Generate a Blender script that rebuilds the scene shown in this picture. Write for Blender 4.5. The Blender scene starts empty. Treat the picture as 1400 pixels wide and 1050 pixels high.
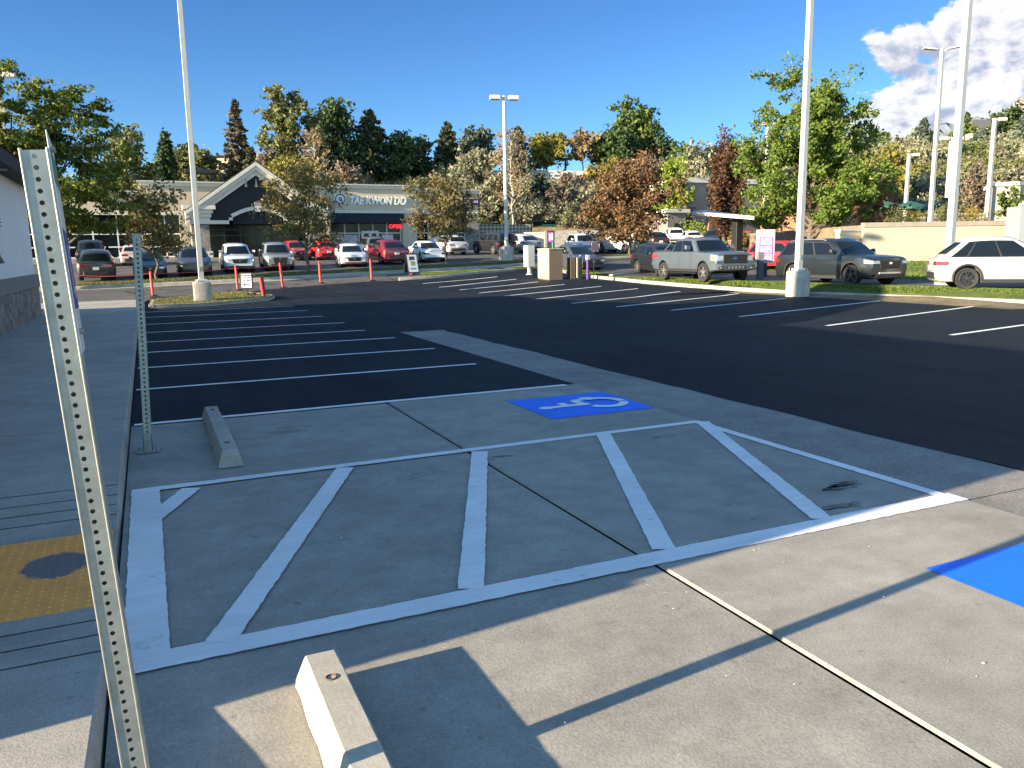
import bpy, bmesh, math, random
import numpy as np
from mathutils import Vector, Matrix

R = math.radians
C = bpy.context.scene.collection
SC = bpy.context.scene
rng = random.Random(7)
nrg = np.random.default_rng(11)

# ---------------------------------------------------------------- camera, sky, sun, exposure
H = 1.8                      # camera height; metres everywhere, X across the stalls, Y along the kerb
F_PX = 1085.0                # focal length for a 1400 px wide frame
CAM_R = Vector((0.90932217, -0.41584140, -0.01446102))
CAM_U = Vector((0.08164696, 0.14424344, 0.98616814))
CAM_F = Vector((0.40800364, 0.89792525, -0.16511594))
cam = bpy.data.cameras.new('camera')
cam.sensor_width = 36.0
cam.lens = F_PX / 1400 * 36
cam.clip_start, cam.clip_end = 0.05, 30000
camo = bpy.data.objects.new('camera', cam)
camo.matrix_world = Matrix(((CAM_R.x, CAM_U.x, -CAM_F.x, 0), (CAM_R.y, CAM_U.y, -CAM_F.y, 0),
                            (CAM_R.z, CAM_U.z, -CAM_F.z, H), (0, 0, 0, 1)))
C.objects.link(camo)
SC.camera = camo

SUN_EL, SUN_AZ = 14.4, 6.5   # sun stands 14.4 deg high; its light travels 6.5 deg forward of +X
world = bpy.data.worlds.new('World')
SC.world = world
world.use_nodes = True
WN, WL = world.node_tree.nodes, world.node_tree.links


def wmath(op, a, b=None, c=None):
    n = WN.new('ShaderNodeMath'); n.operation = op
    for i, v in enumerate((a, b, c)):
        if v is None: continue
        if isinstance(v, (int, float)): n.inputs[i].default_value = v
        else: WL.new(v, n.inputs[i])
    return n.outputs[0]


def wsmooth(v, lo, hi):
    n = WN.new('ShaderNodeMapRange'); n.interpolation_type = 'SMOOTHSTEP'
    WL.new(v, n.inputs[0]); n.inputs[1].default_value = lo; n.inputs[2].default_value = hi
    return n.outputs[0]


def wmix(f, a, b, blend='MIX'):
    n = WN.new('ShaderNodeMix'); n.data_type = 'RGBA'; n.blend_type = blend
    for s, v in ((n.inputs[0], f), (n.inputs[6], a), (n.inputs[7], b)):
        if isinstance(v, (int, float)): s.default_value = v
        elif isinstance(v, tuple): s.default_value = (*v, 1)
        else: WL.new(v, s)
    return n.outputs[2]


SKY_STRENGTH = 0.08
sky = WN.new('ShaderNodeTexSky')
sky.sky_type = 'NISHITA'
sky.sun_disc = False
sky.sun_elevation = R(SUN_EL)
sky.sun_rotation = R(270 - SUN_AZ)
sky.altitude = 1500
sky.air_density = 1.0
sky.dust_density = 0.3
sky.ozone_density = 2.0
tc = WN.new('ShaderNodeTexCoord')
sep = WN.new('ShaderNodeSeparateXYZ')
WL.new(tc.outputs['Generated'], sep.inputs[0])
az = wmath('ARCTAN2', sep.outputs[0], sep.outputs[1])          # 0 = +Y, grows to the right
el = wmath('ARCSINE', sep.outputs[2])
# tint: deep blue low away from the sun, brightened elsewhere to lift the shade
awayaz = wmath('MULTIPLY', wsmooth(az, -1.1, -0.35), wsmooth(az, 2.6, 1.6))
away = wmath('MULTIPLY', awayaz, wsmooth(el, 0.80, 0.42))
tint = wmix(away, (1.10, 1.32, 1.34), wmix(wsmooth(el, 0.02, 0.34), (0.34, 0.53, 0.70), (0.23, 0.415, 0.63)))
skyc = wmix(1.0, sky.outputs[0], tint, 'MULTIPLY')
comb = WN.new('ShaderNodeCombineXYZ')
WL.new(wmath('MULTIPLY', az, 9.0), comb.inputs[0])
WL.new(wmath('MULTIPLY', el, 14.0), comb.inputs[1])


def cloud_noise(off):
    ad = WN.new('ShaderNodeVectorMath'); ad.operation = 'ADD'
    WL.new(comb.outputs[0], ad.inputs[0]); ad.inputs[1].default_value = off
    n = WN.new('ShaderNodeTexNoise'); n.inputs['Scale'].default_value = 1.7
    n.inputs['Detail'].default_value = 11; n.inputs['Roughness'].default_value = 0.56
    n.inputs['Lacunarity'].default_value = 2.15; n.inputs['Distortion'].default_value = 0.25
    WL.new(ad.outputs[0], n.inputs['Vector'])
    return n.outputs[0]


CL_AZ, CL_SLOPE = 0.875, 1.0
edge = wmath('ADD', wmath('SUBTRACT', az, CL_AZ), wmath('MULTIPLY', wmath('SUBTRACT', el, 0.22), -CL_SLOPE))
region = wmath('MULTIPLY', wsmooth(edge, -0.14, 0.12), wsmooth(el, 0.46, 0.34))
region = wmath('MULTIPLY', wmath('MULTIPLY', region, wsmooth(az, 2.6, 1.8)), wsmooth(el, -0.03, 0.03))
bias = wmath('SUBTRACT', wmath('MULTIPLY', region, 0.62), 0.47)
dens = wmath('ADD', cloud_noise((3.7, 8.2, 1.4)), bias)
cover = wsmooth(dens, 0.37, 0.44)
cover = wmath('MULTIPLY', cover, wsmooth(region, 0.02, 0.2))
lit = wmath('SUBTRACT', cloud_noise((3.7, 8.2, 1.4)), cloud_noise((3.60, 8.34, 1.4)))
lit = wsmooth(lit, -0.16, 0.05)
ccol = wmix(lit, (1.45, 1.62, 2.1), (3.35, 3.25, 3.2))
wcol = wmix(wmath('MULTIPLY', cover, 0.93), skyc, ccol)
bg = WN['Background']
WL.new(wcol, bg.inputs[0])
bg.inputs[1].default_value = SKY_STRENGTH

ce, se = math.cos(R(SUN_EL)), math.sin(R(SUN_EL))
SUN_DIR = Vector((ce * math.cos(R(SUN_AZ)), ce * math.sin(R(SUN_AZ)), -se))
sl = bpy.data.lights.new('sun', 'SUN')
sl.energy = 5.0
sl.angle = R(0.5)
sl.color = (1.0, 0.82, 0.57)
so = bpy.data.objects.new('sun', sl)
so.rotation_euler = SUN_DIR.to_track_quat('-Z', 'Y').to_euler()
C.objects.link(so)

SC.view_settings.view_transform = 'Standard'
SC.view_settings.look = 'None'
SC.view_settings.gamma = 1.0
SC.view_settings.use_curve_mapping = False
SC.view_settings.exposure = 1.98
SC.cycles.max_bounces = 6
SC.cycles.transparent_max_bounces = 8


# ---------------------------------------------------------------- where things stand
def ray(px, py):
    return CAM_R * float(px - 700) - CAM_U * float(py - 525) + CAM_F * F_PX


def at(px, py, d):
    """the point seen at (px, py) in the photograph, d metres in front of the camera"""
    return ray(px, py) * (d / F_PX) + Vector((0, 0, H))


def flat(px, py, z=0.0):
    r = ray(px, py)
    t = (z - H) / r.z
    return Vector((r.x * t, r.y * t, z))


def on_y(px, py, Y):
    r = ray(px, py)
    return r * (Y / r.y) + Vector((0, 0, H))


def depth(x, y):
    return CAM_F.x * x + CAM_F.y * y


def sstep(a, b, v):
    t = np.clip((np.asarray(v, float) - a) / (b - a), 0, 1)
    return t * t * (3 - 2 * t)


RKERB = [(23.9, 2.0), (23.75, 9.0), (23.7, 15.2), (22.39, 22.64), (21.75, 29.0), (21.6, 34.09), (21.3, 38.5), (22.2, 43.5)]
_ky = [p[1] for p in RKERB]; _kx = [p[0] for p in RKERB]


def gz(x, y):
    """height of the land"""
    x = np.asarray(x, float); y = np.asarray(y, float)
    d = 0.408 * x + 0.898 * y
    base = np.interp(d, [30, 34.5, 38, 42, 46, 50, 56, 72, 87, 97], [0, .10, .18, .34, .6, .80, 1.12, 1.72, 2.55, 2.8])
    kx = np.interp(y, _ky, _kx)
    lane = 0.34 * sstep(0.1, 1.3, x - kx) * sstep(47, 41, y)
    base = np.maximum(base, lane)
    t = x / np.maximum(y, 20)
    far = sstep(0.78, 1.25, t)
    hill = np.interp(d, [97, 101, 125, 145.8, 148.3, 158, 200, 260, 320, 420], [0, 1.8, 6.6, 10.6, 13.2, 13.6, 13.8, 14.0, 14.0, 14.0])
    hr = np.interp(d, [97, 101, 125, 150, 190, 240, 300, 420], [0, 1.8, 7, 11.5, 18.5, 25.5, 27, 30])
    roll = 0.5 * np.sin(x * .13 + y * .07) + 0.4 * np.sin(y * .19 - x * .05)
    return base + hill * (1 - far) + hr * far + roll * sstep(100, 112, d)


def g(x, y):
    return float(gz(x, y))


def hit(px, py, off=0.0):
    r = ray(px, py) / F_PX
    last = 4.0
    for d in np.arange(4, 300, 0.25):
        p = r * d + Vector((0, 0, H))
        if p.z < g(p.x, p.y) + off:
            return p
    return r * 300 + Vector((0, 0, H))


def spot(px, d, py=345):
    """ground point in the column px at depth d"""
    p = at(px, py, d)
    return Vector((p.x, p.y, g(p.x, p.y)))


# ---------------------------------------------------------------- materials
MATS = {}


def new_mat(name):
    m = bpy.data.materials.new(name); m.use_nodes = True
    return m, m.node_tree.nodes, m.node_tree.links, m.node_tree.nodes['Principled BSDF']


def mat(name, col, rough=0.6, var=0.0, scale=4.0, bump=0.0, bscale=None, metal=0.0, coat=0.0, spec=0.5, detail=5, stretch=None, emit=None, estr=1.0):
    if name in MATS: return MATS[name]
    m, N, L, P = new_mat(name)
    P.inputs['Base Color'].default_value = (*col, 1)
    P.inputs['Roughness'].default_value = rough
    P.inputs['Metallic'].default_value = metal
    P.inputs['Specular IOR Level'].default_value = spec
    if coat:
        P.inputs['Coat Weight'].default_value = coat; P.inputs['Coat Roughness'].default_value = 0.04
    if emit:
        P.inputs['Emission Color'].default_value = (*emit, 1); P.inputs['Emission Strength'].default_value = estr
    if var or bump:
        t = N.new('ShaderNodeTexCoord'); vec = t.outputs['Object']
        if stretch:
            mp = N.new('ShaderNodeMapping'); mp.inputs['Scale'].default_value = stretch
            L.new(vec, mp.inputs[0]); vec = mp.outputs[0]
    if var:
        n = N.new('ShaderNodeTexNoise'); n.inputs['Scale'].default_value = scale; n.inputs['Detail'].default_value = detail
        n.inputs['Roughness'].default_value = 0.65
        L.new(vec, n.inputs['Vector'])
        r = N.new('ShaderNodeValToRGB')
        r.color_ramp.elements[0].position, r.color_ramp.elements[1].position = 0.3, 0.7
        r.color_ramp.elements[0].color = (*[max(0, c * (1 - var)) for c in col], 1)
        r.color_ramp.elements[1].color = (*[min(1, c * (1 + var)) for c in col], 1)
        L.new(n.outputs[0], r.inputs[0]); L.new(r.outputs[0], P.inputs['Base Color'])
    if bump:
        n2 = N.new('ShaderNodeTexNoise'); n2.inputs['Scale'].default_value = bscale or scale * 6; n2.inputs['Detail'].default_value = 4
        L.new(vec, n2.inputs['Vector'])
        b = N.new('ShaderNodeBump'); b.inputs['Strength'].default_value = bump; b.inputs['Distance'].default_value = 0.01
        L.new(n2.outputs[0], b.inputs['Height']); L.new(b.outputs[0], P.inputs['Normal'])
    MATS[name] = m
    return m


def mix_noise(N, L, vec, scale, lo, hi, c0, c1, detail=6, stretch=None, rough=.6):
    if stretch:
        mp = N.new('ShaderNodeMapping'); mp.inputs['Scale'].default_value = stretch
        L.new(vec, mp.inputs[0]); vec = mp.outputs[0]
    n = N.new('ShaderNodeTexNoise'); n.inputs['Scale'].default_value = scale; n.inputs['Detail'].default_value = detail
    n.inputs['Roughness'].default_value = rough
    L.new(vec, n.inputs['Vector'])
    r = N.new('ShaderNodeValToRGB')
    r.color_ramp.elements[0].position, r.color_ramp.elements[1].position = lo, hi
    r.color_ramp.elements[0].color = (*c0, 1); r.color_ramp.elements[1].color = (*c1, 1)
    L.new(n.outputs[0], r.inputs[0])
    return r.outputs[0], n.outputs[0]


def rgb_mix(N, L, f, a, b, blend='MIX'):
    n = N.new('ShaderNodeMix'); n.data_type = 'RGBA'; n.blend_type = blend
    for s, v in ((n.inputs[0], f), (n.inputs[6], a), (n.inputs[7], b)):
        if isinstance(v, (int, float)): s.default_value = v
        elif isinstance(v, tuple): s.default_value = (*v, 1)
        else: L.new(v, s)
    return n.outputs[2]


def surface_mat(name, c0, c1, speck=0.12, stain=0.25, fine=140.0, rough=0.8, bump=0.25, brush=None, crack=0.0, spots=False, dusty=None):
    """concrete or asphalt: broad tone changes, stains, fine aggregate, optional brushing and cracks"""
    m, N, L, P = new_mat(name)
    t = N.new('ShaderNodeTexCoord'); vec = t.outputs['Object']
    a, _ = mix_noise(N, L, vec, 0.55, .32, .68, c0, c1, 8)
    b, _ = mix_noise(N, L, vec, 2.6, .30, .72, (1 - stain,) * 3, (1 + stain * .35,) * 3, 8, rough=.7)
    c = rgb_mix(N, L, 1.0, a, b, 'MULTIPLY')
    s, sn = mix_noise(N, L, vec, fine, .28, .72, (1 - speck,) * 3, (1 + speck,) * 3, 3)
    c = rgb_mix(N, L, 1.0, c, s, 'MULTIPLY')
    if brush:
        w, _ = mix_noise(N, L, vec, 3.0, .35, .7, (1 - .10,) * 3, (1 + .06,) * 3, 6, stretch=brush)
        c = rgb_mix(N, L, 1.0, c, w, 'MULTIPLY')
    if spots:
        # gum spots and old drips
        for sc_, r0, r1, dk in ((2.3, .018, .034, .62), (5.0, .03, .06, .72), (1.1, .035, .10, .84)):
            v = N.new('ShaderNodeTexVoronoi'); v.inputs['Scale'].default_value = sc_
            L.new(vec, v.inputs['Vector'])
            k = N.new('ShaderNodeValToRGB'); k.color_ramp.elements[0].position, k.color_ramp.elements[1].position = r0 * 1.2, r1 * 1.6
            k.color_ramp.elements[0].color = (dk, dk, dk, 1); k.color_ramp.elements[1].color = (1, 1, 1, 1)
            L.new(v.outputs['Distance'], k.inputs[0])
            c = rgb_mix(N, L, 1.0, c, k.outputs[0], 'MULTIPLY')
    if dusty:
        dd, _ = mix_noise(N, L, vec, .35, .45, .75, (0, 0, 0), (1, 1, 1), 9, rough=.7)
        ds, _ = mix_noise(N, L, vec, 1.2, .4, .7, (0, 0, 0), (1, 1, 1), 8, stretch=(2.2, .12, 1), rough=.7)
        c = rgb_mix(N, L, rgb_mix(N, L, .5, dd, ds), c, dusty)
    if crack:
        v = N.new('ShaderNodeTexVoronoi'); v.feature = 'DISTANCE_TO_EDGE'; v.inputs['Scale'].default_value = crack
        wv = N.new('ShaderNodeTexNoise'); wv.inputs['Scale'].default_value = 1.5; wv.inputs['Detail'].default_value = 6
        L.new(vec, wv.inputs['Vector'])
        ad = N.new('ShaderNodeMix'); ad.data_type = 'VECTOR'; ad.inputs[0].default_value = 0.35
        L.new(vec, ad.inputs[4]); L.new(wv.outputs[1], ad.inputs[5])
        L.new(ad.outputs[1], v.inputs['Vector'])
        cr = N.new('ShaderNodeValToRGB'); cr.color_ramp.elements[0].position, cr.color_ramp.elements[1].position = 0.004, 0.02
        cr.color_ramp.elements[0].color = (.35, .35, .35, 1); cr.color_ramp.elements[1].color = (1, 1, 1, 1)
        L.new(v.outputs['Distance'], cr.inputs[0])
        c = rgb_mix(N, L, 1.0, c, cr.outputs[0], 'MULTIPLY')
    L.new(c, P.inputs['Base Color'])
    P.inputs['Roughness'].default_value = rough
    P.inputs['Specular IOR Level'].default_value = 0.12 if rough == .75 else 0.25
    bn = N.new('ShaderNodeBump'); bn.inputs['Strength'].default_value = bump; bn.inputs['Distance'].default_value = 0.004
    L.new(sn, bn.inputs['Height']); L.new(bn.outputs[0], P.inputs['Normal'])
    MATS[name] = m
    return m


def leaf_mat(name, cols, trans=0.25):
    if name in MATS: return MATS[name]
    m, N, L, P = new_mat(name)
    gn = N.new('ShaderNodeNewGeometry')
    r = N.new('ShaderNodeValToRGB'); r.color_ramp.interpolation = 'LINEAR'
    n = len(cols)
    while len(r.color_ramp.elements) < n: r.color_ramp.elements.new(0.5)
    for i, c in enumerate(cols):
        r.color_ramp.elements[i].position = i / (n - 1); r.color_ramp.elements[i].color = (*c, 1)
    L.new(gn.outputs['Random Per Island'], r.inputs[0])
    L.new(r.outputs[0], P.inputs['Base Color'])
    P.inputs['Roughness'].default_value = 0.6; P.inputs['Specular IOR Level'].default_value = 0.25
    tr = N.new('ShaderNodeBsdfTranslucent'); L.new(r.outputs[0], tr.inputs[0])
    mx = N.new('ShaderNodeMixShader'); mx.inputs[0].default_value = trans
    out = N['Material Output']
    L.new(P.outputs[0], mx.inputs[1]); L.new(tr.outputs[0], mx.inputs[2]); L.new(mx.outputs[0], out.inputs[0])
    MATS[name] = m
    return m


def paint_mat(name, col, flake=0.0, rough=0.35):
    if name in MATS: return MATS[name]
    m, N, L, P = new_mat(name)
    P.inputs['Base Color'].default_value = (*col, 1)
    P.inputs['Roughness'].default_value = rough
    P.inputs['Metallic'].default_value = flake
    P.inputs['Coat Weight'].default_value = 0.8; P.inputs['Coat Roughness'].default_value = 0.06
    MATS[name] = m
    return m


def worn_paint(name, col, under, wear=0.42, rough=0.6):
    m, N, L, P = new_mat(name)
    t = N.new('ShaderNodeTexCoord'); vec = t.outputs['Object']
    a, _ = mix_noise(N, L, vec, 5.0, wear - .09, wear + .01, under, col, 12, rough=.78)
    b, _ = mix_noise(N, L, vec, 1.4, .3, .7, (.84,) * 3, (1.05,) * 3, 6)
    c = rgb_mix(N, L, 1.0, a, b, 'MULTIPLY')
    d, _ = mix_noise(N, L, vec, 7, .36, .62, (.88,) * 3, (1.02,) * 3, 8, stretch=(.3, 2.5, 1), rough=.75)
    c = rgb_mix(N, L, 1.0, c, d, 'MULTIPLY')
    L.new(c, P.inputs['Base Color']); P.inputs['Roughness'].default_value = rough
    MATS[name] = m
    return m


CONC = surface_mat('concrete', (.272, .258, .224), (.362, .342, .300), speck=.20, stain=.24, fine=85, bump=.45, brush=(1.2, 2.2, 1), spots=True)
WALKC = surface_mat('sidewalk_concrete', (.30, .287, .255), (.385, .366, .326), speck=.22, stain=.2, fine=95, bump=.45, brush=(1, 2.5, 1), spots=True)
GUTC = surface_mat('gutter_concrete', (.19, .18, .165), (.28, .265, .24), speck=.28, stain=.3, fine=45, bump=.5)
KERBC = surface_mat('kerb_concrete', (.29, .27, .23), (.39, .365, .31), speck=.16, stain=.35, fine=50)
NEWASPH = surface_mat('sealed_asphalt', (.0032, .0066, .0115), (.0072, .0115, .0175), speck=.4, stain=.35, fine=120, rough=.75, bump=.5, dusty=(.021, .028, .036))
OLDASPH = surface_mat('old_asphalt', (.075, .073, .07), (.115, .112, .105), speck=.25, stain=.3, fine=60, rough=.85, bump=.4, crack=.45)
WHITEP = worn_paint('white_road_paint', (.74, .74, .74), (.42, .39, .35), wear=.40)
STRIPEP = worn_paint('fresh_white_paint', (.82, .82, .82), (.55, .54, .52), wear=.34)
BLUEP = worn_paint('blue_road_paint', (.001, .165, .86), (.015, .18, .60), wear=.36)
DARK = mat('dark_gap', (.012, .012, .013), .9)
WHITE = mat('white_metal_paint', (.72, .71, .68), .45, var=.06, scale=3)
STEEL = mat('galvanised_steel', (.27, .28, .26), .42, var=.2, scale=14, metal=.4)
BLACKM = mat('black_metal', (.012, .012, .013), .45)
BLACKP = mat('black_plastic', (.018, .018, .019), .6)
GLASS = mat('dark_glass', (.006, .009, .013), .04, spec=.38)
CHROME = mat('chrome', (.75, .75, .76), .15, metal=1)
STUCCO = mat('tan_stucco', (.52, .42, .30), .9, var=.10, scale=1.2, bump=.3, bscale=40)
STUCCO2 = mat('pale_stucco', (.52, .44, .33), .9, var=.07, scale=1.2, bump=.3, bscale=40)
TRIM = mat('cream_trim', (.58, .54, .46), .8, var=.06, scale=2)
NAVY = mat('navy_panel', (.003, .004, .009), .7, var=.2, scale=1)
BARK = mat('grey_bark', (.10, .08, .062), .9, var=.35, scale=9, bump=.6, bscale=30)
PALEBARK = mat('pale_bark', (.33, .29, .24), .9, var=.25, scale=9)
REDP = mat('red_plastic', (.62, .055, .035), .5, var=.1, scale=6)
TYRE = mat('tyre_rubber', (.016, .016, .017), .8, var=.2, scale=20)


# ---------------------------------------------------------------- mesh helpers
class MB:
    def __init__(s): s.v, s.f, s.m = [], [], []

    def add(s, vs, fs, mi=0):
        o = len(s.v); s.v += [tuple(v) for v in vs]; s.f += [[i + o for i in f] for f in fs]; s.m += [mi] * len(fs)

    def box(s, x0, y0, z0, x1, y1, z1, mi=0):
        s.add([(x0, y0, z0), (x1, y0, z0), (x1, y1, z0), (x0, y1, z0), (x0, y0, z1), (x1, y0, z1), (x1, y1, z1), (x0, y1, z1)],
              [(3, 2, 1, 0), (4, 5, 6, 7), (0, 1, 5, 4), (1, 2, 6, 5), (2, 3, 7, 6), (3, 0, 4, 7)], mi)

    def prism(s, poly, axis, a, b, mi=0):
        """2-D polygon extruded along axis from a to b; axis 'x': (y,z), 'y': (x,z), 'z': (x,y)"""
        n = len(poly)
        P = {'x': lambda p, t: (t, p[0], p[1]), 'y': lambda p, t: (p[0], t, p[1]), 'z': lambda p, t: (p[0], p[1], t)}[axis]
        vs = [P(p, a) for p in poly] + [P(p, b) for p in poly]
        fs = [list(range(n))[::-1], list(range(n, 2 * n))] + [(i, (i + 1) % n, n + (i + 1) % n, n + i) for i in range(n)]
        s.add(vs, fs, mi)

    def tube(s, pts, rad, n=8, cap=True, mi=0):
        pts = [Vector(p) for p in pts]
        rad = rad if isinstance(rad, (list, tuple)) else [rad] * len(pts)
        vs, fs = [], []
        for i, p in enumerate(pts):
            d = (pts[min(i + 1, len(pts) - 1)] - pts[max(i - 1, 0)]).normalized()
            u = d.orthogonal().normalized() if abs(d.z) < .95 else Vector((1, 0, 0)); u = (u - d * u.dot(d)).normalized()
            w = d.cross(u)
            for k in range(n):
                a = 2 * math.pi * (k + .5) / n
                vs.append(p + (u * math.cos(a) + w * math.sin(a)) * rad[i])
        for i in range(len(pts) - 1):
            for k in range(n):
                fs.append((i * n + k, i * n + (k + 1) % n, (i + 1) * n + (k + 1) % n, (i + 1) * n + k))
        if cap:
            fs.append(list(range(n))[::-1]); fs.append([(len(pts) - 1) * n + k for k in range(n)])
        s.add(vs, fs, mi)

    def lathe(s, prof, n=24, axis='z', mi=0):
        vs, fs = [], []
        for r, z in prof:
            for k in range(n):
                a = 2 * math.pi * k / n
                c, q = r * math.cos(a), r * math.sin(a)
                vs.append((c, q, z) if axis == 'z' else (c, z, q))
        for i in range(len(prof) - 1):
            for k in range(n):
                fs.append((i * n + k, i * n + (k + 1) % n, (i + 1) * n + (k + 1) % n, (i + 1) * n + k))
        s.add(vs, fs, mi)

    def mesh(s, name, mats, smooth=None, bevel=0):
        me = bpy.data.meshes.new(name)
        me.from_pydata(s.v, [], s.f)
        mats = mats if isinstance(mats, (list, tuple)) else [mats]
        for m in mats: me.materials.append(m)
        if len(mats) > 1: me.polygons.foreach_set('material_index', s.m)
        bm = bmesh.new(); bm.from_mesh(me)
        bmesh.ops.recalc_face_normals(bm, faces=bm.faces)
        if bevel:
            es = [e for e in bm.edges if e.is_manifold and e.calc_face_angle(0) > R(35)]
            bmesh.ops.bevel(bm, geom=es, offset=bevel, segments=2, profile=.5, affect='EDGES', clamp_overlap=True)
        bm.to_mesh(me); bm.free()
        if smooth is not None:
            me.shade_smooth()
            me.set_sharp_from_angle(angle=R(smooth))
        me.update()
        return me

    def build(s, name, mats, parent=None, smooth=None, bevel=0, loc=None, rz=None):
        return link(name, s.mesh(name, mats, smooth, bevel), parent, loc, rz)


def link(name, me, parent=None, loc=None, rz=None):
    o = bpy.data.objects.new(name, me); C.objects.link(o)
    if parent: o.parent = parent
    if loc is not None: o.location = loc
    if rz is not None: o.rotation_euler = (0, 0, rz)
    return o


def tag(o, label=None, cat=None, group=None, kind=None):
    if label: o['label'] = label
    if cat: o['category'] = cat
    if group: o['group'] = group
    if kind: o['kind'] = kind
    return o


def empty(name, loc, rz=0.0, label=None, cat=None, group=None):
    o = bpy.data.objects.new(name, None); o.empty_display_size = .3; C.objects.link(o)
    o.location = loc; o.rotation_euler = (0, 0, rz)
    return tag(o, label, cat, group)


def copy_tree(o, parent=None):
    c = o.copy(); C.objects.link(c)
    if parent: c.parent = parent
    for ch in list(o.children): copy_tree(ch, c)
    return c


def sheet(name, poly, mat_, zoff, step=2.0, kind='structure', gfun=gz):
    """a paved or planted area laid over the land"""
    bm = bmesh.new()
    vs = [bm.verts.new((p[0], p[1], 0)) for p in poly]
    bm.faces.new(vs)
    xs = [p[0] for p in poly]; ys = [p[1] for p in poly]
    if step:
        for lo, hi, no in ((min(xs), max(xs), (1, 0, 0)), (min(ys), max(ys), (0, 1, 0))):
            for t in np.arange(lo + step, hi, step):
                bmesh.ops.bisect_plane(bm, geom=bm.verts[:] + bm.edges[:] + bm.faces[:], plane_co=[c * t for c in no], plane_no=no)
    bmesh.ops.triangulate(bm, faces=[f for f in bm.faces if len(f.verts) > 4])
    for v in bm.verts: v.co.z = (float(gfun(v.co.x, v.co.y)) if gfun else 0) + zoff
    for f in bm.faces:
        if f.normal.z < 0: f.normal_flip()
    bmesh.ops.recalc_face_normals(bm, faces=bm.faces)
    if sum(f.normal.z for f in bm.faces) < 0: bmesh.ops.reverse_faces(bm, faces=bm.faces)
    me = bpy.data.meshes.new(name); bm.to_mesh(me); bm.free()
    me.materials.append(mat_)
    o = link(name, me)
    o['kind'] = kind
    return o


def resample(pts, step):
    out = [Vector(pts[0])]
    for a, b in zip(pts, pts[1:]):
        a, b = Vector(a), Vector(b); n = max(1, int((b - a).length / step))
        out += [a.lerp(b, (i + 1) / n) for i in range(n)]
    return out


def kerb(name, pts, w=.16, h=.15, zbase=-.05, side=1, mat_=None, step=1.5, follow=True):
    """kerb along a polyline of (x, y): vertical face, rounded top edge"""
    P = resample([Vector((p[0], p[1], 0)) for p in pts], step)
    mb = MB(); prof = [(0, zbase), (0.012, h - .035), (.045, h), (w, h), (w, zbase)]
    rows = []
    for i, p in enumerate(P):
        d = (P[min(i + 1, len(P) - 1)] - P[max(i - 1, 0)]).normalized()
        nrm = Vector((-d.y, d.x, 0)) * side
        z = g(p.x, p.y) if follow else 0
        rows.append([(p.x + nrm.x * a, p.y + nrm.y * a, z + b) for a, b in prof])
    n = len(prof)
    vs = [v for r in rows for v in r]
    fs = [(i * n + k, i * n + k + 1, (i + 1) * n + k + 1, (i + 1) * n + k) for i in range(len(P) - 1) for k in range(n - 1)]
    fs += [list(range(n)), [(len(P) - 1) * n + k for k in range(n)][::-1]]
    mb.add(vs, fs)
    o = mb.build(name, mat_ or KERBC, smooth=50)
    o['kind'] = 'structure'
    return o


def text_mesh(body, size, ext=.01, shear=0.0, bold=0.0, align='LEFT', spacing=1.0):
    cu = bpy.data.curves.new('lettering', 'FONT'); cu.body = body; cu.size = size; cu.extrude = ext; cu.shear = shear
    cu.offset = bold; cu.align_x = align; cu.space_character = spacing; cu.resolution_u = 3
    ob = bpy.data.objects.new('lettering', cu); C.objects.link(ob)
    dg = bpy.context.evaluated_depsgraph_get()
    me = bpy.data.meshes.new_from_object(ob.evaluated_get(dg))
    bpy.data.objects.remove(ob); bpy.data.curves.remove(cu)
    return me


def lettering(body, size, mat_, parent, loc, rot=(math.pi / 2, 0, 0), name='lettering', **k):
    me = text_mesh(body, size, **k); me.name = name
    me.materials.clear(); me.materials.append(mat_)
    o = link(name, me, parent, loc); o.rotation_euler = rot
    return o



# ================================================================ THE SETTING
# ---- land
xs = np.concatenate([np.arange(-900, -120, 60), np.arange(-120, 260, 3.0), np.arange(260, 1500, 60)])
ys = np.concatenate([np.arange(-60, 20, 8), np.arange(20, 330, 3.0), np.arange(330, 1500, 60)])
GX, GY = np.meshgrid(xs, ys)
GZ = gz(GX, GY) - 0.10
nx, ny = len(xs), len(ys)
co = np.stack([GX, GY, GZ], -1).reshape(-1, 3)
idx = np.arange(nx * ny).reshape(ny, nx)
qd = np.stack([idx[:-1, :-1], idx[:-1, 1:], idx[1:, 1:], idx[1:, :-1]], -1).reshape(-1, 4)


def np_mesh(name, co, quads, mat_, smooth=False):
    me = bpy.data.meshes.new(name)
    k = quads.shape[1]
    me.vertices.add(len(co)); me.vertices.foreach_set('co', np.ascontiguousarray(co, np.float32).ravel())
    me.loops.add(quads.size); me.loops.foreach_set('vertex_index', np.ascontiguousarray(quads, np.int32).ravel())
    me.polygons.add(len(quads)); me.polygons.foreach_set('loop_start', np.arange(len(quads), dtype=np.int32) * k)
    me.update(calc_edges=True); me.validate()
    if mat_ is not None: me.materials.append(mat_)
    if smooth: me.shade_smooth()
    return me


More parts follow.
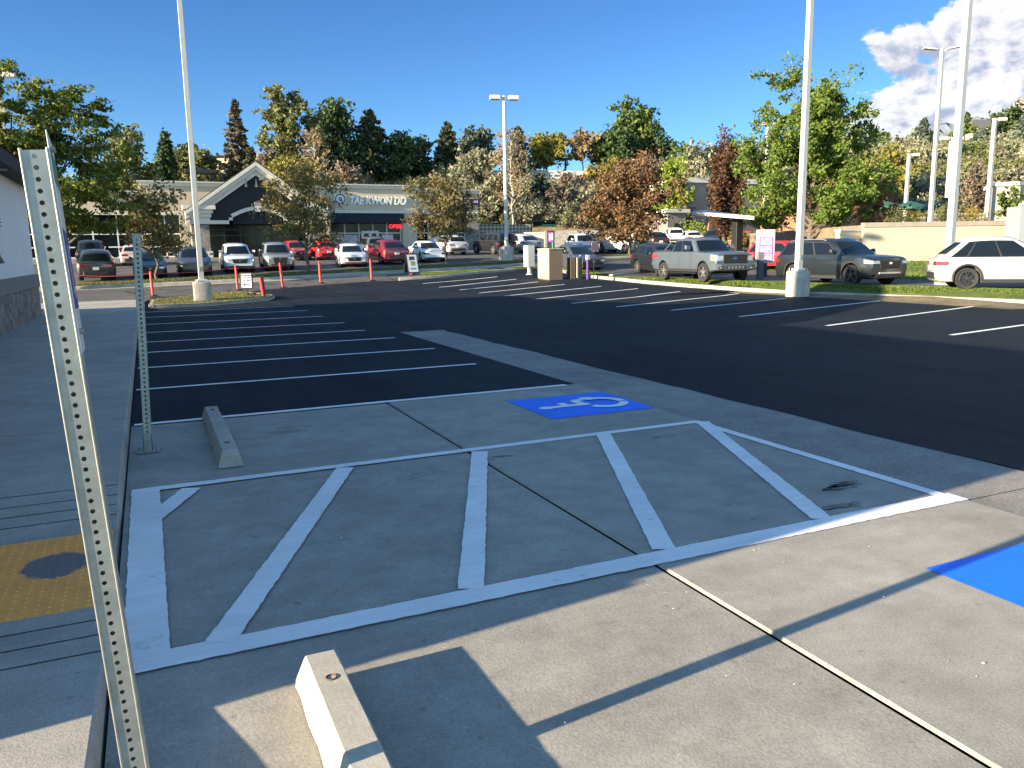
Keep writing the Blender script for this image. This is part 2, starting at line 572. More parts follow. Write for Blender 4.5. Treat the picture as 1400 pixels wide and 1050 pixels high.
def hill_material():
    m, N, L, P = new_mat('dry_hill_soil')
    t = N.new('ShaderNodeTexCoord'); vec = t.outputs['Object']
    a, _ = mix_noise(N, L, vec, .12, .35, .65, (.16, .13, .075), (.30, .22, .12), 8)
    b, _ = mix_noise(N, L, vec, .9, .4, .62, (.10, .11, .045), (1, 1, 1), 7)
    c = rgb_mix(N, L, .55, a, b, 'MULTIPLY')
    d, dn = mix_noise(N, L, vec, 9, .3, .7, (.7,) * 3, (1.25,) * 3, 6)
    c = rgb_mix(N, L, 1.0, c, d, 'MULTIPLY')
    L.new(c, P.inputs['Base Color']); P.inputs['Roughness'].default_value = 1.0
    bn = N.new('ShaderNodeBump'); bn.inputs['Strength'].default_value = .6; bn.inputs['Distance'].default_value = .15
    L.new(dn, bn.inputs['Height']); L.new(bn.outputs[0], P.inputs['Normal'])
    return m


land = link('ground', np_mesh('ground', co, qd, hill_material(), True)); land['kind'] = 'structure'

# ---- paving near the camera (flat); X0 is the kerb line
X0, XG1, XG2, YC, YG = -0.30, 5.21, 6.26, 9.36, 17.7
NEAR = -8.0
sheet('concrete_pad', [(X0 + .02, NEAR), (2.533, NEAR), (2.533, YC), (X0 + .02, YC)], CONC, -.007, 0, gfun=None)
sheet('concrete_pad', [(2.572, NEAR), (XG1 - .006, NEAR), (XG1 - .006, YC), (2.572, YC)], CONC, 0, 0, gfun=None)
mb = MB(); mb.add([(2.561, NEAR, -.014), (2.572, NEAR, 0), (2.572, YC, 0), (2.561, YC, -.014)], [(0, 1, 2, 3)]); o = mb.build('concrete_pad_lip', KERBC); o['kind'] = 'structure'
sheet('joint_bed', [(2.50, NEAR), (2.60, NEAR), (2.60, YC), (2.50, YC)], DARK, -.035, 0, gfun=None)
sheet('joint_bed', [(XG1 - .02, NEAR), (XG1 + .02, NEAR), (XG1 + .02, YC), (XG1 - .02, YC)], DARK, -.018, 0, gfun=None)


def wavy(a, b, amp, n=60, axis=0, seed=1):
    """a straight edge with the small wobble of a hand-poured one"""
    r = np.random.default_rng(seed); t = np.linspace(0, 1, n)
    off = np.interp(t, np.linspace(0, 1, n // 3), r.normal(0, amp, n // 3))
    off[0] = off[-1] = 0
    pts = [(a[0] + (b[0] - a[0]) * k, a[1] + (b[1] - a[1]) * k) for k in t]
    return [(p[0] + (o if axis == 0 else 0), p[1] + (o if axis == 1 else 0)) for p, o in zip(pts, off)]


ge = wavy((XG2, YG), (XG2, NEAR), .028, 150, 0, 3)
for a_, b_ in ((NEAR, 3.62), (3.63, YG)):
    poly = [(XG1 + .004, a_)] + [p for p in reversed(ge) if a_ < p[1] < b_]
    poly = [(XG1 + .004, a_), (XG2 + .03, a_), (XG2 + .03, b_), (XG1 + .004, b_)]
    sheet('gutter', poly, GUTC, -.006, 0, gfun=None)

# sealed asphalt: stall field on the left, aisle on the right, far end
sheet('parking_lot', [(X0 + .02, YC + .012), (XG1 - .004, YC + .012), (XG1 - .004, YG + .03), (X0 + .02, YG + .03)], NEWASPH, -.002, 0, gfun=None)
pE = [(k[0] + .05, k[1]) for k in RKERB]
# where the fresh seal stops on the far side
SEAL = [flat(195, 421), hit(207, 407), hit(323, 400), hit(385, 394), hit(437, 390), hit(507, 385), hit(550, 384)]
SEALXY = [(p.x, p.y) for p in SEAL]
far_edge = [(21.5, 41.5), (19.8, 44.0)] + SEALXY[::-1][0:0]
lotE = [p for p in ge if p[1] <= YG]
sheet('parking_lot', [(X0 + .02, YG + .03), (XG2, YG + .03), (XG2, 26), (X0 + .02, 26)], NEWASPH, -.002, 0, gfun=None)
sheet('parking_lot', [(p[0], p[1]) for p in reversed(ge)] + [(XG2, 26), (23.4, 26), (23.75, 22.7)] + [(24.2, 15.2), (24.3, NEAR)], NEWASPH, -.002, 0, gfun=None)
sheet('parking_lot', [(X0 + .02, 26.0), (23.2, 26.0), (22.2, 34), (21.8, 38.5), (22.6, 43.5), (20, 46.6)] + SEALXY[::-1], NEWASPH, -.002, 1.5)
# older road and the lots beyond it
OLD = [(-60, 33.2), (-.4, 33.2)] + SEALXY[1:] + [(20, 46.7), (26, 47), (60, 47), (80, 52), (70, 88), (30.5, 88.5), (30.5, 76), (-60, 76)]
sheet('road', OLD, OLDASPH, -.035, 3.0)

# ---- sidewalk with the kerb ramp let into it
def walk_z(x, y):
    if y > 7.05: return .15
    if y > 5.75: return .15 * (y - 5.75) / 1.30 + .006
    if y > 4.40: return .006
    return min(.15, .006 + .078 * (4.40 - y))


XW = -2.97
sheet('sidewalk', [(XW - .1, NEAR), (X0 - .02, NEAR), (X0 - .02, 33.0), (XW - .1, 33.0)], WALKC, 0, .25, gfun=walk_z)
mbk = MB()
yy = np.arange(NEAR, 33.01, .25)
rows = []
for y in yy:
    z = walk_z(0, y)
    rows.append([(X0 - .02, y, z), (X0 - .012, y, z - .004), (X0 - .003, y, z - .02), (X0 + .008, y, -.05)])
nv = 4
mbk.add([v for r_ in rows for v in r_], [(i * nv + k, i * nv + k + 1, (i + 1) * nv + k + 1, (i + 1) * nv + k) for i in range(len(rows) - 1) for k in range(nv - 1)])
kb = mbk.build('sidewalk_kerb', WALKC, smooth=40); kb['kind'] = 'structure'
# tooled grooves and joints
mg = MB()
def groove(y, x0, x1, w=.011):
    z = walk_z(0, y) + .0022
    mg.add([(x0, y - w / 2, z), (x1, y - w / 2, z), (x1, y + w / 2, z), (x0, y + w / 2, z)], [(0, 1, 2, 3)])
for y in (5.98, 6.16, 6.34, 6.54, 3.80, 4.02, 4.24, 4.38): groove(y, XW, X0 - .025)
for y in (2.2, 8.6, 10.4, 12.2, 14.0, 15.8, 17.6, 19.4, 21.2, 23.0, 24.8, 26.6, 28.4, 30.2): groove(y, XW, X0 - .025, .008)
gv = mg.build('sidewalk_grooves', mat('groove_dirt', (.03, .03, .03), .9)); gv['kind'] = 'structure'

# yellow warning pad with truncated domes
def pad_mat():
    m, N, L, P = new_mat('yellow_warning_pad')
    t = N.new('ShaderNodeTexCoord'); vec = t.outputs['Object']
    a, _ = mix_noise(N, L, vec, 6, .3, .7, (.74, .29, .055), (.86, .37, .075), 6)
    sp = N.new('ShaderNodeSeparateXYZ'); L.new(vec, sp.inputs[0])
    def mth(op, p, q=None):
        n = N.new('ShaderNodeMath'); n.operation = op
        for i, v in enumerate((p, q)):
            if v is None: continue
            if isinstance(v, (int, float)): n.inputs[i].default_value = v
            else: L.new(v, n.inputs[i])
        return n.outputs[0]
    ex = mth('POWER', mth('DIVIDE', mth('SUBTRACT', sp.outputs[0], -.62), .19), 2)
    ey = mth('POWER', mth('DIVIDE', mth('SUBTRACT', sp.outputs[1], 5.17), .225), 2)
    nz = N.new('ShaderNodeTexNoise'); nz.inputs['Scale'].default_value = 9; nz.inputs['Detail'].default_value = 8
    L.new(vec, nz.inputs['Vector'])
    rr = mth('ADD', mth('ADD', ex, ey), mth('MULTIPLY', nz.outputs[0], .9))
    mr = N.new('ShaderNodeMapRange'); L.new(rr, mr.inputs[0]); mr.inputs[1].default_value = 1.2; mr.inputs[2].default_value = 1.45
    c = rgb_mix(N, L, mr.outputs[0], (.15, .125, .12), a)
    L.new(c, P.inputs['Base Color']); P.inputs['Roughness'].default_value = .75
    return m
mp = MB(); px0, px1, py0, py1, pz = -1.52, -.335, 4.44, 5.70, .012
mp.box(px0, py0, -.02, px1, py1, pz)
for i in range(20):
    for j in range(21):
        cx, cy = px0 + .03 + i * .0595, py0 + .03 + j * .06
        v = []
        for r_, z in ((.013, pz), (.007, pz + .006)):
            v += [(cx + r_ * math.cos(k * math.pi / 3), cy + r_ * math.sin(k * math.pi / 3), z) for k in range(6)]
        mp.add(v, [(k, (k + 1) % 6, 6 + (k + 1) % 6, 6 + k) for k in range(6)] + [(6, 7, 8, 9, 10, 11)])
tag(mp.build('warning_pad', pad_mat(), smooth=30), 'yellow bumpy tactile pad with a worn grey patch on the kerb ramp', 'tactile pad')

# ---- painted markings, each a thin coat 4 mm above the paving
def strip(mb, a, b, w, z=.004, jag=.004, seed=0, mi=0):
    a, b = Vector((a[0], a[1], 0)), Vector((b[0], b[1], 0)); d = (b - a); L_ = d.length; d.normalize(); nn = Vector((-d.y, d.x, 0))
    n = max(2, int(L_ / .045)); r_ = random.Random(seed + int(L_ * 100))
    vs = []
    for i in range(n + 1):
        p = a + d * (L_ * i / n)
        for s_ in (-1, 1):
            q = p + nn * (s_ * w / 2 + r_.uniform(-jag, jag)); vs.append((q.x, q.y, z))
    mb.add(vs, [(2 * i, 2 * i + 2, 2 * i + 3, 2 * i + 1) for i in range(n)], mi)


mk = MB()
for i, y in enumerate((9.34, 11.86, 14.2, 16.48, 18.5, 20.85, 23.4, 26.1, 28.6)):
    strip(mk, (X0 + .05, y), (5.05 if i == 0 else (4.75, 4.85, 4.75, 4.6, 4.65, 4.6, 4.65, 4.6)[i - 1], y), .10, z=.006, seed=i)
for a_, b_ in (((1011, 434), (1203, 412)), ((1130, 446), (1337, 419)), ((1300, 460), (1480, 434)), ((918, 425), (1075, 408)), ((843, 420), (1010, 402)),
               ((782, 415), (930, 399)), ((733, 409), (872, 395)), ((690, 405), (822, 392)), ((655, 401), (772, 389)), ((628, 397), (735, 386)), ((600, 393), (706, 382)), ((578, 388), (680, 379))):
    p, q = hit(*a_), hit(*b_)
    n0 = len(mk.v)
    strip(mk, (p.x, p.y), (q.x, q.y), .115, z=0, jag=.003, seed=int(p.x * 10))
    for k in range(n0, len(mk.v)):
        v = mk.v[k]; mk.v[k] = (v[0], v[1], g(v[0], v[1]) + .006)
om = mk.build('stall_lines', STRIPEP); om['kind'] = 'structure'

ma = MB()
AW, AE, AS, AN = -.22, 5.16, 3.70, 6.68
strip(ma, (AW - .02, AN - .05), (AE, AN - .05), .105, z=.0050, seed=1)                     # far edge
strip(ma, (AW - .02, AS), (AE + .06, AS), .17, z=.0052, seed=2)                             # near edge
strip(ma, (AW + .08, AS + .05), (AW + .08, AN - .02), .20, z=.0058, seed=3, jag=.004)       # beside the kerb
strip(ma, (AE - .03, AS + .05), (AE - .03, AN - .02), .105, z=.0059, seed=4)                # beside the gutter
for a_, b_ in (((.46, 3.76), (.98, 6.60)), ((1.77, 3.76), (2.19, 6.60)), ((2.99, 3.76), (3.46, 6.60)), ((4.32, 3.76), (5.03, 6.60))):
    pass
for (x1, y1), (x2, y2) in (((300, 880), (472, 640)), ((644, 806), (656, 618)), ((908, 752), (825, 594)), ((1124, 710), (960, 577)), ((196, 720), (262, 668))):
    p, q = flat(x1, y1), flat(x2, y2)
    strip(ma, (p.x, p.y), (q.x, q.y), .145, z=.0064, seed=int(x1))
oa = ma.build('access_aisle_markings', WHITEP); oa['kind'] = 'structure'


def access_symbol(label, x0, y0, x1, y1, flip=1):
    root = empty('accessible_symbol', ((x0 + x1) / 2, (y0 + y1) / 2, 0), 0, label, 'pavement symbol')
    w, h = (x1 - x0) / 2, (y1 - y0) / 2
    mb = MB(); n = 10
    vs = [(-w + 2 * w * i / n, -h + 2 * h * j / n, .0045) for j in range(n + 1) for i in range(n + 1)]
    mb.add(vs, [(j * (n + 1) + i, j * (n + 1) + i + 1, (j + 1) * (n + 1) + i + 1, (j + 1) * (n + 1) + i) for j in range(n) for i in range(n)])
    mb.build('blue_square', BLUEP, root)
    ms = MB(); z = .0085
    zk = [z]
    def pl(pts):
        zk[0] += .0002; ms.add([(flip * x * 1.12, y * 1.12, zk[0]) for x, y in pts], [list(range(len(pts)))])
    def bar(a, b, t):
        a, b = Vector(a), Vector(b); d = (b - a).normalized(); q = Vector((-d.y, d.x)) * t * .64
        pl([a + q, b + q, b - q, a - q])
    # the figure lies with its head toward -X; wheel toward +X
    pl([(-.40 + .085 * math.cos(k * math.pi / 8), -.035 + .065 * math.sin(k * math.pi / 8)) for k in range(16)])
    bar((-.34, -.03), (.10, -.035), .075)
    bar((-.16, -.02), (-.16, .13), .07)
    bar((.03, -.02), (.03, .19), .075)
    bar((.03, .18), (.20, .20), .07)
    bar((.19, .17), (.19, .30), .07); bar((.19, .28), (.30, .25), .05)
    arc = []
    a0, a1 = R(-152), R(118)
    for r_ in (.275, .175):
        seq = [(0.27 + r_ * math.cos(a0 + (a1 - a0) * k / 26) * .95, -.045 + r_ * math.sin(a0 + (a1 - a0) * k / 26)) for k in range(27)]
        arc.append(seq)
    for k in range(26):
        if 13 <= k < 14: continue
        pl([arc[0][k], arc[0][k + 1], arc[1][k + 1], arc[1][k]])
    ms.build('wheelchair_figure', STRIPEP, root)
    return root


access_symbol('blue square with a white wheelchair figure in the shaded stall by the gutter', 3.86, 7.46, 5.20, 8.66)
access_symbol('bright blue painted square in the sunlit stall cut by the right edge of the photo', 3.86, 1.70, 5.20, 2.90)

# loose flakes of old paint and grit on the concrete; tyre scuffs
mf = MB(); r_ = random.Random(5)
spots_ = [flat(1250, 740), flat(1080, 690 + 90), flat(900, 800), flat(1360, 860), flat(600, 880), flat(1040, 950), flat(1330, 880), flat(940, 790)]
for i in range(120):
    c = r_.choice(spots_); x, y = c.x + r_.gauss(0, .45), c.y + r_.gauss(0, .22)
    if i < 40: x, y = r_.uniform(.6, 5), r_.uniform(1.4, 8.8)
    if not (.7 < x < 5.1): continue
    s_ = min(.014, .0026 * math.exp(r_.gauss(0, .6))); a = r_.uniform(0, 6.28)
    vs = []
    for k in range(5):
        t = a + k * 1.2566; q = s_ * r_.uniform(.5, 1.3)
        vs.append((x + q * math.cos(t) * 1.6, y + q * math.sin(t), .002))
    mf.add(vs + [(x, y, .002 + s_ * r_.uniform(.5, 1.0))], [(k, (k + 1) % 5, 5) for k in range(5)])
fl = mf.build('paint_flakes', mat('flake_cream', (.52, .48, .38), .9, var=.4, scale=30)); fl['kind'] = 'stuff'
tag(fl, 'scattered cream flakes and grit on the sunlit concrete', 'debris')
mf = MB()
for px, py, n, L_, wd in ((1160, 663, 9, .30, .02), (1165, 692, 6, .42, .012), (690, 625, 5, .22, .014), (585, 650, 4, .40, .008), (410, 588, 4, .45, .010), (905, 598, 3, .3, .008), (1145, 666, 6, .2, .03)):
    c = flat(px, py)
    for k in range(n):
        x, y = c.x + r_.gauss(0, .05), c.y + r_.gauss(0, .03)
        pts = [(x - L_ / 2 + L_ * t, y + .12 * L_ * math.sin(t * 2 + k) + r_.gauss(0, .004)) for t in np.linspace(0, r_.uniform(.4, 1), 7)]
        for i in range(6):
            w_ = wd * r_.uniform(.1, .6)
            (xa, ya), (xb, yb) = pts[i], pts[i + 1]
            mf.add([(xa, ya - w_, .0032), (xb, yb - w_, .0032), (xb, yb + w_, .0032), (xa, ya + w_, .0032)], [(0, 1, 2, 3)])
sc = mf.build('tyre_scuffs', mat('scuff_black', (.085, .083, .08), .85, var=.6, scale=60)); sc['kind'] = 'structure'

# ---- kerbs and turf
kp = [(k[0], k[1]) for k in RKERB]
kerb('kerb', [(24.4, -8)] + kp + [(p.x, p.y) for p in (hit(660, 373.5), hit(600, 380.5), hit(546, 383.5))], side=-1, h=.15, w=.17)
GRASSG = surface_mat('turf_soil', (.06, .085, .02), (.10, .13, .035), speck=.4, stain=.4, fine=40, rough=.95)
BLADE = leaf_mat('grass_blades', [(.05, .10, .012), (.10, .165, .025), (.16, .20, .04), (.08, .14, .02)], .3)


DRYBLADE = leaf_mat('dry_grass_blades', [(.11, .11, .04), (.17, .15, .06), (.09, .11, .025), (.22, .19, .09)], .3)


def inside(poly, x, y):
    c = False; n = len(poly); j = n - 1
    for i in range(n):
        (xi, yi), (xj, yj) = poly[i], poly[j]
        if (yi > y) != (yj > y) and x < (xj - xi) * (y - yi) / (yj - yi) + xi: c = not c
        j = i
    return c


def turf(label, poly, n, hgt, zoff=.14, seed=1, step=1.0, low=None, mat_=None):
    gf = (lambda x, y: max(g(x, y), low)) if low is not None else gz
    o = sheet('turf_bed', poly, GRASSG, zoff, step, gfun=gf)
    r2 = np.random.default_rng(seed)
    xs_ = [p[0] for p in poly]; ys_ = [p[1] for p in poly]
    P = []
    while len(P) < n:
        X = r2.uniform(min(xs_), max(xs_), 4000); Y = r2.uniform(min(ys_), max(ys_), 4000)
        P += [(a, b) for a, b in zip(X, Y) if inside(poly, a, b)]
    P = np.array(P[:n]); z = (np.maximum(gz(P[:, 0], P[:, 1]), low) if low is not None else gz(P[:, 0], P[:, 1])) + zoff
    a = r2.uniform(0, 6.28, n); hh = hgt * r2.uniform(.5, 1.3, n); w = .012 + .012 * r2.random(n); w *= max(1, hgt / .06)
    ln = r2.normal(0, .5, (n, 2)) * hh[:, None]
    b0 = np.stack([P[:, 0] - w * np.cos(a), P[:, 1] - w * np.sin(a), z - .01], 1)
    b1 = np.stack([P[:, 0] + w * np.cos(a), P[:, 1] + w * np.sin(a), z - .01], 1)
    t0 = np.stack([P[:, 0] + ln[:, 0], P[:, 1] + ln[:, 1], z + hh], 1)
    co_ = np.stack([b0, b1, t0], 1).reshape(-1, 3)
    me = np_mesh('grass', co_, np.arange(3 * n).reshape(n, 3), mat_ or BLADE)
    go = link('grass', me); go['kind'] = 'stuff'
    tag(go, label, 'grass')


k2 = [(k[0] + .17, k[1]) for k in RKERB]
inner = [(25.7, 2.0), (25.6, 9.0), (25.5, 15.2), (24.2, 22.64), (23.6, 29.0), (23.4, 34.0), (23.1, 38.5), (23.9, 42.5)]
turf('mown green grass strip behind the right kerb of the parking lot', [(24.5, -8)] + k2 + inner[::-1] + [(26, -8)], 75000, .05, .012, 1, low=.115)
far_in = [hit(707, 370.5), hit(640, 371.5), hit(600, 375), hit(575, 377)]
far_k = [hit(661, 372.5), hit(601, 379.5), hit(580, 381)]
turf('thin grass strip on the far kerb island beside the folding sign', [(22.3, 43.6), (24.0, 43.2)] + [(p.x, p.y) for p in far_in] + [(p.x - .0, p.y + .2) for p in far_k[::-1]], 9000, .06, .10, 2)

isl = [hit(204, 422), hit(290, 418.5), hit(368, 411.5), hit(376, 407.5), hit(345, 403.5), hit(300, 404), hit(262, 408), hit(206, 414)]
islp = [(p.x, p.y) for p in isl]
kerb('kerb', islp + [islp[0]], side=1, h=.13, w=.15)
turf('small grass island around the left light pole and the arrow sign', islp, 9000, .06, .10, 3, mat_=DRYBLADE)
# walks at the left, sunlit beyond the shade
sheet('sidewalk', [(-40, 33.0), (X0 - .02, 33.0), (X0 - .02, 34.9), (-40, 34.9)], WALKC, .10, 2.0)
sheet('sidewalk', [(-40, 30.0), (XW - .1, 30.0), (XW - .1, 33.0), (-40, 33.0)], WALKC, .15, 2.0)
# verge with kerb and gutter in front of the shops' parking row
vg0 = [hit(60, 388), hit(200, 383.5), hit(340, 380), (hit(480, 374)), hit(600, 367.5), hit(668, 361)]
vg = [(p.x, p.y) for p in vg0]
lr = (vg[-1][0] - vg[0][0], vg[-1][1] - vg[0][1])
Y_V = 45.6
vgl = [(-14, Y_V), (0, Y_V), (8, Y_V + .2), (14, Y_V + .5), (20, Y_V + 1.0), (26.5, Y_V + 2.6)]
sheet('gutter', [(p[0], p[1] - .75) for p in vgl] + [(p[0], p[1] + .02) for p in vgl[::-1]], KERBC, -.02, 1.5)
kerb('kerb', vgl, side=1, h=.14, w=.18)
turf('patchy grass verge with small trees in front of the parked row', [(p[0], p[1] + .18) for p in vgl] + [(p[0], p[1] + 2.6) for p in vgl[::-1]], 22000, .07, .11, 4, 1.5, mat_=DRYBLADE)
# middle verge in front of the centre row of cars, and kerbs of the exit lane
mv = [spot(728, 57.5), spot(790, 57), spot(850, 57.5), spot(905, 60), spot(935, 64)]
mvp = [(p.x, p.y) for p in mv]
kerb('kerb', mvp, side=1, h=.15, w=.2)
turf('narrow grass verge with a tree in front of the centre row of cars', [(p[0], p[1] + .2) for p in mvp] + [(p[0] + .3, p[1] + 2.2) for p in mvp[::-1]], 9000, .08, .11, 5, 1.5, mat_=DRYBLADE)
ex = [hit(838, 379), hit(875, 374.5), hit(905, 371), hit(925, 369)]
exp_ = [(p.x, p.y) for p in ex]
kerb('kerb', exp_, side=1, h=.15, w=.35)
LAWN = [(30.2, 8), (29.5, 22), (29.6, 30), (33, 38), (39.5, 41.6), (46.5, 35.5), (56, 27), (60, 8)]
turf('lawn running up to the pale retaining wall behind the queueing cars', LAWN, 26000, .09, .02, 6, 2.0)
sheet('drive_lane', inner[:-1] + [(24.5, 46.5), (34, 47), (34, 40)] + [(33, 38), (29.6, 30), (29.5, 22), (30.2, 8), (31, -8), (26, -8)][0:], OLDASPH, .015, 1.5)

# ================================================================ VEHICLES
# x runs from tail to nose, y to the driver's left, z up; a shell is lofted from stations along x
HEADL = mat('headlight_lens', (.30, .32, .34), .08, spec=.8, coat=1)
TAILL = mat('tail_light_red', (.20, .006, .006), .15, coat=1)
AMBER = mat('amber_lens', (.7, .22, .03), .15, coat=1)
RIMS = mat('silver_rim', (.50, .50, .51), .3, metal=.8)
RIMB = mat('black_rim', (.02, .02, .022), .35, coat=.4)
PLATE = mat('number_plate', (.62, .60, .55), .5)
SEAM = mat('panel_gap', (.008, .008, .008), .9)
RUBBER = BLACKP

TYPES = {
    # L, W, H, wheelbase, front overhang, wheel radius, clearance, nose z, cowl z, belt z,
    # windshield base/top x from nose, roof rear x, rear glass base x (from nose), deck z
    'suv': dict(L=4.70, W=1.88, H=1.68, wb=2.80, fo=.92, r=.36, gc=.24, nose=.92, cowl=1.06, belt=1.06, wsb=1.35, wst=2.05, rr=4.20, rgb=4.58, deck=1.06),
    'bigsuv': dict(L=5.05, W=2.00, H=1.78, wb=3.02, fo=.92, r=.385, gc=.24, nose=1.04, cowl=1.15, belt=1.13, wsb=1.42, wst=2.10, rr=4.62, rgb=4.94, deck=1.12),
    'crossover': dict(L=4.57, W=1.84, H=1.72, wb=2.70, fo=.94, r=.355, gc=.22, nose=.90, cowl=1.05, belt=1.06, wsb=1.38, wst=2.25, rr=3.72, rgb=4.40, deck=1.05),
    'coupe_suv': dict(L=4.75, W=1.92, H=1.62, wb=2.89, fo=.88, r=.355, gc=.19, nose=.80, cowl=1.02, belt=1.02, wsb=1.15, wst=2.05, rr=3.60, rgb=4.58, deck=1.06),
    'boxy': dict(L=4.60, W=1.88, H=1.86, wb=2.95, fo=.75, r=.40, gc=.27, nose=1.08, cowl=1.15, belt=1.15, wsb=1.50, wst=1.75, rr=4.45, rgb=4.55, deck=1.10),
    'sedan': dict(L=4.70, W=1.82, H=1.44, wb=2.70, fo=.92, r=.33, gc=.17, nose=.74, cowl=.93, belt=.93, wsb=1.30, wst=2.10, rr=3.35, rgb=4.10, deck=1.02),
    'hatch': dict(L=4.35, W=1.80, H=1.48, wb=2.64, fo=.88, r=.33, gc=.18, nose=.76, cowl=.95, belt=.95, wsb=1.18, wst=1.95, rr=3.65, rgb=4.22, deck=.96),
    'pickup': dict(L=5.89, W=2.03, H=1.96, wb=3.68, fo=.95, r=.425, gc=.44, nose=1.24, cowl=1.35, belt=1.33, wsb=1.72, wst=2.25, rr=3.88, rgb=4.02, deck=1.36),
}
SHELLS = {}


def shell_mesh(t):
    if t in SHELLS: return SHELLS[t]
    p = TYPES[t]; L, W, H = p['L'], p['W'], p['H']; hw = W / 2; N_ = L / 2
    gc, nose, cowl, belt, deck = p['gc'], p['nose'], p['cowl'], p['belt'], p['deck']
    xn = lambda s: N_ - s                               # distance from the nose -> x
    blunt = t in ('pickup', 'boxy', 'bigsuv')
    # station: s, half width, bottom z, shoulder z, top z
    e = .86 if blunt else .78
    st = [(0.0, hw * e, gc + .14, nose - .16, nose - .06), (.06, hw * (e + .05), gc + .06, nose - .10, nose),
          (.22, hw * .93, gc, nose - .05, nose + .035), (.50, hw * .975, gc, nose - .01, nose + .07),
          (.85, hw, gc, (nose + belt) / 2 - .03, cowl - (.05 if blunt else .07)), (p['wsb'], hw, gc, belt - .03, cowl)]
    for k in range(1, 6):
        s = p['wsb'] + (p['rgb'] - p['wsb']) * k / 6
        st.append((s, hw, gc, belt - .03 + .02 * k / 6, belt + .0))
    st.append((p['rgb'], hw * .99, gc, deck - .04, deck))
    if t == 'pickup':
        st[-1] = (p['rgb'], hw, gc, deck - .05, deck)
        st += [(4.6, hw, gc, deck - .05, deck), (5.2, hw, gc, deck - .05, deck), (5.65, hw * .985, gc + .02, deck - .05, deck),
               (5.83, hw * .95, gc + .06, deck - .06, deck - .01), (L, hw * .93, gc + .10, deck - .10, deck - .04)]
    else:
        tail = L - p['rgb']
        st += [(p['rgb'] + tail * .45, hw * .95, gc + .04, deck - .06, deck - .005), (p['rgb'] + tail * .85, hw * .88, gc + .10, deck - .12, deck - .04),
               (L, hw * .83, gc + .20, deck - .22, deck - .10)]
    st = sorted(st)
    rows = []
    for s, w, zb, zs, zt in st:
        x = xn(s); mid = zb + .42 * (zs - zb)
        half = [(w * .80, zb), (w * .955, zb + .05), (w * .985, zb + .20), (w, mid), (w * .992, mid + .55 * (zs - mid)), (w * .965, zs), (w * .90, zs + .6 * (zt - zs)), (w * .72, zt), (w * .35, zt + .018)]
        ring = [(x, a, b) for a, b in half] + [(x, 0, zt + .024)] + [(x, -a, b) for a, b in half[::-1]]
        rows.append(ring)
    n = len(rows[0])
    mb = MB()
    mb.add([v for r in rows for v in r], [(i * n + k, (i + 1) * n + k, (i + 1) * n + (k + 1) % n, i * n + (k + 1) % n) for i in range(len(rows) - 1) for k in range(n)]
           + [list(range(n)), [(len(rows) - 1) * n + k for k in range(n)][::-1]])
    me = mb.mesh('body', [DARK, DARK])
    # cut the wheel wells
    tmp = link('body', me)
    axles = (xn(p['fo']), xn(p['fo'] + p['wb']))
    for x in axles:
        cb = MB(); rr = p['r'] * 1.16
        for s_ in (-1, 1):
            vs = [(x + rr * math.cos(a), y, p['r'] + .02 + rr * math.sin(a)) for y in (s_ * (hw - .34), s_ * (hw + .3)) for a in [2 * math.pi * k / 28 for k in range(28)]]
            cb.add(vs, [(k, (k + 1) % 28, 28 + (k + 1) % 28, 28 + k) for k in range(28)] + [list(range(28))[::-1], list(range(28, 56))])
        cut = link('cutter', cb.mesh('cutter', DARK))
        mod = tmp.modifiers.new('b', 'BOOLEAN'); mod.object = cut; mod.operation = 'DIFFERENCE'; mod.solver = 'EXACT'
        dg = bpy.context.evaluated_depsgraph_get()
        m2 = bpy.data.meshes.new_from_object(tmp.evaluated_get(dg))
        tmp.modifiers.clear(); tmp.data = m2
        bpy.data.objects.remove(cut)
    me = tmp.data
    bpy.data.objects.remove(tmp)
    # wells in black: faces deep inside or underneath
    me.materials.clear(); me.materials.append(None); me.materials.append(BLACKP)
    for f in me.polygons:
        c = f.center
        well = any(math.hypot(c.x - x, c.z - p['r'] - .02) < p['r'] * 1.15 for x in axles)
        f.material_index = 1 if ((well and abs(f.normal.y) < .6) or (well and abs(c.y) < hw * .9) or f.normal.z < -.8 and c.z < gc + .1) else 0
    me.shade_smooth(); me.set_sharp_from_angle(angle=R(32))
    SHELLS[t] = (me, rows, axles, st)
    return SHELLS[t]


def cabin_data(t):
    p = TYPES[t]; N_ = p['L'] / 2; hw = p['W'] / 2
    xf0, xf1 = N_ - p['wsb'] + .05, N_ - p['wst']
    xr1, xr0 = N_ - p['rr'], N_ - p['rgb']
    zb, zt = p['belt'] - .03, p['H'] - .09
    wb_, wt = hw * .925, hw * (.80 if t in ('boxy',) else .735)
    if t in ('pickup', 'bigsuv'): wt = hw * .77
    def side(u, v, s):      # u 0 rear .. 1 front, v 0 belt .. 1 roof edge
        x = (xr0 + (xf0 - xr0) * u) * (1 - v) + (xr1 + (xf1 - xr1) * u) * v
        bow = 1 - .10 * max(0, (u - .8) / .2) ** 2 - .07 * max(0, (.2 - u) / .2) ** 2
        return Vector((x, s * (wb_ * (1 - v) + wt * v) * bow, zb + (zt - zb) * v - .05 * v * (abs(u - .55) * 2) ** 2))
    def front(u, v):        # u -1..1 across
        a = side(1, v, 1); return Vector((a.x + .13 * (1 - u * u), a.y * u, a.z + .02 * v * (1 - u * u)))
    def rear(u, v):
        a = side(0, v, 1); return Vector((a.x - .10 * (1 - u * u), a.y * u, a.z + .02 * v * (1 - u * u)))
    return p, side, front, rear


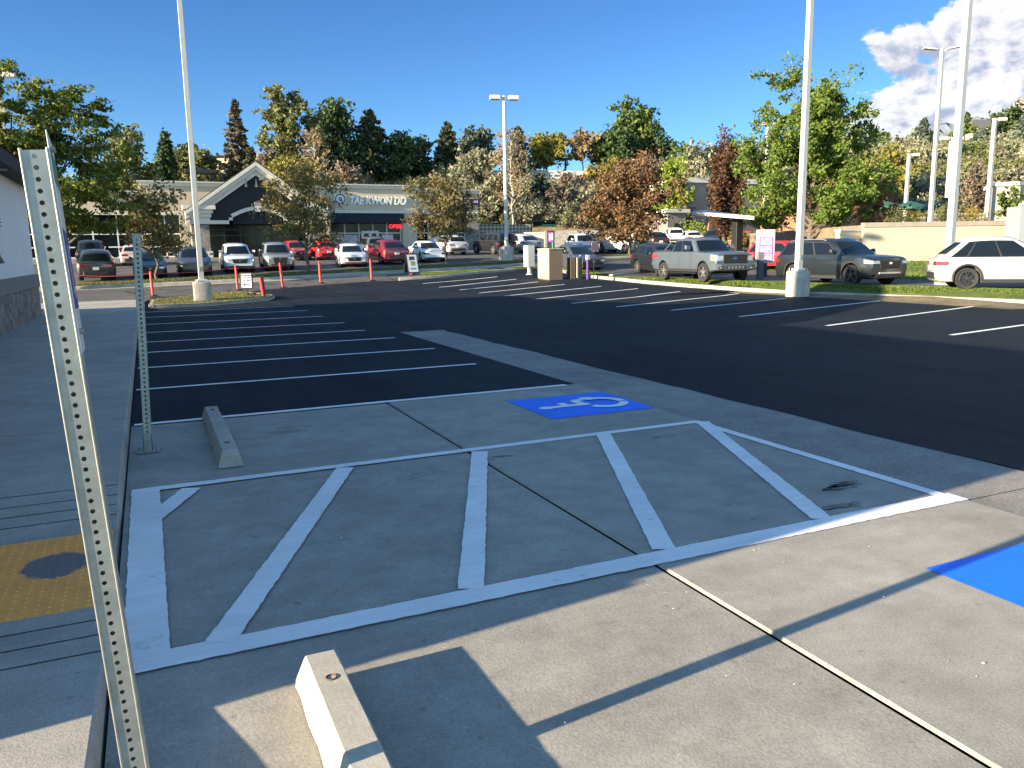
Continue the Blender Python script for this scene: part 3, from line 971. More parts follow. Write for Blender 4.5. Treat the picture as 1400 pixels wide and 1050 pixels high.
def cabin_mesh(t):
    p, side, front, rear = cabin_data(t)
    NU = 9
    def ring(v):
        return [side(k / NU, v, 1) for k in range(NU + 1)] + [front(u, v) for u in (.5, 0, -.5)] + [side(1 - k / NU, v, -1) for k in range(NU + 1)] + [rear(u, v) for u in (-.5, 0, .5)]
    r0, r1, r2 = ring(0), ring(.55), ring(1)
    c = sum((v for v in r2), Vector()) / len(r2)
    r3 = [Vector((c.x + (v.x - c.x) * .95, v.y * .90, v.z + .045)) for v in r2]
    r4 = [Vector((c.x + (v.x - c.x) * .72, v.y * .55, max(v.z for v in r2) + .085)) for v in r2]
    n = len(r0); mb = MB(); rs = [r0, r1, r2, r3, r4]
    mb.add([v for r in rs for v in r], [(i * n + k, i * n + (k + 1) % n, (i + 1) * n + (k + 1) % n, (i + 1) * n + k) for i in range(4) for k in range(n)] + [[4 * n + k for k in range(n)]])
    return mb


def panel(mb, fn, u0, u1, v0, v1, off, nu=6, nv_=3, slant0=0, slant1=0):
    """a thin pane following a surface fn(u, v), set off along its normal"""
    def nrm(u, v):
        du = fn(u + .01, v) - fn(u - .01, v); dv = fn(u, v + .01) - fn(u, v - .01)
        k = du.cross(dv); k.normalize(); return k
    c = fn((u0 + u1) / 2, (v0 + v1) / 2)
    sgn = 1 if nrm((u0 + u1) / 2, (v0 + v1) / 2).dot(Vector((c.x * .2, c.y, .15))) > 0 else -1
    if abs(c.y) < .05: sgn = 1 if nrm((u0 + u1) / 2, (v0 + v1) / 2).x * (1 if c.x > 0 else -1) > 0 else -1
    vs = []
    for j in range(nv_ + 1):
        v = v0 + (v1 - v0) * j / nv_
        ua, ub = u0 + slant0 * j / nv_, u1 + slant1 * j / nv_
        for i in range(nu + 1):
            u = ua + (ub - ua) * i / nu
            vs.append(fn(u, v) + nrm(u, v) * sgn * off)
    mb.add(vs, [(j * (nu + 1) + i, j * (nu + 1) + i + 1, (j + 1) * (nu + 1) + i + 1, (j + 1) * (nu + 1) + i) for j in range(nv_) for i in range(nu)])


WHEELS = {}


def wheel_meshes(r, w, rimm, key):
    if key in WHEELS: return WHEELS[key]
    mb = MB()
    rr = r * .66
    mb.lathe([(rr, -w * .40), (r * .93, -w * .5), (r * .985, -w * .42), (r, -w * .2), (r, w * .2), (r * .985, w * .42), (r * .93, w * .5), (rr, w * .40)], 28, 'y')
    ty = mb.mesh('tyre', TYRE, smooth=40)
    m2 = MB()
    m2.lathe([(rr * 1.0, -w * .38), (rr * 1.0, w * .42), (rr * .92, w * .44), (rr * .88, w * .25), (rr * .86, w * .08), (.001, w * .05)], 28, 'y')
    m3 = MB()
    for k in range(5):
        a = 2 * math.pi * k / 5 + .3
        for da in (-.13, .13):
            ca, sa = math.cos(a + da * .4), math.sin(a + da * .4)
            cb, sb = math.cos(a + da * 1.6), math.sin(a + da * 1.6)
            i_, o_ = rr * .12, rr * .93
            t_ = rr * .075
            q = [(i_ * ca - t_ * sa, i_ * sa + t_ * ca), (i_ * ca + t_ * sa, i_ * sa - t_ * ca), (o_ * cb + t_ * sb, o_ * sb - t_ * cb), (o_ * cb - t_ * sb, o_ * sb + t_ * cb)]
            m3.add([(x, w * .38, z) for x, z in q] + [(x, w * .22, z) for x, z in q], [(0, 1, 2, 3), (0, 1, 5, 4), (1, 2, 6, 5), (2, 3, 7, 6), (3, 0, 4, 7)])
    m3.lathe([(.001, w * .42), (rr * .2, w * .40), (rr * .22, w * .2)], 14, 'y')
    for f, mi in zip(m3.f, m3.m): pass
    n0 = len(m2.v); m2.v += m3.v; m2.f += [[i + n0 for i in f] for f in m3.f]; m2.m += [1] * len(m3.f)
    rim = m2.mesh('rim', [RIMB, rimm], smooth=35)
    WHEELS[key] = (ty, rim)
    return WHEELS[key]


CARMESH = {}


def car(name, label, cat, t, col, px, d, yaw, flake=0.0, clad=False, rim='silver', detail=True, roofcol=None, rails=None, plate=True, group=None, dz=0.0, pylook=345, grille='wide', x=None, y=None, dark_lamps=False):
    me, rows, axles, st = shell_mesh(t)
    p, side, front, rear = cabin_data(t)
    L, W, hw, N_ = p['L'], p['W'], p['W'] / 2, p['L'] / 2
    if x is None:
        q = at(px, pylook, d); x, y = q.x, q.y
    root = empty(name, (x, y, g(x, y) + dz), R(yaw), label, cat, group)
    # sit on sloping land
    fx, fy = math.cos(R(yaw)), math.sin(R(yaw))
    if y > 36:
        pitch = math.atan2(g(x + fx, y + fy) - g(x - fx, y - fy), 2)
        root.rotation_euler = (0, -pitch, R(yaw))
    cid = 'car_paint_%02d' % int(sum(c * 977 * (i + 1) for i, c in enumerate(col)) + flake * 10)
    PM = paint_mat(cid, col, flake)
    key = (t, cid)
    if key not in CARMESH:
        b = me.copy(); b.name = 'body'; b.materials[0] = PM
        cm = cabin_mesh(t).mesh('cabin', paint_mat(cid if roofcol is None else cid + 'r', roofcol or col, flake), smooth=38)
        CARMESH[key] = (b, cm)
    b, cm = CARMESH[key]
    link('body', b, root); link('roof', cm, root)
    # glass
    mb = MB(); panel(mb, front, -.90, .90, .07, .93, .012, 8, 3); mb.build('windshield', GLASS, root, smooth=60)
    mb = MB(); panel(mb, rear, -.86, .86, .22 if t not in ('coupe_suv', 'sedan') else .08, .90, .012, 8, 3); mb.build('rear_window', GLASS, root, smooth=60)
    lay = {'suv': [(.05, .20), (.225, .54), (.565, .90)], 'bigsuv': [(.04, .26), (.285, .585), (.61, .91)], 'crossover': [(.08, .22), (.24, .55), (.57, .89)],
           'coupe_suv': [(.28, .56), (.58, .87)], 'boxy': [(.05, .30), (.33, .62), (.65, .95)], 'sedan': [(.25, .54), (.56, .86)], 'hatch': [(.10, .22), (.24, .55), (.57, .87)],
           'pickup': [(.07, .45), (.49, .90)]}[t]
    for s_ in (-1, 1):
        mb = MB(); panel(mb, lambda u, v, s_=s_: side(u, v, s_), lay[0][0] - .012, lay[-1][1] + .012, .03, .92, .006, 8, 3, slant0=.03, slant1=-.015); mb.build('window_surround', BLACKP, root, smooth=60)
        for i, (u0, u1) in enumerate(lay):
            mb = MB(); sl1 = -.015 if i == len(lay) - 1 else 0
            panel(mb, lambda u, v, s_=s_: side(u, v, s_), u0, u1, .06, .88, .010, 5, 3, slant0=.03 if i == 0 else 0, slant1=sl1)
            mb.build('side_window', GLASS, root, smooth=60)
    # wheels
    ty, rm = wheel_meshes(p['r'], .24, RIMS if rim == 'silver' else RIMB, (p['r'], rim))
    for x_ in axles:
        for s_ in (-1, 1):
            w = link('wheel', ty, root, (x_, s_ * (hw - .135), p['r']), 0 if s_ > 0 else math.pi)
            link('rim', rm, w)
    # lamps
    nz, dk, gc = p['nose'], p['deck'], p['gc']
    blunt = t in ('pickup', 'boxy', 'bigsuv'); e = .86 if blunt else .78
    HWAT = lambda x_: float(np.interp(N_ - x_, [q_[0] for q_ in st], [q_[1] for q_ in st])) + .012
    for s_ in (-1, 1):
        mb = MB()
        lo, hi = {'pickup': (nz - .32, nz - .09), 'boxy': (nz - .30, nz - .09), 'bigsuv': (nz - .24, nz - .12)}.get(t, (nz - .20, nz - .085))
        pl = [(N_ + .012, s_ * hw * .50), (N_ + .010, s_ * hw * e), (N_ - .10, s_ * HWAT(N_ - .10)), (N_ - .34, s_ * HWAT(N_ - .34)), (N_ - .36, s_ * hw * .7), (N_ - .1, s_ * hw * .5)]
        vs = [(a, b_, lo + (.02 if i in (3, 4) else 0)) for i, (a, b_) in enumerate(pl)] + [(a - .012, b_ * .996, hi + (.05 if i in (3, 4) else 0)) for i, (a, b_) in enumerate(pl)]
        n = len(pl); mb.add(vs, [list(range(n)), list(range(n, 2 * n))] + [(i, (i + 1) % n, n + (i + 1) % n, n + i) for i in range(n)])
        mb.build('headlight', HEADL if not dark_lamps else GLASS, root, bevel=.008)
        mb = MB()
        if t == 'pickup': mb.box(-N_ - .015, s_ * hw * .93, dk - .42, -N_ + .10, s_ * hw * .80, dk - .08)
        else:
            zc = dk - .20
            pl = [(-N_ - .015, s_ * hw * .42), (-N_ - .015, s_ * HWAT(-N_)), (-N_ + .12, s_ * HWAT(-N_ + .12)), (-N_ + .34, s_ * HWAT(-N_ + .34)), (-N_ + .34, s_ * hw * .7), (-N_ + .05, s_ * hw * .4)]
            n = 6; lo, hi = zc - .06, zc + .07
            vs = [(a, b_, lo) for a, b_ in pl] + [(a + .015, b_ * .996, hi) for a, b_ in pl]
            mb.add(vs, [list(range(n)), list(range(n, 2 * n))] + [(i, (i + 1) % n, n + (i + 1) % n, n + i) for i in range(n)])
        mb.build('tail_light', TAILL, root, bevel=.006)
        # mirror
        mx = N_ - p['wsb'] - .42
        mb = MB(); zb = p['belt'] + .09
        big = 1.35 if t == 'pickup' else 1
        mb.add([(mx + a * big, s_ * (hw * .93 + b_ * big), zb + c * big) for a, b_, c in ((0, 0, .0), (.10, .03, 0), (.13, .22, .0), (0, .24, .0), (0, .06, .13), (.08, .07, .12), (.09, .21, .13), (0, .23, .15))],
               [(0, 1, 2, 3), (4, 5, 6, 7), (0, 1, 5, 4), (1, 2, 6, 5), (2, 3, 7, 6), (3, 0, 4, 7)])
        mb.build('mirror', PM if not clad else BLACKP, root, bevel=.02)
        if detail:
            fr = axles[0] - p['r'] * 1.2 if False else None
            for xh in (N_ - p['wsb'] - 1.25, N_ - p['wsb'] - 2.20):
                mb = MB(); mb.box(xh - .09, s_ * (hw * .985), p['belt'] - .20, xh + .09, s_ * (hw * 1.012), p['belt'] - .165)
                mb.build('door_handle', PM, root, bevel=.008)
            for xh in (N_ - p['wsb'] - .28, N_ - p['wsb'] - 1.36, N_ - p['wsb'] - 2.32):
                zb0 = gc + .16
                if any(abs(xh - a) < p['r'] * 1.2 for a in axles): zb0 = p['r'] * 2.35
                mid = gc + .42 * (p['belt'] - .03 - gc)
                mb = MB()
                pr = [(hw * 1.0035, max(zb0, mid)), (hw * .9955, mid + .55 * (p['belt'] - .03 - mid)), (hw * .969, p['belt'] - .035)]
                if zb0 < mid: pr = [(hw * .99, zb0)] + pr
                vs = [(xh + dx, s_ * a, z) for a, z in pr for dx in (-.006, .006)]
                mb.add(vs, [(2 * i, 2 * i + 1, 2 * i + 3, 2 * i + 2) for i in range(len(pr) - 1)])
                mb.build('door_gap', SEAM, root)
            mb = MB(); y0 = s_ * (hw * .955)
            mb.box(axles[1] + p['r'] * 1.12, s_ * hw * .9, gc - .01, axles[0] - p['r'] * 1.12, s_ * hw * .997, gc + .12)
            mb.build('sill', BLACKP if (clad or t in ('suv', 'pickup', 'bigsuv')) else PM, root, bevel=.015)
        if clad:
            for x_ in axles:
                mb = MB(); n = 16; ri, ro = p['r'] * 1.155, p['r'] * 1.155 + .055
                vs = []
                for k in range(n + 1):
                    a = math.pi * k / n * 1.12 - math.pi * .06
                    for rr_, yo in ((ri, hw - .06), (ri, hw + .006), (ro, hw + .006), (ro, hw - .06)):
                        vs.append((x_ + rr_ * math.cos(a), s_ * yo * (1 if abs(x_ + rr_ * math.cos(a)) < N_ - .5 else .985), p['r'] + .02 + rr_ * math.sin(a)))
                mb.add(vs, [(4 * k + j, 4 * k + (j + 1) % 4, 4 * k + 4 + (j + 1) % 4, 4 * k + 4 + j) for k in range(n) for j in range(4)])
                mb.build('arch_cladding', BLACKP, root, smooth=40)
    # grille, bumpers, plates
    mb = MB()
    if t == 'pickup':
        mb.box(N_ - .08, -hw * .56, nz - .42, N_ + .025, hw * .56, nz - .06)
        gr = mb.build('grille', BLACKP, root, bevel=.02)
        mb = MB()
        for z in (nz - .36, nz - .27, nz - .18, nz - .10): mb.box(N_ + .02, -hw * .53, z - .012, N_ + .036, hw * .53, z + .012)
        mb.build('grille_bar', BLACKM, gr)
        mb = MB(); mb.lathe([(.001, .012), (.11, .010), (.115, 0)], 20); bd = mb.build('badge', mat('badge_blue', (.02, .06, .22), .3), gr); bd.location = (N_ + .03, 0, nz - .225); bd.rotation_euler = (0, math.pi / 2, 0); bd.scale = (.55, 1, 1)
        mb = MB(); mb.prism([(N_ + .10, -hw * .70), (N_ + .10, hw * .70), (N_ - .06, hw * .95), (N_ - .30, hw * .99), (N_ - .30, -hw * .99), (N_ - .06, -hw * .95)], 'z', nz - .72, nz - .46)
        bp = mb.build('bumper', PM, root, bevel=.03)
        mb = MB(); mb.box(N_ + .08, -hw * .46, nz - .66, N_ + .112, hw * .46, nz - .54); mb.build('intake', BLACKP, bp)
        for k in range(-2, 3):
            mb = MB(); mb.box(N_ + .10, k * .17 - .05, nz - .645, N_ + .118, k * .17 + .05, nz - .555); mb.build('intake_tooth', RIMS, bp)
        for s_ in (-1, 1):
            mb = MB(); mb.box(N_ + .04, s_ * hw * .60, nz - .68, N_ + .108, s_ * hw * .82, nz - .56); fg = mb.build('fog_lamp_recess', BLACKP, bp)
            mb = MB(); mb.box(N_ + .06, s_ * hw * .66, nz - .645, N_ + .113, s_ * hw * .78, nz - .59); mb.build('fog_lamp', HEADL, fg)
            mb = MB(); mb.box(N_ - .25, s_ * hw * .955, nz - .28, N_ - .12, s_ * hw * .80, nz - .13); mb.build('turn_signal', AMBER, root)
        mb = MB(); mb.box(-N_ - .13, -hw * .95, gc + .22, -N_ + .06, hw * .95, gc + .42); mb.build('rear_bumper', CHROME, root, bevel=.03)
        mb = MB(); mb.box(-N_ + .06, -hw * .84, p['deck'] - .02, N_ - p['rgb'] - .16, hw * .84, p['deck'] + .045); mb.build('bed_cover', BLACKP, root, bevel=.02)
        for s_ in (-1, 1):
            mb = MB(); mb.tube([(N_ - p['rgb'] - .12, s_ * hw * .80, p['deck'] + .42), (N_ - p['rgb'] - .75, s_ * hw * .83, p['deck'] + .03)], .035, 8); mb.build('sports_bar', PM, root)
            mb = MB(); mb.box(-N_ + .12, s_ * (hw * 1.000), p['deck'] - .30, -N_ + .62, s_ * (hw * 1.004), p['deck'] - .17); mb.build('decal', mat('decal_red', (.45, .02, .02), .5), root)
        mb = MB(); mb.box(axles[1] + .62, -hw * .99, gc - .10, axles[0] - .62, hw * .99, gc - .03); mb.build('step_bar', BLACKM, root, bevel=.02)
    else:
        gw, gl, gh = {'wide': (.50, nz - .36, nz - .10), 'none': (.30, nz - .12, nz - .11), 'spindle': (.46, gc + .18, nz - .10), 'tall': (.55, nz - .42, nz - .12)}[grille]
        if grille != 'none':
            mb = MB(); mb.prism([(-hw * gw, gh), (hw * gw, gh), (hw * gw * .86, gl), (-hw * gw * .86, gl)], 'x', N_ - .05, N_ + .022)
            gr = mb.build('grille', BLACKP, root, bevel=.012)
            mb = MB()
            for k in range(1, 5):
                z = gl + (gh - gl) * k / 5; mb.box(N_ + .018, -hw * gw * .84, z - .006, N_ + .028, hw * gw * .84, z + .006)
            mb.build('grille_bar', BLACKM, gr)
            mb = MB(); mb.box(N_ + .02, -.07, gh - .14, N_ + .033, .07, gh - .06); mb.build('badge', CHROME, gr, bevel=.01)
        mb = MB(); mb.prism([(N_ + .02, -hw * .62), (N_ + .02, hw * .62), (N_ - .10, hw * .86), (N_ - .22, hw * .86), (N_ - .22, -hw * .86), (N_ - .10, -hw * .86)], 'z', gc + .03, gc + .17)
        mb.build('lower_grille', BLACKP, root, bevel=.015)
        mb = MB(); mb.prism([(-N_ - .025, -hw * .64), (-N_ - .025, hw * .64), (-N_ + .10, hw * .885), (-N_ + .30, hw * .93), (-N_ + .30, -hw * .93), (-N_ + .10, -hw * .885)], 'z', gc + .12, gc + .34)
        mb.build('rear_bumper', BLACKP if clad or t != 'sedan' else PM, root, bevel=.02)
    if plate:
        mb = MB(); zc = dk - .34 if t != 'pickup' else gc + .33
        mb.box(-N_ - .05, -.155, zc - .08, -N_ + .03, .155, zc + .08); mb.build('number_plate', PLATE, root)
    if rails:
        for s_ in (-1, 1):
            mb = MB(); pts = [side(u, 1, s_) * 1 + Vector((0, -s_ * .05, .06)) for u in (.08, .2, .4, .6, .78, .86)]
            mb.tube([pts[0] - Vector((0, 0, .04))] + pts[1:-1] + [pts[-1] - Vector((0, 0, .04))], .022, 6); mb.build('roof_rail', RIMS if rails == 'silver' else BLACKM, root, smooth=50)
    return root


P_ = dict
WHT, SIL, GRY, DGR, BLK = (.78, .78, .76), (.42, .44, .45), (.20, .215, .23), (.035, .04, .045), (.010, .011, .013)
BLU, RED, DRED, CGREEN = (.012, .022, .055), (.45, .012, .016), (.13, .005, .011), (.0075, .0112, .0142)
# the queue in the lane beyond the right kerb
car('pickup_truck', 'light grey crew cab pickup with black grille queueing in the lane', 'pickup truck', 'pickup', (.066, .084, .103), 957, 36.6, -98, rim='silver')
ex_ = car('suv', 'dark grey green large SUV with open driver window behind the tall light pole', 'suv', 'bigsuv', CGREEN, 1146, 31.6, -91, clad=True, rim='black', rails='silver', grille='tall')
mb = MB(); mb.box(2.42, -.55, .42, 2.56, .55, .50); mb.build('skid_plate', RIMS, ex_, bevel=.02)
car('suv', 'white crossover with black wheels and tinted windows cut by the right edge', 'suv', 'crossover', (.40, .39, .375), 1379, 26.3, -42, clad=True, rim='black')
car('car', 'red car hidden between the menu board and the dark green SUV', 'car', 'suv', RED, 1077, 44.5, -80, detail=False)
car('car', 'white car mostly hidden behind the dark green SUV under the maple', 'car', 'sedan', WHT, 1140, 49, -20, detail=False)
car('car', 'black SUV with only its roof showing behind the grey pickup bed', 'car', 'suv', BLK, 906, 43.0, -100, detail=False)
car('sedan', 'dark blue grey sedan waiting behind the brown utility box', 'sedan', 'sedan', (.045, .05, .06), 786, 48, -92)
# front row before the shops
car('suv', 'black SUV seen from behind, leftmost in the row before the shops', 'suv', 'suv', (.02, .022, .026), 131, 45.8, 91, clad=True)
car('car', 'dark navy sedan facing us behind the far sign post', 'car', 'sedan', BLU, 203, 47.3, -90)
car('suv', 'dark grey electric SUV without grille facing us by the left light pole', 'suv', 'coupe_suv', (.06, .068, .078), 263, 49, -90, flake=.3, grille='none', dark_lamps=True)
car('suv', 'white SUV with wide black grille facing us before the gable', 'suv', 'suv', (.66, .70, .73), 323, 51, -91)
car('suv', 'silver grey SUV with big hourglass grille facing us before the gable', 'suv', 'suv', (.27, .29, .31), 377, 52, -92, flake=.4, grille='spindle', rails='black')
car('sedan', 'white sedan in three-quarter front view before the taekwondo shop', 'sedan', 'sedan', (.68, .70, .70), 479, 54.3, -97)
car('suv', 'dark red sloping-roof electric SUV seen from behind near the shop doors', 'suv', 'coupe_suv', DRED, 529, 56.3, 91, grille='none', dark_lamps=True)
car('sedan', 'white grille-less electric sedan facing us beside the dark red one', 'sedan', 'sedan', (.72, .75, .78), 583, 58, -93, grille='none', dark_lamps=True)
# second row against the shops
car('off_roader', 'black boxy off-roader with spare wheel at the left end of the far row', 'off-roader', 'boxy', BLK, 126, 58.5, 90, clad=True, detail=False)
car('car', 'pinkish silver car half hidden behind the far sign post', 'car', 'hatch', (.40, .30, .28), 184, 59, 88, detail=False)
car('sports_car', 'red car behind the small tree nearest the gable', 'car', 'hatch', (.36, .012, .015), 404, 63.5, -88, detail=False)
car('car', 'bright red hatchback seen from behind beside the shop entrance', 'car', 'hatch', (.62, .014, .022), 441, 63.5, 92, detail=False)
car('suv', 'dark SUV parked behind the white sedan at the shop doors', 'suv', 'suv', (.07, .075, .08), 507, 66, 90, detail=False)
car('suv', 'silver SUV seen from behind the rusty tree before the shops', 'suv', 'suv', SIL, 614, 69, 90, detail=False)
# right of the shops
car('suv', 'black square SUV seen from behind beside the middle light pole', 'suv', 'boxy', BLK, 675, 68, 97, detail=False)
car('car', 'silver grey car parked right of the middle light pole', 'car', 'coupe_suv', (.40, .42, .44), 712, 72, 92, detail=False)
car('suv', 'pale blue white SUV facing us behind the banner', 'suv', 'suv', (.55, .60, .66), 796, 66, -104, detail=False, rails='silver')
car('suv', 'silver SUV seen from behind with lit red lamp left of the brown tree', 'suv', 'suv', (.52, .52, .50), 848, 67, 106, detail=False)
car('car', 'black hatchback peeking out between the pale SUV and the silver SUV', 'car', 'hatch', BLK, 812, 71, 95, detail=False)
car('car', 'black car in the shade behind the brown tree trunk', 'car', 'hatch', (.016, .018, .022), 893, 77, 75, detail=False)
car('suv', 'white SUV at the left end of the upper row by the grey building', 'suv', 'suv', WHT, 920, 83, 62, detail=False)
car('sedan', 'silver sedan with red lamps in the upper row by the grey building', 'sedan', 'sedan', (.55, .55, .53), 944, 80, 66, detail=False)
car('sedan', 'black sedan in the upper row between the silver and red sedans', 'sedan', 'sedan', (.02, .022, .03), 976, 82, -140, detail=False)
car('sedan', 'red sedan at the right end of the upper row behind the canopy post', 'sedan', 'sedan', (.33, .014, .02), 1018, 76, -152, detail=False)

# ================================================================ BUILDINGS
STONE = None
def stone_mat():
    m, N, L, P = new_mat('ledge_stone')
    t = N.new('ShaderNodeTexCoord')
    mp_ = N.new('ShaderNodeMapping'); mp_.inputs['Scale'].default_value = (3.2, 3.2, 5.5); L.new(t.outputs['Object'], mp_.inputs[0])
    v = N.new('ShaderNodeTexVoronoi'); v.inputs['Scale'].default_value = 1.0; L.new(mp_.outputs[0], v.inputs['Vector'])
    r = N.new('ShaderNodeValToRGB')
    els = r.color_ramp.elements; els[0].color = (.16, .15, .135, 1); els[1].color = (.42, .37, .30, 1); e = els.new(.5); e.color = (.28, .26, .235, 1)
    L.new(v.outputs['Color'], r.inputs[0])
    v2 = N.new('ShaderNodeTexVoronoi'); v2.feature = 'DISTANCE_TO_EDGE'; L.new(mp_.outputs[0], v2.inputs['Vector'])
    r2 = N.new('ShaderNodeValToRGB'); r2.color_ramp.elements[0].position, r2.color_ramp.elements[1].position = .02, .10
    r2.color_ramp.elements[0].color = (.25, .25, .25, 1)
    L.new(v2.outputs[0], r2.inputs[0])
    c = rgb_mix(N, L, 1.0, r.outputs[0], r2.outputs[0], 'MULTIPLY')
    L.new(c, P.inputs['Base Color']); P.inputs['Roughness'].default_value = .9
    b = N.new('ShaderNodeBump'); b.inputs['Strength'].default_value = .9; b.inputs['Distance'].default_value = .05
    L.new(v2.outputs[0], b.inputs['Height']); L.new(b.outputs[0], P.inputs['Normal'])
    return m
STONE = stone_mat()
WALLW = mat('white_stucco', (.70, .70, .69), .9, var=.05, scale=1.0, bump=.25, bscale=60)
GREYW = mat('grey_stucco', (.19, .175, .155), .9, var=.08, scale=1, bump=.2, bscale=40)
ROOFD = mat('dark_roof', (.022, .022, .024), .8, var=.2, scale=6)
SHADEGL = mat('shop_glass', (.007, .009, .011), .10, spec=.2)
MULL = mat('white_mullion', (.66, .64, .60), .5)
BROWNW = mat('brown_cladding', (.25, .115, .06), .75, var=.15, scale=2, stretch=(6, 6, .4))
POSTER = mat('window_poster', (.55, .48, .52), .7, var=.35, scale=3.5)

# ---- the white building on the left whose wall shades the lot
nb = empty('white_building', (XW, 15, 0), 0, 'white stucco building with stone base and dark eave along the sidewalk', 'building')
def rel(mb, o): mb.v = [(v[0] - o.x, v[1] - o.y, v[2] - o.z) for v in mb.v]; return mb
def part(name, m, root, mb, **k): return rel(mb, root.location).build(name, m, root, **k)
mb = MB(); mb.box(XW - 14, 2.9, 0, XW, 27.1, 4.0); part('wall', WALLW, nb, mb)
mb = MB(); mb.box(XW - .02, 2.86, .0, XW + .07, 27.16, .99); part('stone_base', STONE, nb, mb)
mb = MB(); mb.box(XW - .02, 2.85, .99, XW + .10, 27.18, 1.34); part('base_cap', mat('grey_cap', (.18, .175, .165), .85, var=.1, scale=3), nb, mb, bevel=.01)
mb = MB(); mb.box(XW - 14.4, 2.45, 3.80, XW + .42, 27.5, 4.14); part('fascia', ROOFD, nb, mb, bevel=.01)
mb = MB(); mb.add([(XW + .45, 2.42, 4.14), (XW + .45, 27.53, 4.14), (XW - 14.5, 27.53, 4.14), (XW - 14.5, 2.42, 4.14), (XW - 7, 9, 5.2), (XW - 7, 20.5, 5.2)],
       [(0, 1, 5, 4), (1, 2, 5), (2, 3, 4, 5), (3, 0, 4), (0, 3, 2, 1)]); part('roof', ROOFD, nb, mb)
# the entrance tower above the eave, left of the picture: its shade falls across the lot
T0 = 12.55
tw = [(T0, 4.1), (T0 + .2, 4.5), (16.3, 6.55), (18.2, 7.7), (19.25, 8.05), (19.35, 4.1)]
mb = MB(); mb.prism([(y, z) for y, z in tw], 'x', XW - 1.9, XW + .30); part('entrance_gable', WALLW, nb, mb)
mb = MB()
mb.prism([(2.4 + 17.0, 4.1), (19.5, 4.9), (24.5, 4.5), (24.6, 4.1)], 'x', XW - 2.5, XW - .6); part('parapet', WALLW, nb, mb)
for y in (20.2, 24.0):
    l = MB(); l.add([(XW + .0, y - .16, 1.68), (XW + .0, y + .16, 1.68), (XW + .0, y + .16, 1.92), (XW + .0, y - .16, 1.92), (XW + .22, y - .16, 1.70), (XW + .22, y + .16, 1.70), (XW + .13, y + .16, 1.92), (XW + .13, y - .16, 1.92)],
                  [(0, 1, 2, 3), (4, 5, 6, 7), (0, 1, 5, 4), (1, 2, 6, 5), (2, 3, 7, 6), (3, 0, 4, 7)])
    if y < 22: part('wall_lamp', mat('bronze', (.075, .06, .05), .5), nb, l, bevel=.01)
mb = MB()
for z in (2.52, 2.60, 2.68): mb.box(XW - .005, 21.25, z, XW + .05, 21.75, z + .035)
mb.box(XW - .005, 21.25, 2.48, XW + .05, 21.33, 2.74); part('wall_bracket', mat('bracket_grey', (.3, .3, .3), .6), nb, mb)
mb = MB(); mb.box(XW + .12, 21.5, 3.765, XW + .30, 21.62, 3.80); part('soffit_lamp', mat('lamp_glow', (.35, .35, .33), .5), nb, mb)

# ---- the row of shops
YS = 75.0
def fz(px, py, Y=YS): p = on_y(px, py, Y); return p.x, p.z
BASE = 1.62
sh = empty('shop_building', (10, YS, BASE), 0, 'tan stucco row of shops with a navy gable portal and cream cornices', 'building')
def bar(name, m, x0, z0, x1, z1, y0, y1, root=sh, **k):
    mb = MB(); mb.box(min(x0, x1), y0, min(z0, z1), max(x0, x1), y1, max(z0, z1)); return part(name, m, root, mb, **k)
xa = -13.0; xw = fz(187, 248)[0]; xg = fz(262, 300)[0]; xt0 = fz(455, 250)[0]; xt1 = fz(567, 252)[0]; xe = fz(654, 262)[0]
ztop = fz(300, 249)[1]; ztk = fz(500, 252.5)[1]; zend = fz(610, 258)[1]
zc = lambda py, px=600: fz(px, py)[1]
DEEP = 18.0
# body blocks: upper fascia + piers, leaving the storefront recess
zf = fz(200, 292)[1]                      # bottom of the fascia on the left wing
bar('wall', STUCCO, xa, 5.3, xw, 7.2, YS, YS + DEEP)
bar('wall', STUCCO, xw, zf, xt0, ztop - .35, YS, YS + DEEP)
bar('wall', STUCCO, xt0, zc(290, 510), xt1, ztk - .35, YS - .25, YS + DEEP)
bar('wall', STUCCO, xt1, zc(291), xe, zend - .3, YS + .45, YS + DEEP)
for (x0, x1, z, y) in ((xa, xw, 7.2, YS), (xw, xt0 + .1, ztop, YS), (xt0 - .15, xt1 + .15, ztk, YS - .25), (xt1, xe + .2, zend, YS + .45)):
    mb = MB(); mb.prism([(y, z - .42), (y - .14, z - .40), (y - .20, z - .16), (y - .32, z - .12), (y - .34, z), (y + .3, z)], 'x', x0 - .05, x1 + .05)
    part('cornice', TRIM, sh, mb)
for (x0, x1, z, y) in ((xw - 8, xt0, zf, YS), (xt0, xt1, zc(290, 510), YS - .25), (xt1, xe, zc(291), YS + .45)):
    bar('fascia_trim', TRIM, x0 - .03, z - .12, x1 + .03, z + .14, y - .12, y + .1)
# storefront glazing
def storefront(x0, x1, z1, n, y, skip=(), posters=()):
    bar('shop_window', SHADEGL, x0, BASE + .1, x1, z1, y + .02, y + .10)
    bar('bulkhead', STUCCO2, x0, BASE - .3, x1, BASE + .1, y - .02, y + .12)
    w = (x1 - x0) / n
    for i in range(n + 1):
        bar('mullion', MULL, x0 + w * i - .05, BASE + .1, x0 + w * i + .05, z1, y - .05, y + .02)
    for z in (BASE + .15, BASE + 1.0 if n > 6 else BASE + .2, zc(318.5, 500)):
        bar('mullion', MULL, x0, z - .05, x1, z + .05, y - .047, y + .018)
    for k in posters:
        bar('window_poster', POSTER, x0 + w * k + .12, BASE + .35, x0 + w * (k + 1) - .12, zc(319, 500) - .12, y - .005, y + .018)
storefront(xa, xg - .3, zf - .02, 9, YS + .55)
zsf = zc(304.5, 520)
storefront(xt0 - .4, fz(549, 320)[0], zsf, 5, YS + .35, posters=(0, 1, 3.55))
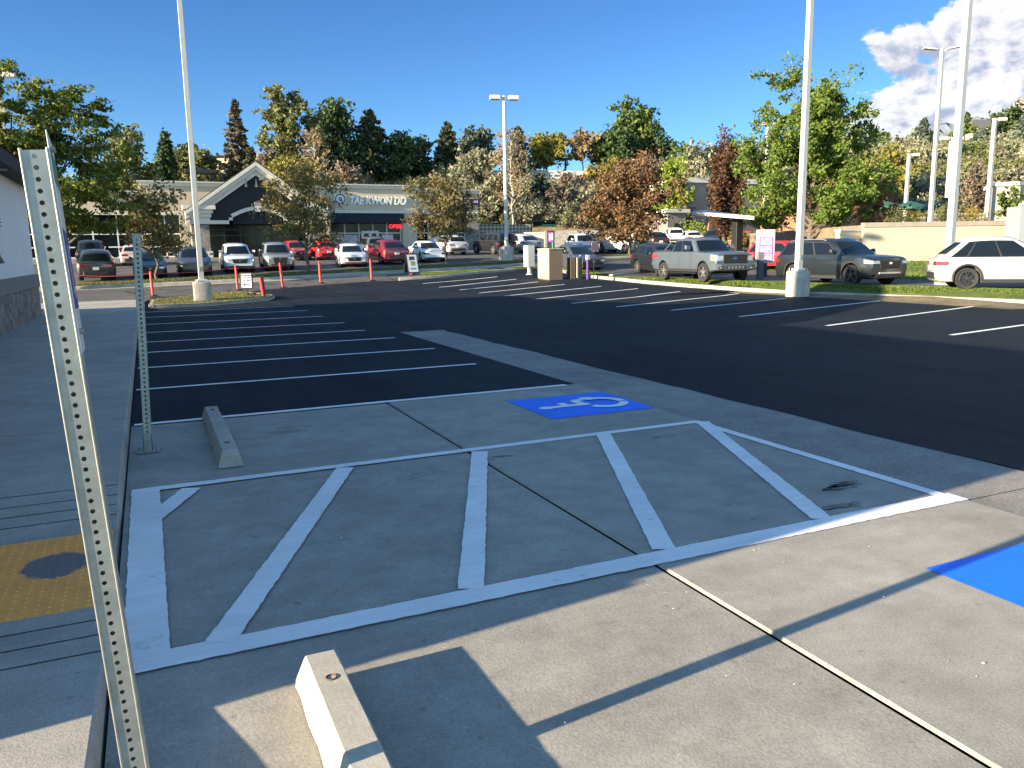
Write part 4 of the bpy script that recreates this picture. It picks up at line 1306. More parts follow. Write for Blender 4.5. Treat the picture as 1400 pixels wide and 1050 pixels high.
# entrance doors
xd0, xd1 = fz(496.5, 330)[0], fz(517.5, 330)[0]; zd_ = zc(317, 507)
bar('door_frame', MULL, xd0 - .1, BASE, xd1 + .1, zd_ + .1, YS + .20, YS + .30)
for k in range(2):
    a = xd0 + (xd1 - xd0) * k / 2
    dd = bar('door', MULL, a + .02, BASE + .02, a + (xd1 - xd0) / 2 - .02, zd_ - .02, YS + .13, YS + .20)
    mb = MB(); mb.box(a + .14, YS + .11, BASE + .25, a + (xd1 - xd0) / 2 - .14, YS + .135, zd_ - .14)
    rel(mb, sh.location).build('door_glass', SHADEGL, dd)
# navy awning over the taekwondo shopfront
mb = MB(); x0, x1 = xt0 - .4, fz(550.5, 300)[0]
mb.prism([(YS - .25, zc(291, 510)), (YS - 1.0, zc(303, 510) + .02), (YS - 1.0, zc(305, 510)), (YS + .2, zc(305, 510))], 'x', x0, x1); part('awning', NAVY, sh, mb)
# piers
bar('pier', STUCCO2, fz(550.5, 320)[0], BASE - .3, xt1, zc(291, 560), YS - .2, YS + 1)
bar('pier', STONE, fz(640, 320)[0], BASE - .3, xe, zc(291), YS + .2, YS + 1.4)
storefront(xt1 + .2, fz(640, 320)[0], zc(297), 4, YS + .9, posters=(1,))
bar('pier', STUCCO2, xg - 1.0, BASE - .3, xg + .4, zf, YS - .1, YS + 1)
# gable portal
YP = 71.5
def pz(px, py): return fz(px, py, YP)
ax, azz = pz(348, 222); lx, lz = pz(252.5, 289); half = ax - lx
mir = lambda x: 2 * ax - x
zb0 = pz(300, 306.2)[1]; zb1 = pz(300, 302.3)[1]; zar = pz(348, 287)[1]
x_ar = pz(318, 300)[0]
pt = []
N_A = 14
arch_in = [(x_ar + (mir(x_ar) - x_ar) * k / N_A, zb0 + (zar - zb0) * (.45 + .55 * math.sin(math.pi * k / N_A))) for k in range(N_A + 1)]
mb = MB()
field = [(lx + .4, zb0), (x_ar, zb0)] + arch_in + [(mir(x_ar), zb0), (mir(lx) - .4, zb0), (mir(lx) - .4, lz + .1), (ax, azz - .35), (lx + .4, lz + .1)]
mb.prism(field, 'y', YP, YP + .35); part('gable_panel', NAVY, sh, mb)
def moulding(name, pts, w, y0, y1, m=TRIM):
    mb = MB()
    for (a, b_), (c, d_) in zip(pts, pts[1:]):
        v = Vector((c - a, d_ - b_)); n = Vector((-v.y, v.x)).normalized() * w
        mb.prism([(a, b_), (c, d_), (c + n.x, d_ + n.y), (a + n.x, b_ + n.y)], 'y', y0, y1)
    return part(name, m, sh, mb)
moulding('arch_trim', [(lx + .35, zb0 - .01), (x_ar, zb0 - .01)] + [(a, b_) for a, b_ in arch_in] + [(mir(x_ar), zb0 - .01), (mir(lx) - .35, zb0 - .01)], .30, YP - .13, YP - .002)
kx, kz = ax, zar
mb = MB(); mb.prism([(kx - .2, kz - .15), (kx + .2, kz - .15), (kx + .28, kz + .62), (kx - .28, kz + .62)], 'y', YP - .24, YP - .003); part('keystone', TRIM, sh, mb)
for s_ in (-1, 1):
    ex_x = lx if s_ < 0 else mir(lx)
    v = Vector((ex_x - ax, lz - azz)); n = Vector((v.y, -v.x)).normalized() * (s_)
    if n.y > 0: n = -n
    for k, (o0, o1, yo) in enumerate(((0, .26, .62), (.26, .52, .46), (.52, .86, .26))):
        mb = MB(); A = [(ax, azz - o0 * 1.25), (ex_x - s_ * 0, lz - o0 * 1.25), (ex_x - s_ * (o1 - o0) * 0, lz - o1 * 1.25), (ax, azz - o1 * 1.25)]
        mb.prism(A, 'y', YP - yo, YP + .1); part('rake_moulding', TRIM, sh, mb)
    mb = MB(); A = [(ax, azz), (ex_x, lz), (ex_x, lz + .08), (ax, azz + .08)]
    mb.prism(A, 'y', YP - .6, YS + 7); part('gable_roof', ROOFD, sh, mb)
    # stone column with stacked capital
    ca, cb = pz(263, 330)[0], pz(287.5, 330)[0]
    if s_ > 0: ca, cb = mir(cb), mir(ca)
    bar('column', STONE, ca, BASE + .55, cb, zb0 - .05, YP + .02, YP + 1.6)
    bar('column_base', TRIM, ca - .14, BASE - .4, cb + .14, BASE + .55, YP - .12, YP + 1.7)
    z0 = zb1 - .0; zt_ = pz(275, 281)[1]; hh = (zt_ - z0)
    for k, w in enumerate((.0, .12, .26, .46)):
        bar('capital', TRIM, ca - w - .1, z0 + hh * k / 4, cb + w + .1, z0 + hh * (k + 1) / 4 - .004, YP - .10 - w, YP + 1.7)
bar('portal_wall', NAVY, lx + .5, zb0, mir(lx) - .5, lz + .3, YP + .36, YS)
zt2 = zb0
xs0, xs1 = pz(287.5, 330)[0], mir(pz(287.5, 330)[0])
bar('portal_window', SHADEGL, xs0, BASE, xs1, zar + .3, YP + 2.0, YP + 2.1)
for k in range(7):
    x = xs0 + (xs1 - xs0) * k / 6; bar('dark_mullion', BLACKM, x - .05, BASE, x + .05, zar, YP + 1.93, YP + 2.0)
for z in (zb0 - .9, BASE + 2.35): bar('dark_mullion', BLACKM, xs0, z - .05, xs1, z + .05, YP + 1.932, YP + 1.998)
for k, px in enumerate((335.5, 349.5, 364.5)):
    x, z = pz(px, 252); mb = MB(); mb.tube([(x, YP - .02, z + .35), (x, YP - .35, z + .42), (x, YP - .42, z + .2), (x, YP - .30, z - .22)], [.03, .03, .05, .13], 7); part('gooseneck_lamp', mat('lamp_pewter', (.30, .28, .25), .5), sh, mb)
bar('shop_walk', KERBC, xa - 2, 1.3, xe + 1, BASE + .02, YS - 4.2, YS + .5)
# lettering and the round emblem
SIGNW = mat('sign_white', (.80, .79, .76), .5)
def sign_text(body, px0, px1, py_base, hpx, Y, m, **k):
    x0, z0 = fz(px0, py_base, Y); x1, _ = fz(px1, py_base, Y); hgt = fz(px0, py_base - hpx, Y)[1] - z0
    me = text_mesh(body, hgt / .70, ext=.06, **k); me.materials.clear(); me.materials.append(m); me.name = 'sign_letters'
    xsz = max(v.co.x for v in me.vertices) - min(v.co.x for v in me.vertices); f = (x1 - x0) / xsz
    for v in me.vertices: v.co.x *= f
    o = link('sign_letters', me, None, (x0, Y - .09, z0)); o.rotation_euler = (math.pi / 2, 0, 0)
    return o
tag(sign_text('TAE KWON DO', 477, 554, 279, 10.6, YS - .25, SIGNW, shear=.22, bold=.035), 'white slanted TAE KWON DO letters on the tan shop fascia', 'sign letters')
cxe, cze = fz(464.8, 272.2, YS - .25)
em = empty('round_emblem', (cxe, YS - .25, cze), 0, 'round navy emblem with a white and red swirl left of the shop letters', 'emblem')
def disc(r0, r1, y0, y1, a0=0, a1=2 * math.pi, n=28):
    mb = MB(); vs = []
    for k in range(n + 1):
        a = a0 + (a1 - a0) * k / n
        vs += [(r0 * math.cos(a), y, r0 * math.sin(a)) for y in (y0, y1)] + [(r1 * math.cos(a), y, r1 * math.sin(a)) for y in (y1, y0)]
    mb.add(vs, [(4 * k + j, 4 * k + (j + 1) % 4, 4 * k + 4 + (j + 1) % 4, 4 * k + 4 + j) for k in range(n) for j in range(4)])
    return mb
re_ = 8.4 * .0645
disc(.001, re_, -.12, 0).build('emblem_disc', mat('emblem_navy', (.015, .025, .07), .4), em)
disc(re_ * .92, re_ * 1.02, -.14, 0).build('emblem_ring', SIGNW, em)
disc(re_ * .62, re_ * .70, -.135, -.11).build('emblem_ring', SIGNW, em)
disc(.001, re_ * .56, -.128, -.11).build('swirl_ground', SIGNW, em)
disc(re_ * .08, re_ * .36, -.14, -.126, R(20), R(190)).build('swirl', mat('emblem_red', (.35, .02, .03), .4), em)
disc(re_ * .08, re_ * .36, -.14, -.126, R(200), R(370)).build('swirl', mat('emblem_blue', (.03, .05, .2), .4), em)
def glyph_row(name, label, px0, px1, py0, py1, Y, m, n, seed, cat='sign', back=None):
    """small letters too blurred in the photo to read: strokes at their size and colour"""
    x0, z1 = fz(px0, py0, Y); x1, z0 = fz(px1, py1, Y); r2 = random.Random(seed)
    root = empty(name, ((x0 + x1) / 2, Y, z0), 0, label, cat)
    o = root.location
    if back:
        mb = MB(); mb.box(x0 - .25, Y - .06, z0 - .2, x1 + .25, Y, z1 + .2); rel(mb, o).build('sign_panel', back, root, bevel=.01)
    mb = MB(); w = (x1 - x0) / n; t = w * .16; yy0, yy1 = Y - .10, Y - .06
    for i in range(n):
        a, b_ = x0 + w * i + w * .12, x0 + w * (i + 1) - w * .12
        for st_ in r2.sample(range(5), 3):
            if st_ == 0: mb.box(a, yy0, z0, a + t, yy1, z1)
            if st_ == 1: mb.box(b_ - t, yy0, z0, b_, yy1, z1)
            if st_ == 2: mb.box(a, yy0, z1 - t, b_, yy1, z1)
            if st_ == 3: mb.box(a, yy0, z0, b_, yy1, z0 + t)
            if st_ == 4: mb.box(a, yy0, (z0 + z1) / 2 - t / 2, b_, yy1, (z0 + z1) / 2 + t / 2)
    rel(mb, o).build('strokes', m, root)
glyph_row('shop_sign', 'red channel letters behind the honey locust on the left shop fascia', 158, 186, 261, 270, YS, mat('sign_red', (.62, .02, .03), .4), 4, 3)
glyph_row('shop_sign', 'purple sign with small white letters at the right end of the shops', 606, 653, 274, 277.5, YS + .45, SIGNW, 12, 5, back=mat('sign_purple', (.06, .03, .10), .5))
neon = mat('neon_red', (.5, .02, .02), .4, emit=(1, .03, .04), estr=.5)
x0, z0 = fz(531.5, 312, YS + .3); me = text_mesh('OPEN', .50, ext=.02, bold=.012); me.materials.clear(); me.materials.append(neon)
oo = link('open_sign', me, None, (x0, YS + .25, z0)); oo.rotation_euler = (math.pi / 2, 0, 0)
tag(oo, 'glowing red OPEN sign in the upper shop window right of the doors', 'open sign')

# ---- grey drive-through building on the right
def block(name, label, cat, x0, x1, y0, y1, z0, z1, m, trimm=None, th=.5, windows=(), cap=.25):
    root = empty(name, ((x0 + x1) / 2, (y0 + y1) / 2, z0), 0, label, cat)
    mb = MB(); mb.box(x0, y0, z0 - 1.5, x1, y1, z1); part('wall', m, root, mb)
    if trimm:
        mb = MB(); mb.box(x0 - cap, y0 - cap, z1 - .02, x1 + cap, y1 + cap, z1 + th); part('cornice', trimm, root, mb, bevel=.04)
    return root
def span(px0, px1, d, py=300): a, b_ = at(px0, py, d), at(px1, py, d); return a, b_
a = at(938, 262, 92); b_ = at(1032, 255, 92); Y0 = a.y
gb = block('drive_through_building', 'grey stucco drive-through building with pale cornice behind the dark red tree', 'building', a.x, at(1048, 250, 92).x + 6, Y0, Y0 + 14, 2.4, at(980, 249, 92).z, GREYW, TRIM, .55)
a2 = at(913, 292, 88)
mb = MB(); mb.box(a2.x, a2.y, 1, at(939, 292, 88).x + .6, a2.y + 6, at(925, 291, 88).z); part('wing_wall', GREYW, gb, mb)
mb = MB(); mb.box(a2.x - .35, a2.y - .35, at(925, 291, 88).z, at(939, 292, 88).x + .9, a2.y + 6, at(925, 287, 88).z + .1); part('cornice', TRIM, gb, mb, bevel=.04)
mb = MB(); mb.box(a2.x + .9, a2.y - .03, 2.6, a2.x + 2.1, a2.y + .04, 4.6); part('door', BLACKM, gb, mb)
mb = MB(); p1, p2 = at(950, 283, 90), at(968, 283, 90); mb.box(p1.x, Y0 - .9, p1.z - .15, p2.x, Y0 + .02, p1.z + .1); part('window_awning', ROOFD, gb, mb)
mb = MB(); mb.box(p1.x, Y0 - .03, 4.0, p2.x, Y0 + .05, p1.z - .2); part('window', SHADEGL, gb, mb)
mb = MB(); p3 = at(969.5, 315, 91); mb.box(p3.x - .25, p3.y - .25, 2.2, p3.x + .25, p3.y + .25, at(969, 296, 91).z); part('brown_pillar', BROWNW, gb, mb)
# order canopy: flat tilted roof on a dark post
pc = spot(1007, 60); cn = empty('order_canopy', pc, 0, 'tilted flat grey order canopy on one dark post', 'canopy')
top = [at(945, 293.5, 63), at(1031, 300.5, 55), at(1031, 300.5, 58.5), at(963, 291, 67)]
vs = [Vector(v) - pc for v in top]; vs = vs + [v + Vector((0, 0, .25)) for v in vs]
mb = MB(); mb.add(vs, [(0, 1, 2, 3), (4, 5, 6, 7), (0, 1, 5, 4), (1, 2, 6, 5), (2, 3, 7, 6), (3, 0, 4, 7)]); mb.build('canopy_roof', mat('canopy_grey', (.42, .42, .41), .6), cn)
mb = MB(); mb.box(-.30, -.30, -.3, .30, .30, 3.0 + (at(1007, 298, 60).z - pc.z - 3.0)); mb.build('post', BLACKM, cn, bevel=.02)
# brown tower with dark wing
a = at(1188, 300, 92); b_ = at(1225, 300, 92)
bt = block('brown_building', 'brown clad tower of a restaurant behind the green parasols', 'building', a.x, b_.x, a.y, a.y + 7, 2.5, at(1205, 229, 92).z, BROWNW, mat('dark_flashing', (.05, .05, .055), .6), .18, cap=.08)
mb = MB(); mb.box(b_.x + .05, a.y + .8, 2, b_.x + 2.0, a.y + 7, at(1228, 235, 92).z); part('side_wing', BLACKP, bt, mb)
mb = MB(); p1 = at(1092, 285, 88); mb.box(p1.x, p1.y, 2, a.x + 1, p1.y + 6, at(1150, 262, 88).z); part('low_wing', BROWNW, bt, mb)
# pale retaining wall and the upper lot behind it
w0, w1 = at(1180, 340, 50), at(1440, 340, 50)
WT = 3.22
rt = MB()
dirw = Vector((w1.x - w0.x, w1.y - w0.y, 0)).normalized(); nw = Vector((-dirw.y, dirw.x, 0))
q0, q1 = Vector((w0.x, w0.y, 0)), Vector((w1.x, w1.y, 0)) + dirw * 14
rw = empty('retaining_wall', q0, math.atan2(dirw.y, dirw.x), 'long pale cream retaining wall behind the two SUVs on the right', 'wall')
Lw = (q1 - q0).length
mb = MB(); mb.box(0, 0, -.5, Lw, .35, WT - .28); mb.build('wall', mat('cream_block', (.40, .345, .25), .9, var=.05, scale=1.5, bump=.3, bscale=30), rw)
mb = MB(); mb.box(-.05, -.06, WT - .28, Lw, .42, WT + .02); mb.build('wall_cap', mat('cap_grey', (.24, .215, .18), .9, var=.12, scale=2), rw, bevel=.02)
UP = [(q0.x + nw.x * .4, q0.y + nw.y * .4), (q1.x + nw.x * .4, q1.y + nw.y * .4), (q1.x + nw.x * 40, q1.y + nw.y * 40), (q0.x + nw.x * 40, q0.y + nw.y * 40)]
mb = MB(); mb.prism([tuple(p) for p in UP], 'z', 0.2, 3.1); ul = mb.build('upper_lot', mat('planting_soil', (.16, .13, .09), .95, var=.3, scale=2)); ul['kind'] = 'structure'
UZ = 3.1
# little planter walls left of it
for i, (px, d, w, h_, lb) in enumerate(((1165, 50.5, 1.3, 2.75, 'tan block planter wall left of the retaining wall'),)):
    p = spot(px, d); o = empty('planter_wall', p, 0, lb, 'wall'); mb = MB(); mb.box(-w, -.2, -.4, w * .9, .2, h_ - p.z); mb.build('wall', STUCCO2, o); mb = MB(); mb.box(-w - .05, -.25, h_ - p.z, w * .9 + .05, .25, h_ - p.z + .1); mb.build('wall_cap', TRIM, o)
# building at the right edge
a = at(1354, 300, 78)
ppw = at(1365, 251, 78).z
rb = empty('pale_building', (a.x + 6 * math.cos(R(-50)), a.y + 6 * math.sin(R(-50)), UZ), R(-50), 'pale stucco shop with a gable and round yellow emblem at the right edge', 'building')
mb = MB(); mb.box(-6, 0, -2, 16, 7, ppw - UZ - .3); mb.build('wall', mat('pale_stucco_white', (.27, .25, .21), .9, var=.05, scale=1), rb)
mb = MB(); mb.box(-6.2, -.2, ppw - UZ - .3, -1.2, 7.2, ppw - UZ + .05); mb.build('cornice', TRIM, rb)
gz1 = ppw - UZ
mb = MB(); mb.prism([(-3.6, gz1 - 1.9), (6.6, gz1 - 1.9), (1.5, gz1 + 2.1)], 'y', -1.2, 6); mb.build('gable', mat('pale_stucco_white', (.27, .25, .21)), rb)
mb = MB()
mb.prism([(-4.0, gz1 - 2.2), (-3.75, gz1 - 2.45), (1.5, gz1 + 1.75), (6.75, gz1 - 2.45), (7.0, gz1 - 2.2), (1.5, gz1 + 2.3)], 'y', -1.5, -1.202); mb.build('rake_moulding', TRIM, rb)
mb = MB(); mb.box(-3.3, -1.0, -1, -2.7, -.4, gz1 - 1.9); mb.box(5.7, -1.0, -1, 6.3, -.4, gz1 - 1.9); mb.build('column', TRIM, rb)
mb = MB(); mb.box(-2.6, -.06, 0, 5.6, .02, gz1 - 2.6); mb.build('shop_window', SHADEGL, rb)
mb = disc(.001, .75, -1.34, -1.21); ob = mb.build('round_badge', mat('badge_yellow', (.62, .36, .05), .5), rb); ob.location = (1.5, 0, gz1 - .35)
mb = disc(.2, .42, -1.38, -1.335, R(200), R(340)); ob = mb.build('badge_mark', BLACKM, rb); ob.location = (1.5, 0, gz1 - .25)
lettering('postal', .95, mat('letter_grey', (.14, .13, .12), .6), rb, (-.35, -1.23, gz1 - 1.75), name='sign_letters', ext=.02)
a = spot(1400, 48); gcab = empty('grey_cabinet', (a.x, a.y, a.z), R(-28), 'tall grey metal cabinet at the right edge beside the retaining wall', 'cabinet')
mb = MB(); mb.box(-.75, -.6, -.1, 1.3, .9, at(1390, 283, 48).z - a.z); mb.build('case', mat('cabinet_grey', (.26, .28, .30), .5, metal=.2), gcab, bevel=.02)
mb = MB(); mb.box(-.35, -.62, .1, .0, -.60, at(1390, 283, 48).z - a.z - .15); mb.build('door_panel', mat('cabinet_blue', (.16, .20, .25), .5), gcab)

# ---- houses on the hill
def house(label, px0, px1, d, py_eave, py_ridge, wallm, roofm, depth_=9, rz=0):
    p = spot((px0 + px1) / 2, d); w = at(px1, 300, d).x - at(px0, 300, d).x; w = (at(px1, 250, d) - at(px0, 250, d)).length
    ze, zr = at((px0 + px1) / 2, py_eave, d).z - p.z, at((px0 + px1) / 2, py_ridge, d).z - p.z
    root = empty('house', p, R(-24 + rz), label, 'house')
    mb = MB(); mb.box(-w / 2, 0, -3, w / 2, depth_, ze); mb.build('wall', wallm, root)
    mb = MB(); mb.add([(-w / 2 - .6, -.6, ze), (w / 2 + .6, -.6, ze), (w / 2 + .6, depth_ + .6, ze), (-w / 2 - .6, depth_ + .6, ze), (-w / 2 + 2, depth_ / 2, zr), (w / 2 - 2, depth_ / 2, zr)],
                      [(0, 1, 5, 4), (1, 2, 5), (2, 3, 4, 5), (3, 0, 4), (0, 3, 2, 1)]); mb.build('roof', roofm, root)
    for k in range(3):
        mb = MB(); x = -w / 2 + w * (k + .5) / 3; mb.box(x - .6, -.04, ze * .35, x + .6, .03, ze * .35 + 1.3); mb.build('window', SHADEGL, root)
    return root
RB = mat('brown_shingle', (.10, .07, .055), .9, var=.25, scale=3); RG = mat('grey_shingle', (.09, .085, .085), .9, var=.25, scale=3)
CREAMW = mat('cream_siding', (.46, .37, .24), .85, var=.06, scale=2); REDB = mat('red_brick', (.20, .085, .06), .9, var=.2, scale=8)
house('cream house with brown roof on the hill left of the gable', 297, 390, 150, 216, 209, CREAMW, RB)
house('house with brown hip roof among dark conifers on the hill', 533, 590, 155, 226, 209, STUCCO2, RB)
house('small pale house behind conifers on the hilltop', 622, 640, 152, 214, 208, STUCCO2, RG, 6)
house('grey roofed house high on the right hillside', 1318, 1360, 235, 178, 165, STUCCO2, RG)
house('low brick house with grey roof on the right hillside', 1352, 1392, 205, 199, 191, REDB, RG)
mb = MB(); p = spot(1317, 200); mb.box(-1.2, -1, -2, 1.2, 1, at(1317, 187, 200).z - p.z); o = mb.build('chimney_block', CREAMW, None, loc=p); tag(o, 'narrow cream tower block standing on the right hillside', 'tower block')
# hilltop retaining wall and the lattice block wall
def poly_wall(name, label, pts, hts, m, cat='wall', th=.5, capm=None):
    root = empty(name, pts[0], 0, label, cat); mb = MB(); mc = MB()
    for i in range(len(pts) - 1):
        a, b_ = pts[i] - pts[0], pts[i + 1] - pts[0]
        d_ = Vector((b_.x - a.x, b_.y - a.y, 0)).normalized(); n = Vector((-d_.y, d_.x, 0)) * th
        vs = [a - Vector((0, 0, 4)), b_ - Vector((0, 0, 4)), b_ - Vector((0, 0, 4)) + n, a - Vector((0, 0, 4)) + n]
        vs += [a + Vector((0, 0, hts[i])), b_ + Vector((0, 0, hts[i + 1])), b_ + Vector((0, 0, hts[i + 1])) + n, a + Vector((0, 0, hts[i])) + n]
        mb.add(vs, [(0, 1, 5, 4), (1, 2, 6, 5), (2, 3, 7, 6), (3, 0, 4, 7), (4, 5, 6, 7)])
    mb.build('wall', m, root)
    return root
GWALL = mat('grey_wall', (.29, .285, .28), .9, var=.1, scale=.6)
def wall_pts(l, d): return [spot(px, dd) for px, dd in zip(l, d)]
pts = wall_pts((480, 540, 600, 660), (145.6, 145.6, 145.6, 145.6)); hts = [max(.6, at(px, py, 147.5).z - p.z) for px, py, p in zip((480, 540, 600, 660), (236, 234, 234, 236), pts)]
poly_wall('hilltop_wall', 'grey concrete wall on the hill behind the shops roof', pts, hts, GWALL)
pts = wall_pts((640, 716, 770, 830, 915), (145.6,) * 5); hts = [max(.6, at(px, py, 145.6).z - p.z) for px, py, p in zip((640, 716, 770, 830, 915), (235, 234, 235, 236, 237), pts)]
poly_wall('hilltop_wall', 'long sunlit grey wall on the hill crest above the silvery shrubs', pts, hts, GWALL)
def lattice_mat():
    m, N, L, P = new_mat('lattice_block')
    t = N.new('ShaderNodeTexCoord'); mp_ = N.new('ShaderNodeMapping'); mp_.inputs['Rotation'].default_value = (0, R(45), 0); mp_.inputs['Scale'].default_value = (3.4, .01, 3.4)
    L.new(t.outputs['Object'], mp_.inputs[0])
    ck = N.new('ShaderNodeTexChecker'); ck.inputs['Scale'].default_value = 1.0; L.new(mp_.outputs[0], ck.inputs[0])
    ck.inputs[1].default_value = (.50, .42, .31, 1); ck.inputs[2].default_value = (.17, .14, .10, 1)
    L.new(ck.outputs[0], P.inputs['Base Color']); P.inputs['Roughness'].default_value = .95
    b = N.new('ShaderNodeBump'); b.inputs['Distance'].default_value = .2; L.new(ck.outputs[1], b.inputs['Height']); L.new(b.outputs[0], P.inputs['Normal'])
    return m
LAT = lattice_mat()
pts = [spot(px, d) for px, d in ((640, 94), (680, 94), (728, 95))]; hts = [at(px, 307, 94.5).z - p.z for px, p in zip((640, 680, 728), pts)]
poly_wall('block_wall', 'lattice block retaining wall at the hill foot right of the shops', pts, hts, LAT, th=.8)
pts = [spot(px, d) for px, d in ((1225, 96), (1290, 98), (1345, 99))]
poly_wall('block_wall', 'lattice block wall at the hill foot behind the green parasols', pts, [at(1290, 291, 97).z - p.z for p in pts], LAT, th=.8)
# bin enclosure
pe = spot(757, 80); be = empty('bin_enclosure', pe, R(-24), 'masonry bin enclosure with stone panel at the foot of the hill', 'enclosure')
zt = at(757, 317, 80).z - pe.z
mb = MB(); mb.box(-3.0, 0, -.5, .6, .3, zt); mb.build('wall', STUCCO2, be); mb = MB(); mb.box(-.9, -.06, -.5, 4.5, .24, zt + .12); mb.build('stone_panel', mat('grey_split_block', (.20, .195, .185), .95, var=.35, scale=5, bump=.6, bscale=12), be)
mb = MB(); mb.box(-5.0, -1.2, -.3, -3.0, .2, zt - .1); mb.build('gate', mat('gate_dark', (.05, .052, .055), .7), be)

# ================================================================ STREET FURNITURE
# ---- perforated sign posts
HOLE = .0064


def perforated_post(name, label, base, top, wd, pitch, cat='sign post', plate=True, hole=HOLE, back=False):
    """folded steel channel: a drilled web and two drilled flanges, standing on a bolted foot"""
    base, top = Vector(base), Vector(top)
    Lp = (top - base).length
    root = empty(name, base, 0, label, cat)
    zaxis = (top - base).normalized(); xaxis = Vector((1, 0, 0)); yaxis = zaxis.cross(xaxis).normalized(); xaxis = yaxis.cross(zaxis)
    M = Matrix((xaxis, yaxis, zaxis)).transposed()
    mb = MB()
    def face(o, u, w, holes, inner):
        """a plate of width w along u from o, drilled along its middle"""
        n = int(Lp / pitch); ry = hole
        for i in range(n):
            z0, z1 = i * pitch, (i + 1) * pitch
            c = (w / 2, (z0 + z1) / 2)
            outer = [(w * .5 + a, b) for a, b in ((w / 2, (z0 + z1) / 2),)]
            K = 12; vs = []
            for k in range(K):
                a = 2 * math.pi * k / K
                ca, sa = math.cos(a), math.sin(a)
                m_ = max(abs(ca) / (w / 2), abs(sa) / (pitch / 2))
                vs.append((c[0] + ca / m_, c[1] + sa / m_))
            ins = [(c[0] + ry * math.cos(2 * math.pi * k / K), c[1] + ry * math.sin(2 * math.pi * k / K)) for k in range(K)]
            P3 = [o + u * a + Vector((0, 0, b)) for a, b in vs + ins]
            dp = [o + u * a + Vector((0, 0, b)) + inner * .0025 for a, b in ins]
            mb.add(P3 + dp, [(k, (k + 1) % K, K + (k + 1) % K, K + k) for k in range(K)] + [(K + k, K + (k + 1) % K, 2 * K + (k + 1) % K, 2 * K + k) for k in range(K)])
            # corners of the cell between the 12-gon and the rectangle
            for sx in (0, 1):
                for sy in (0, 1):
                    q = (w * sx, z0 + pitch * sy)
                    near = sorted(range(K), key=lambda k: (vs[k][0] - q[0]) ** 2 + (vs[k][1] - q[1]) ** 2)[:2]
                    mb.add([o + u * q[0] + Vector((0, 0, q[1]))] + [o + u * vs[k][0] + Vector((0, 0, vs[k][1])) for k in near], [(0, 1, 2)])
    w = wd
    X_, Y_ = Vector((1, 0, 0)), Vector((0, 1, 0))
    face(Vector((-w / 2, -w / 2, 0)), X_, w, True, Y_)
    mb.add([(-w / 2, w / 2, 0), (w / 2, w / 2, 0), (w / 2, w / 2, Lp), (-w / 2, w / 2, Lp)], [(0, 1, 2, 3)])
    face(Vector((w / 2, -w / 2, 0)), Y_, w, True, -X_)
    face(Vector((-w / 2, -w / 2, 0)), Y_, w, True, X_)
    # rolled corners
    r_ = .0035
    for sx in (-1, 1):
        for sy in (-1, 1):
            mb.tube([(sx * (w / 2 - .0008), sy * (w / 2 - .0008), 0), (sx * (w / 2 - .0008), sy * (w / 2 - .0008), Lp)], r_, 8)
    me = mb.mesh('channel', STEEL)
    for v in me.vertices: v.co = M @ v.co
    o = link('channel', me, root)
    if plate:
        pb = MB(); pb.box(-.10, -.075, 0, .10, .075, .012); pb.build('foot_plate', STEEL, root, bevel=.002)
        for sx in (-1, 1):
            for sy in (-1, 1):
                b_ = MB(); b_.lathe([(.001, .034), (.008, .034), (.011, .028), (.011, .012)], 6); b_.build('bolt', STEEL, root, loc=(sx * .075, sy * .052, 0))
        sl_ = MB(); s2 = w / 2 + .006
        for a, b_, c, d_ in ((-s2, -s2, s2, -s2 + .005), (-s2, s2 - .005, s2, s2), (-s2, -s2, -s2 + .005, s2), (s2 - .005, -s2, s2, s2)): sl_.box(a, b_, .012, c, d_, .17)
        sl_.build('foot_sleeve', STEEL, root)
    return root, M, Lp


nb0 = flat(190, 1262); nb0 = Vector((-.125, 2.33, 0))
ntop = at(47.5, 205, 2.03)
post1, M1, Lp1 = perforated_post('sign_post', 'near leaning galvanised perforated sign post carrying an edge-on white sign', nb0, ntop, .062, .0292)
sg = empty('parking_sign', nb0 + M1 @ Vector((.0345, .0, Lp1 - .50)), 0, 'white parking sign with a blue block seen edge-on on the near post', 'sign')
def signbox(name, m, x0, y0, z0, x1, y1, z1, **k):
    mb = MB(); mb.box(x0, y0, z0, x1, y1, z1); me = mb.mesh(name, m, **k)
    for v in me.vertices: v.co = M1 @ (Matrix.Rotation(R(2.4), 3, 'Z') @ v.co)
    return link(name, me, sg)
signbox('panel', mat('sign_aluminium', (.60, .61, .60), .45, metal=.2), -.003, -.03, -.03, 0, .25, .545, bevel=.001)
signbox('blue_block', mat('sign_blue', (.03, .03, .22), .5), .0002, -.03, .09, .0012, .24, .30)
signbox('sign_figure', mat('sign_pale', (.5, .5, .6), .5), .0016, .06, .13, .0024, .09, .26)
signbox('sign_figure', mat('sign_pale', (.5, .5, .6), .5), .0016, .11, .12, .0024, .16, .15)
signbox('sign_band', mat('sign_green', (.03, .16, .08), .5), .0002, -.02, .42, .0012, .23, .50)
for z in (.03, .50):
    mb = MB(); mb.tube([(-.01, .0, z), (.012, .0, z)], .008, 6); me = mb.mesh('bolt', STEEL)
    for v in me.vertices: v.co = M1 @ v.co
    link('bolt', me, sg)
p2 = flat(203, 617); t2 = at(186.5, 319, 7.25)
perforated_post('sign_post', 'far thin galvanised perforated post standing bare beside the kerb', p2, t2, .066, .042, hole=.0115)

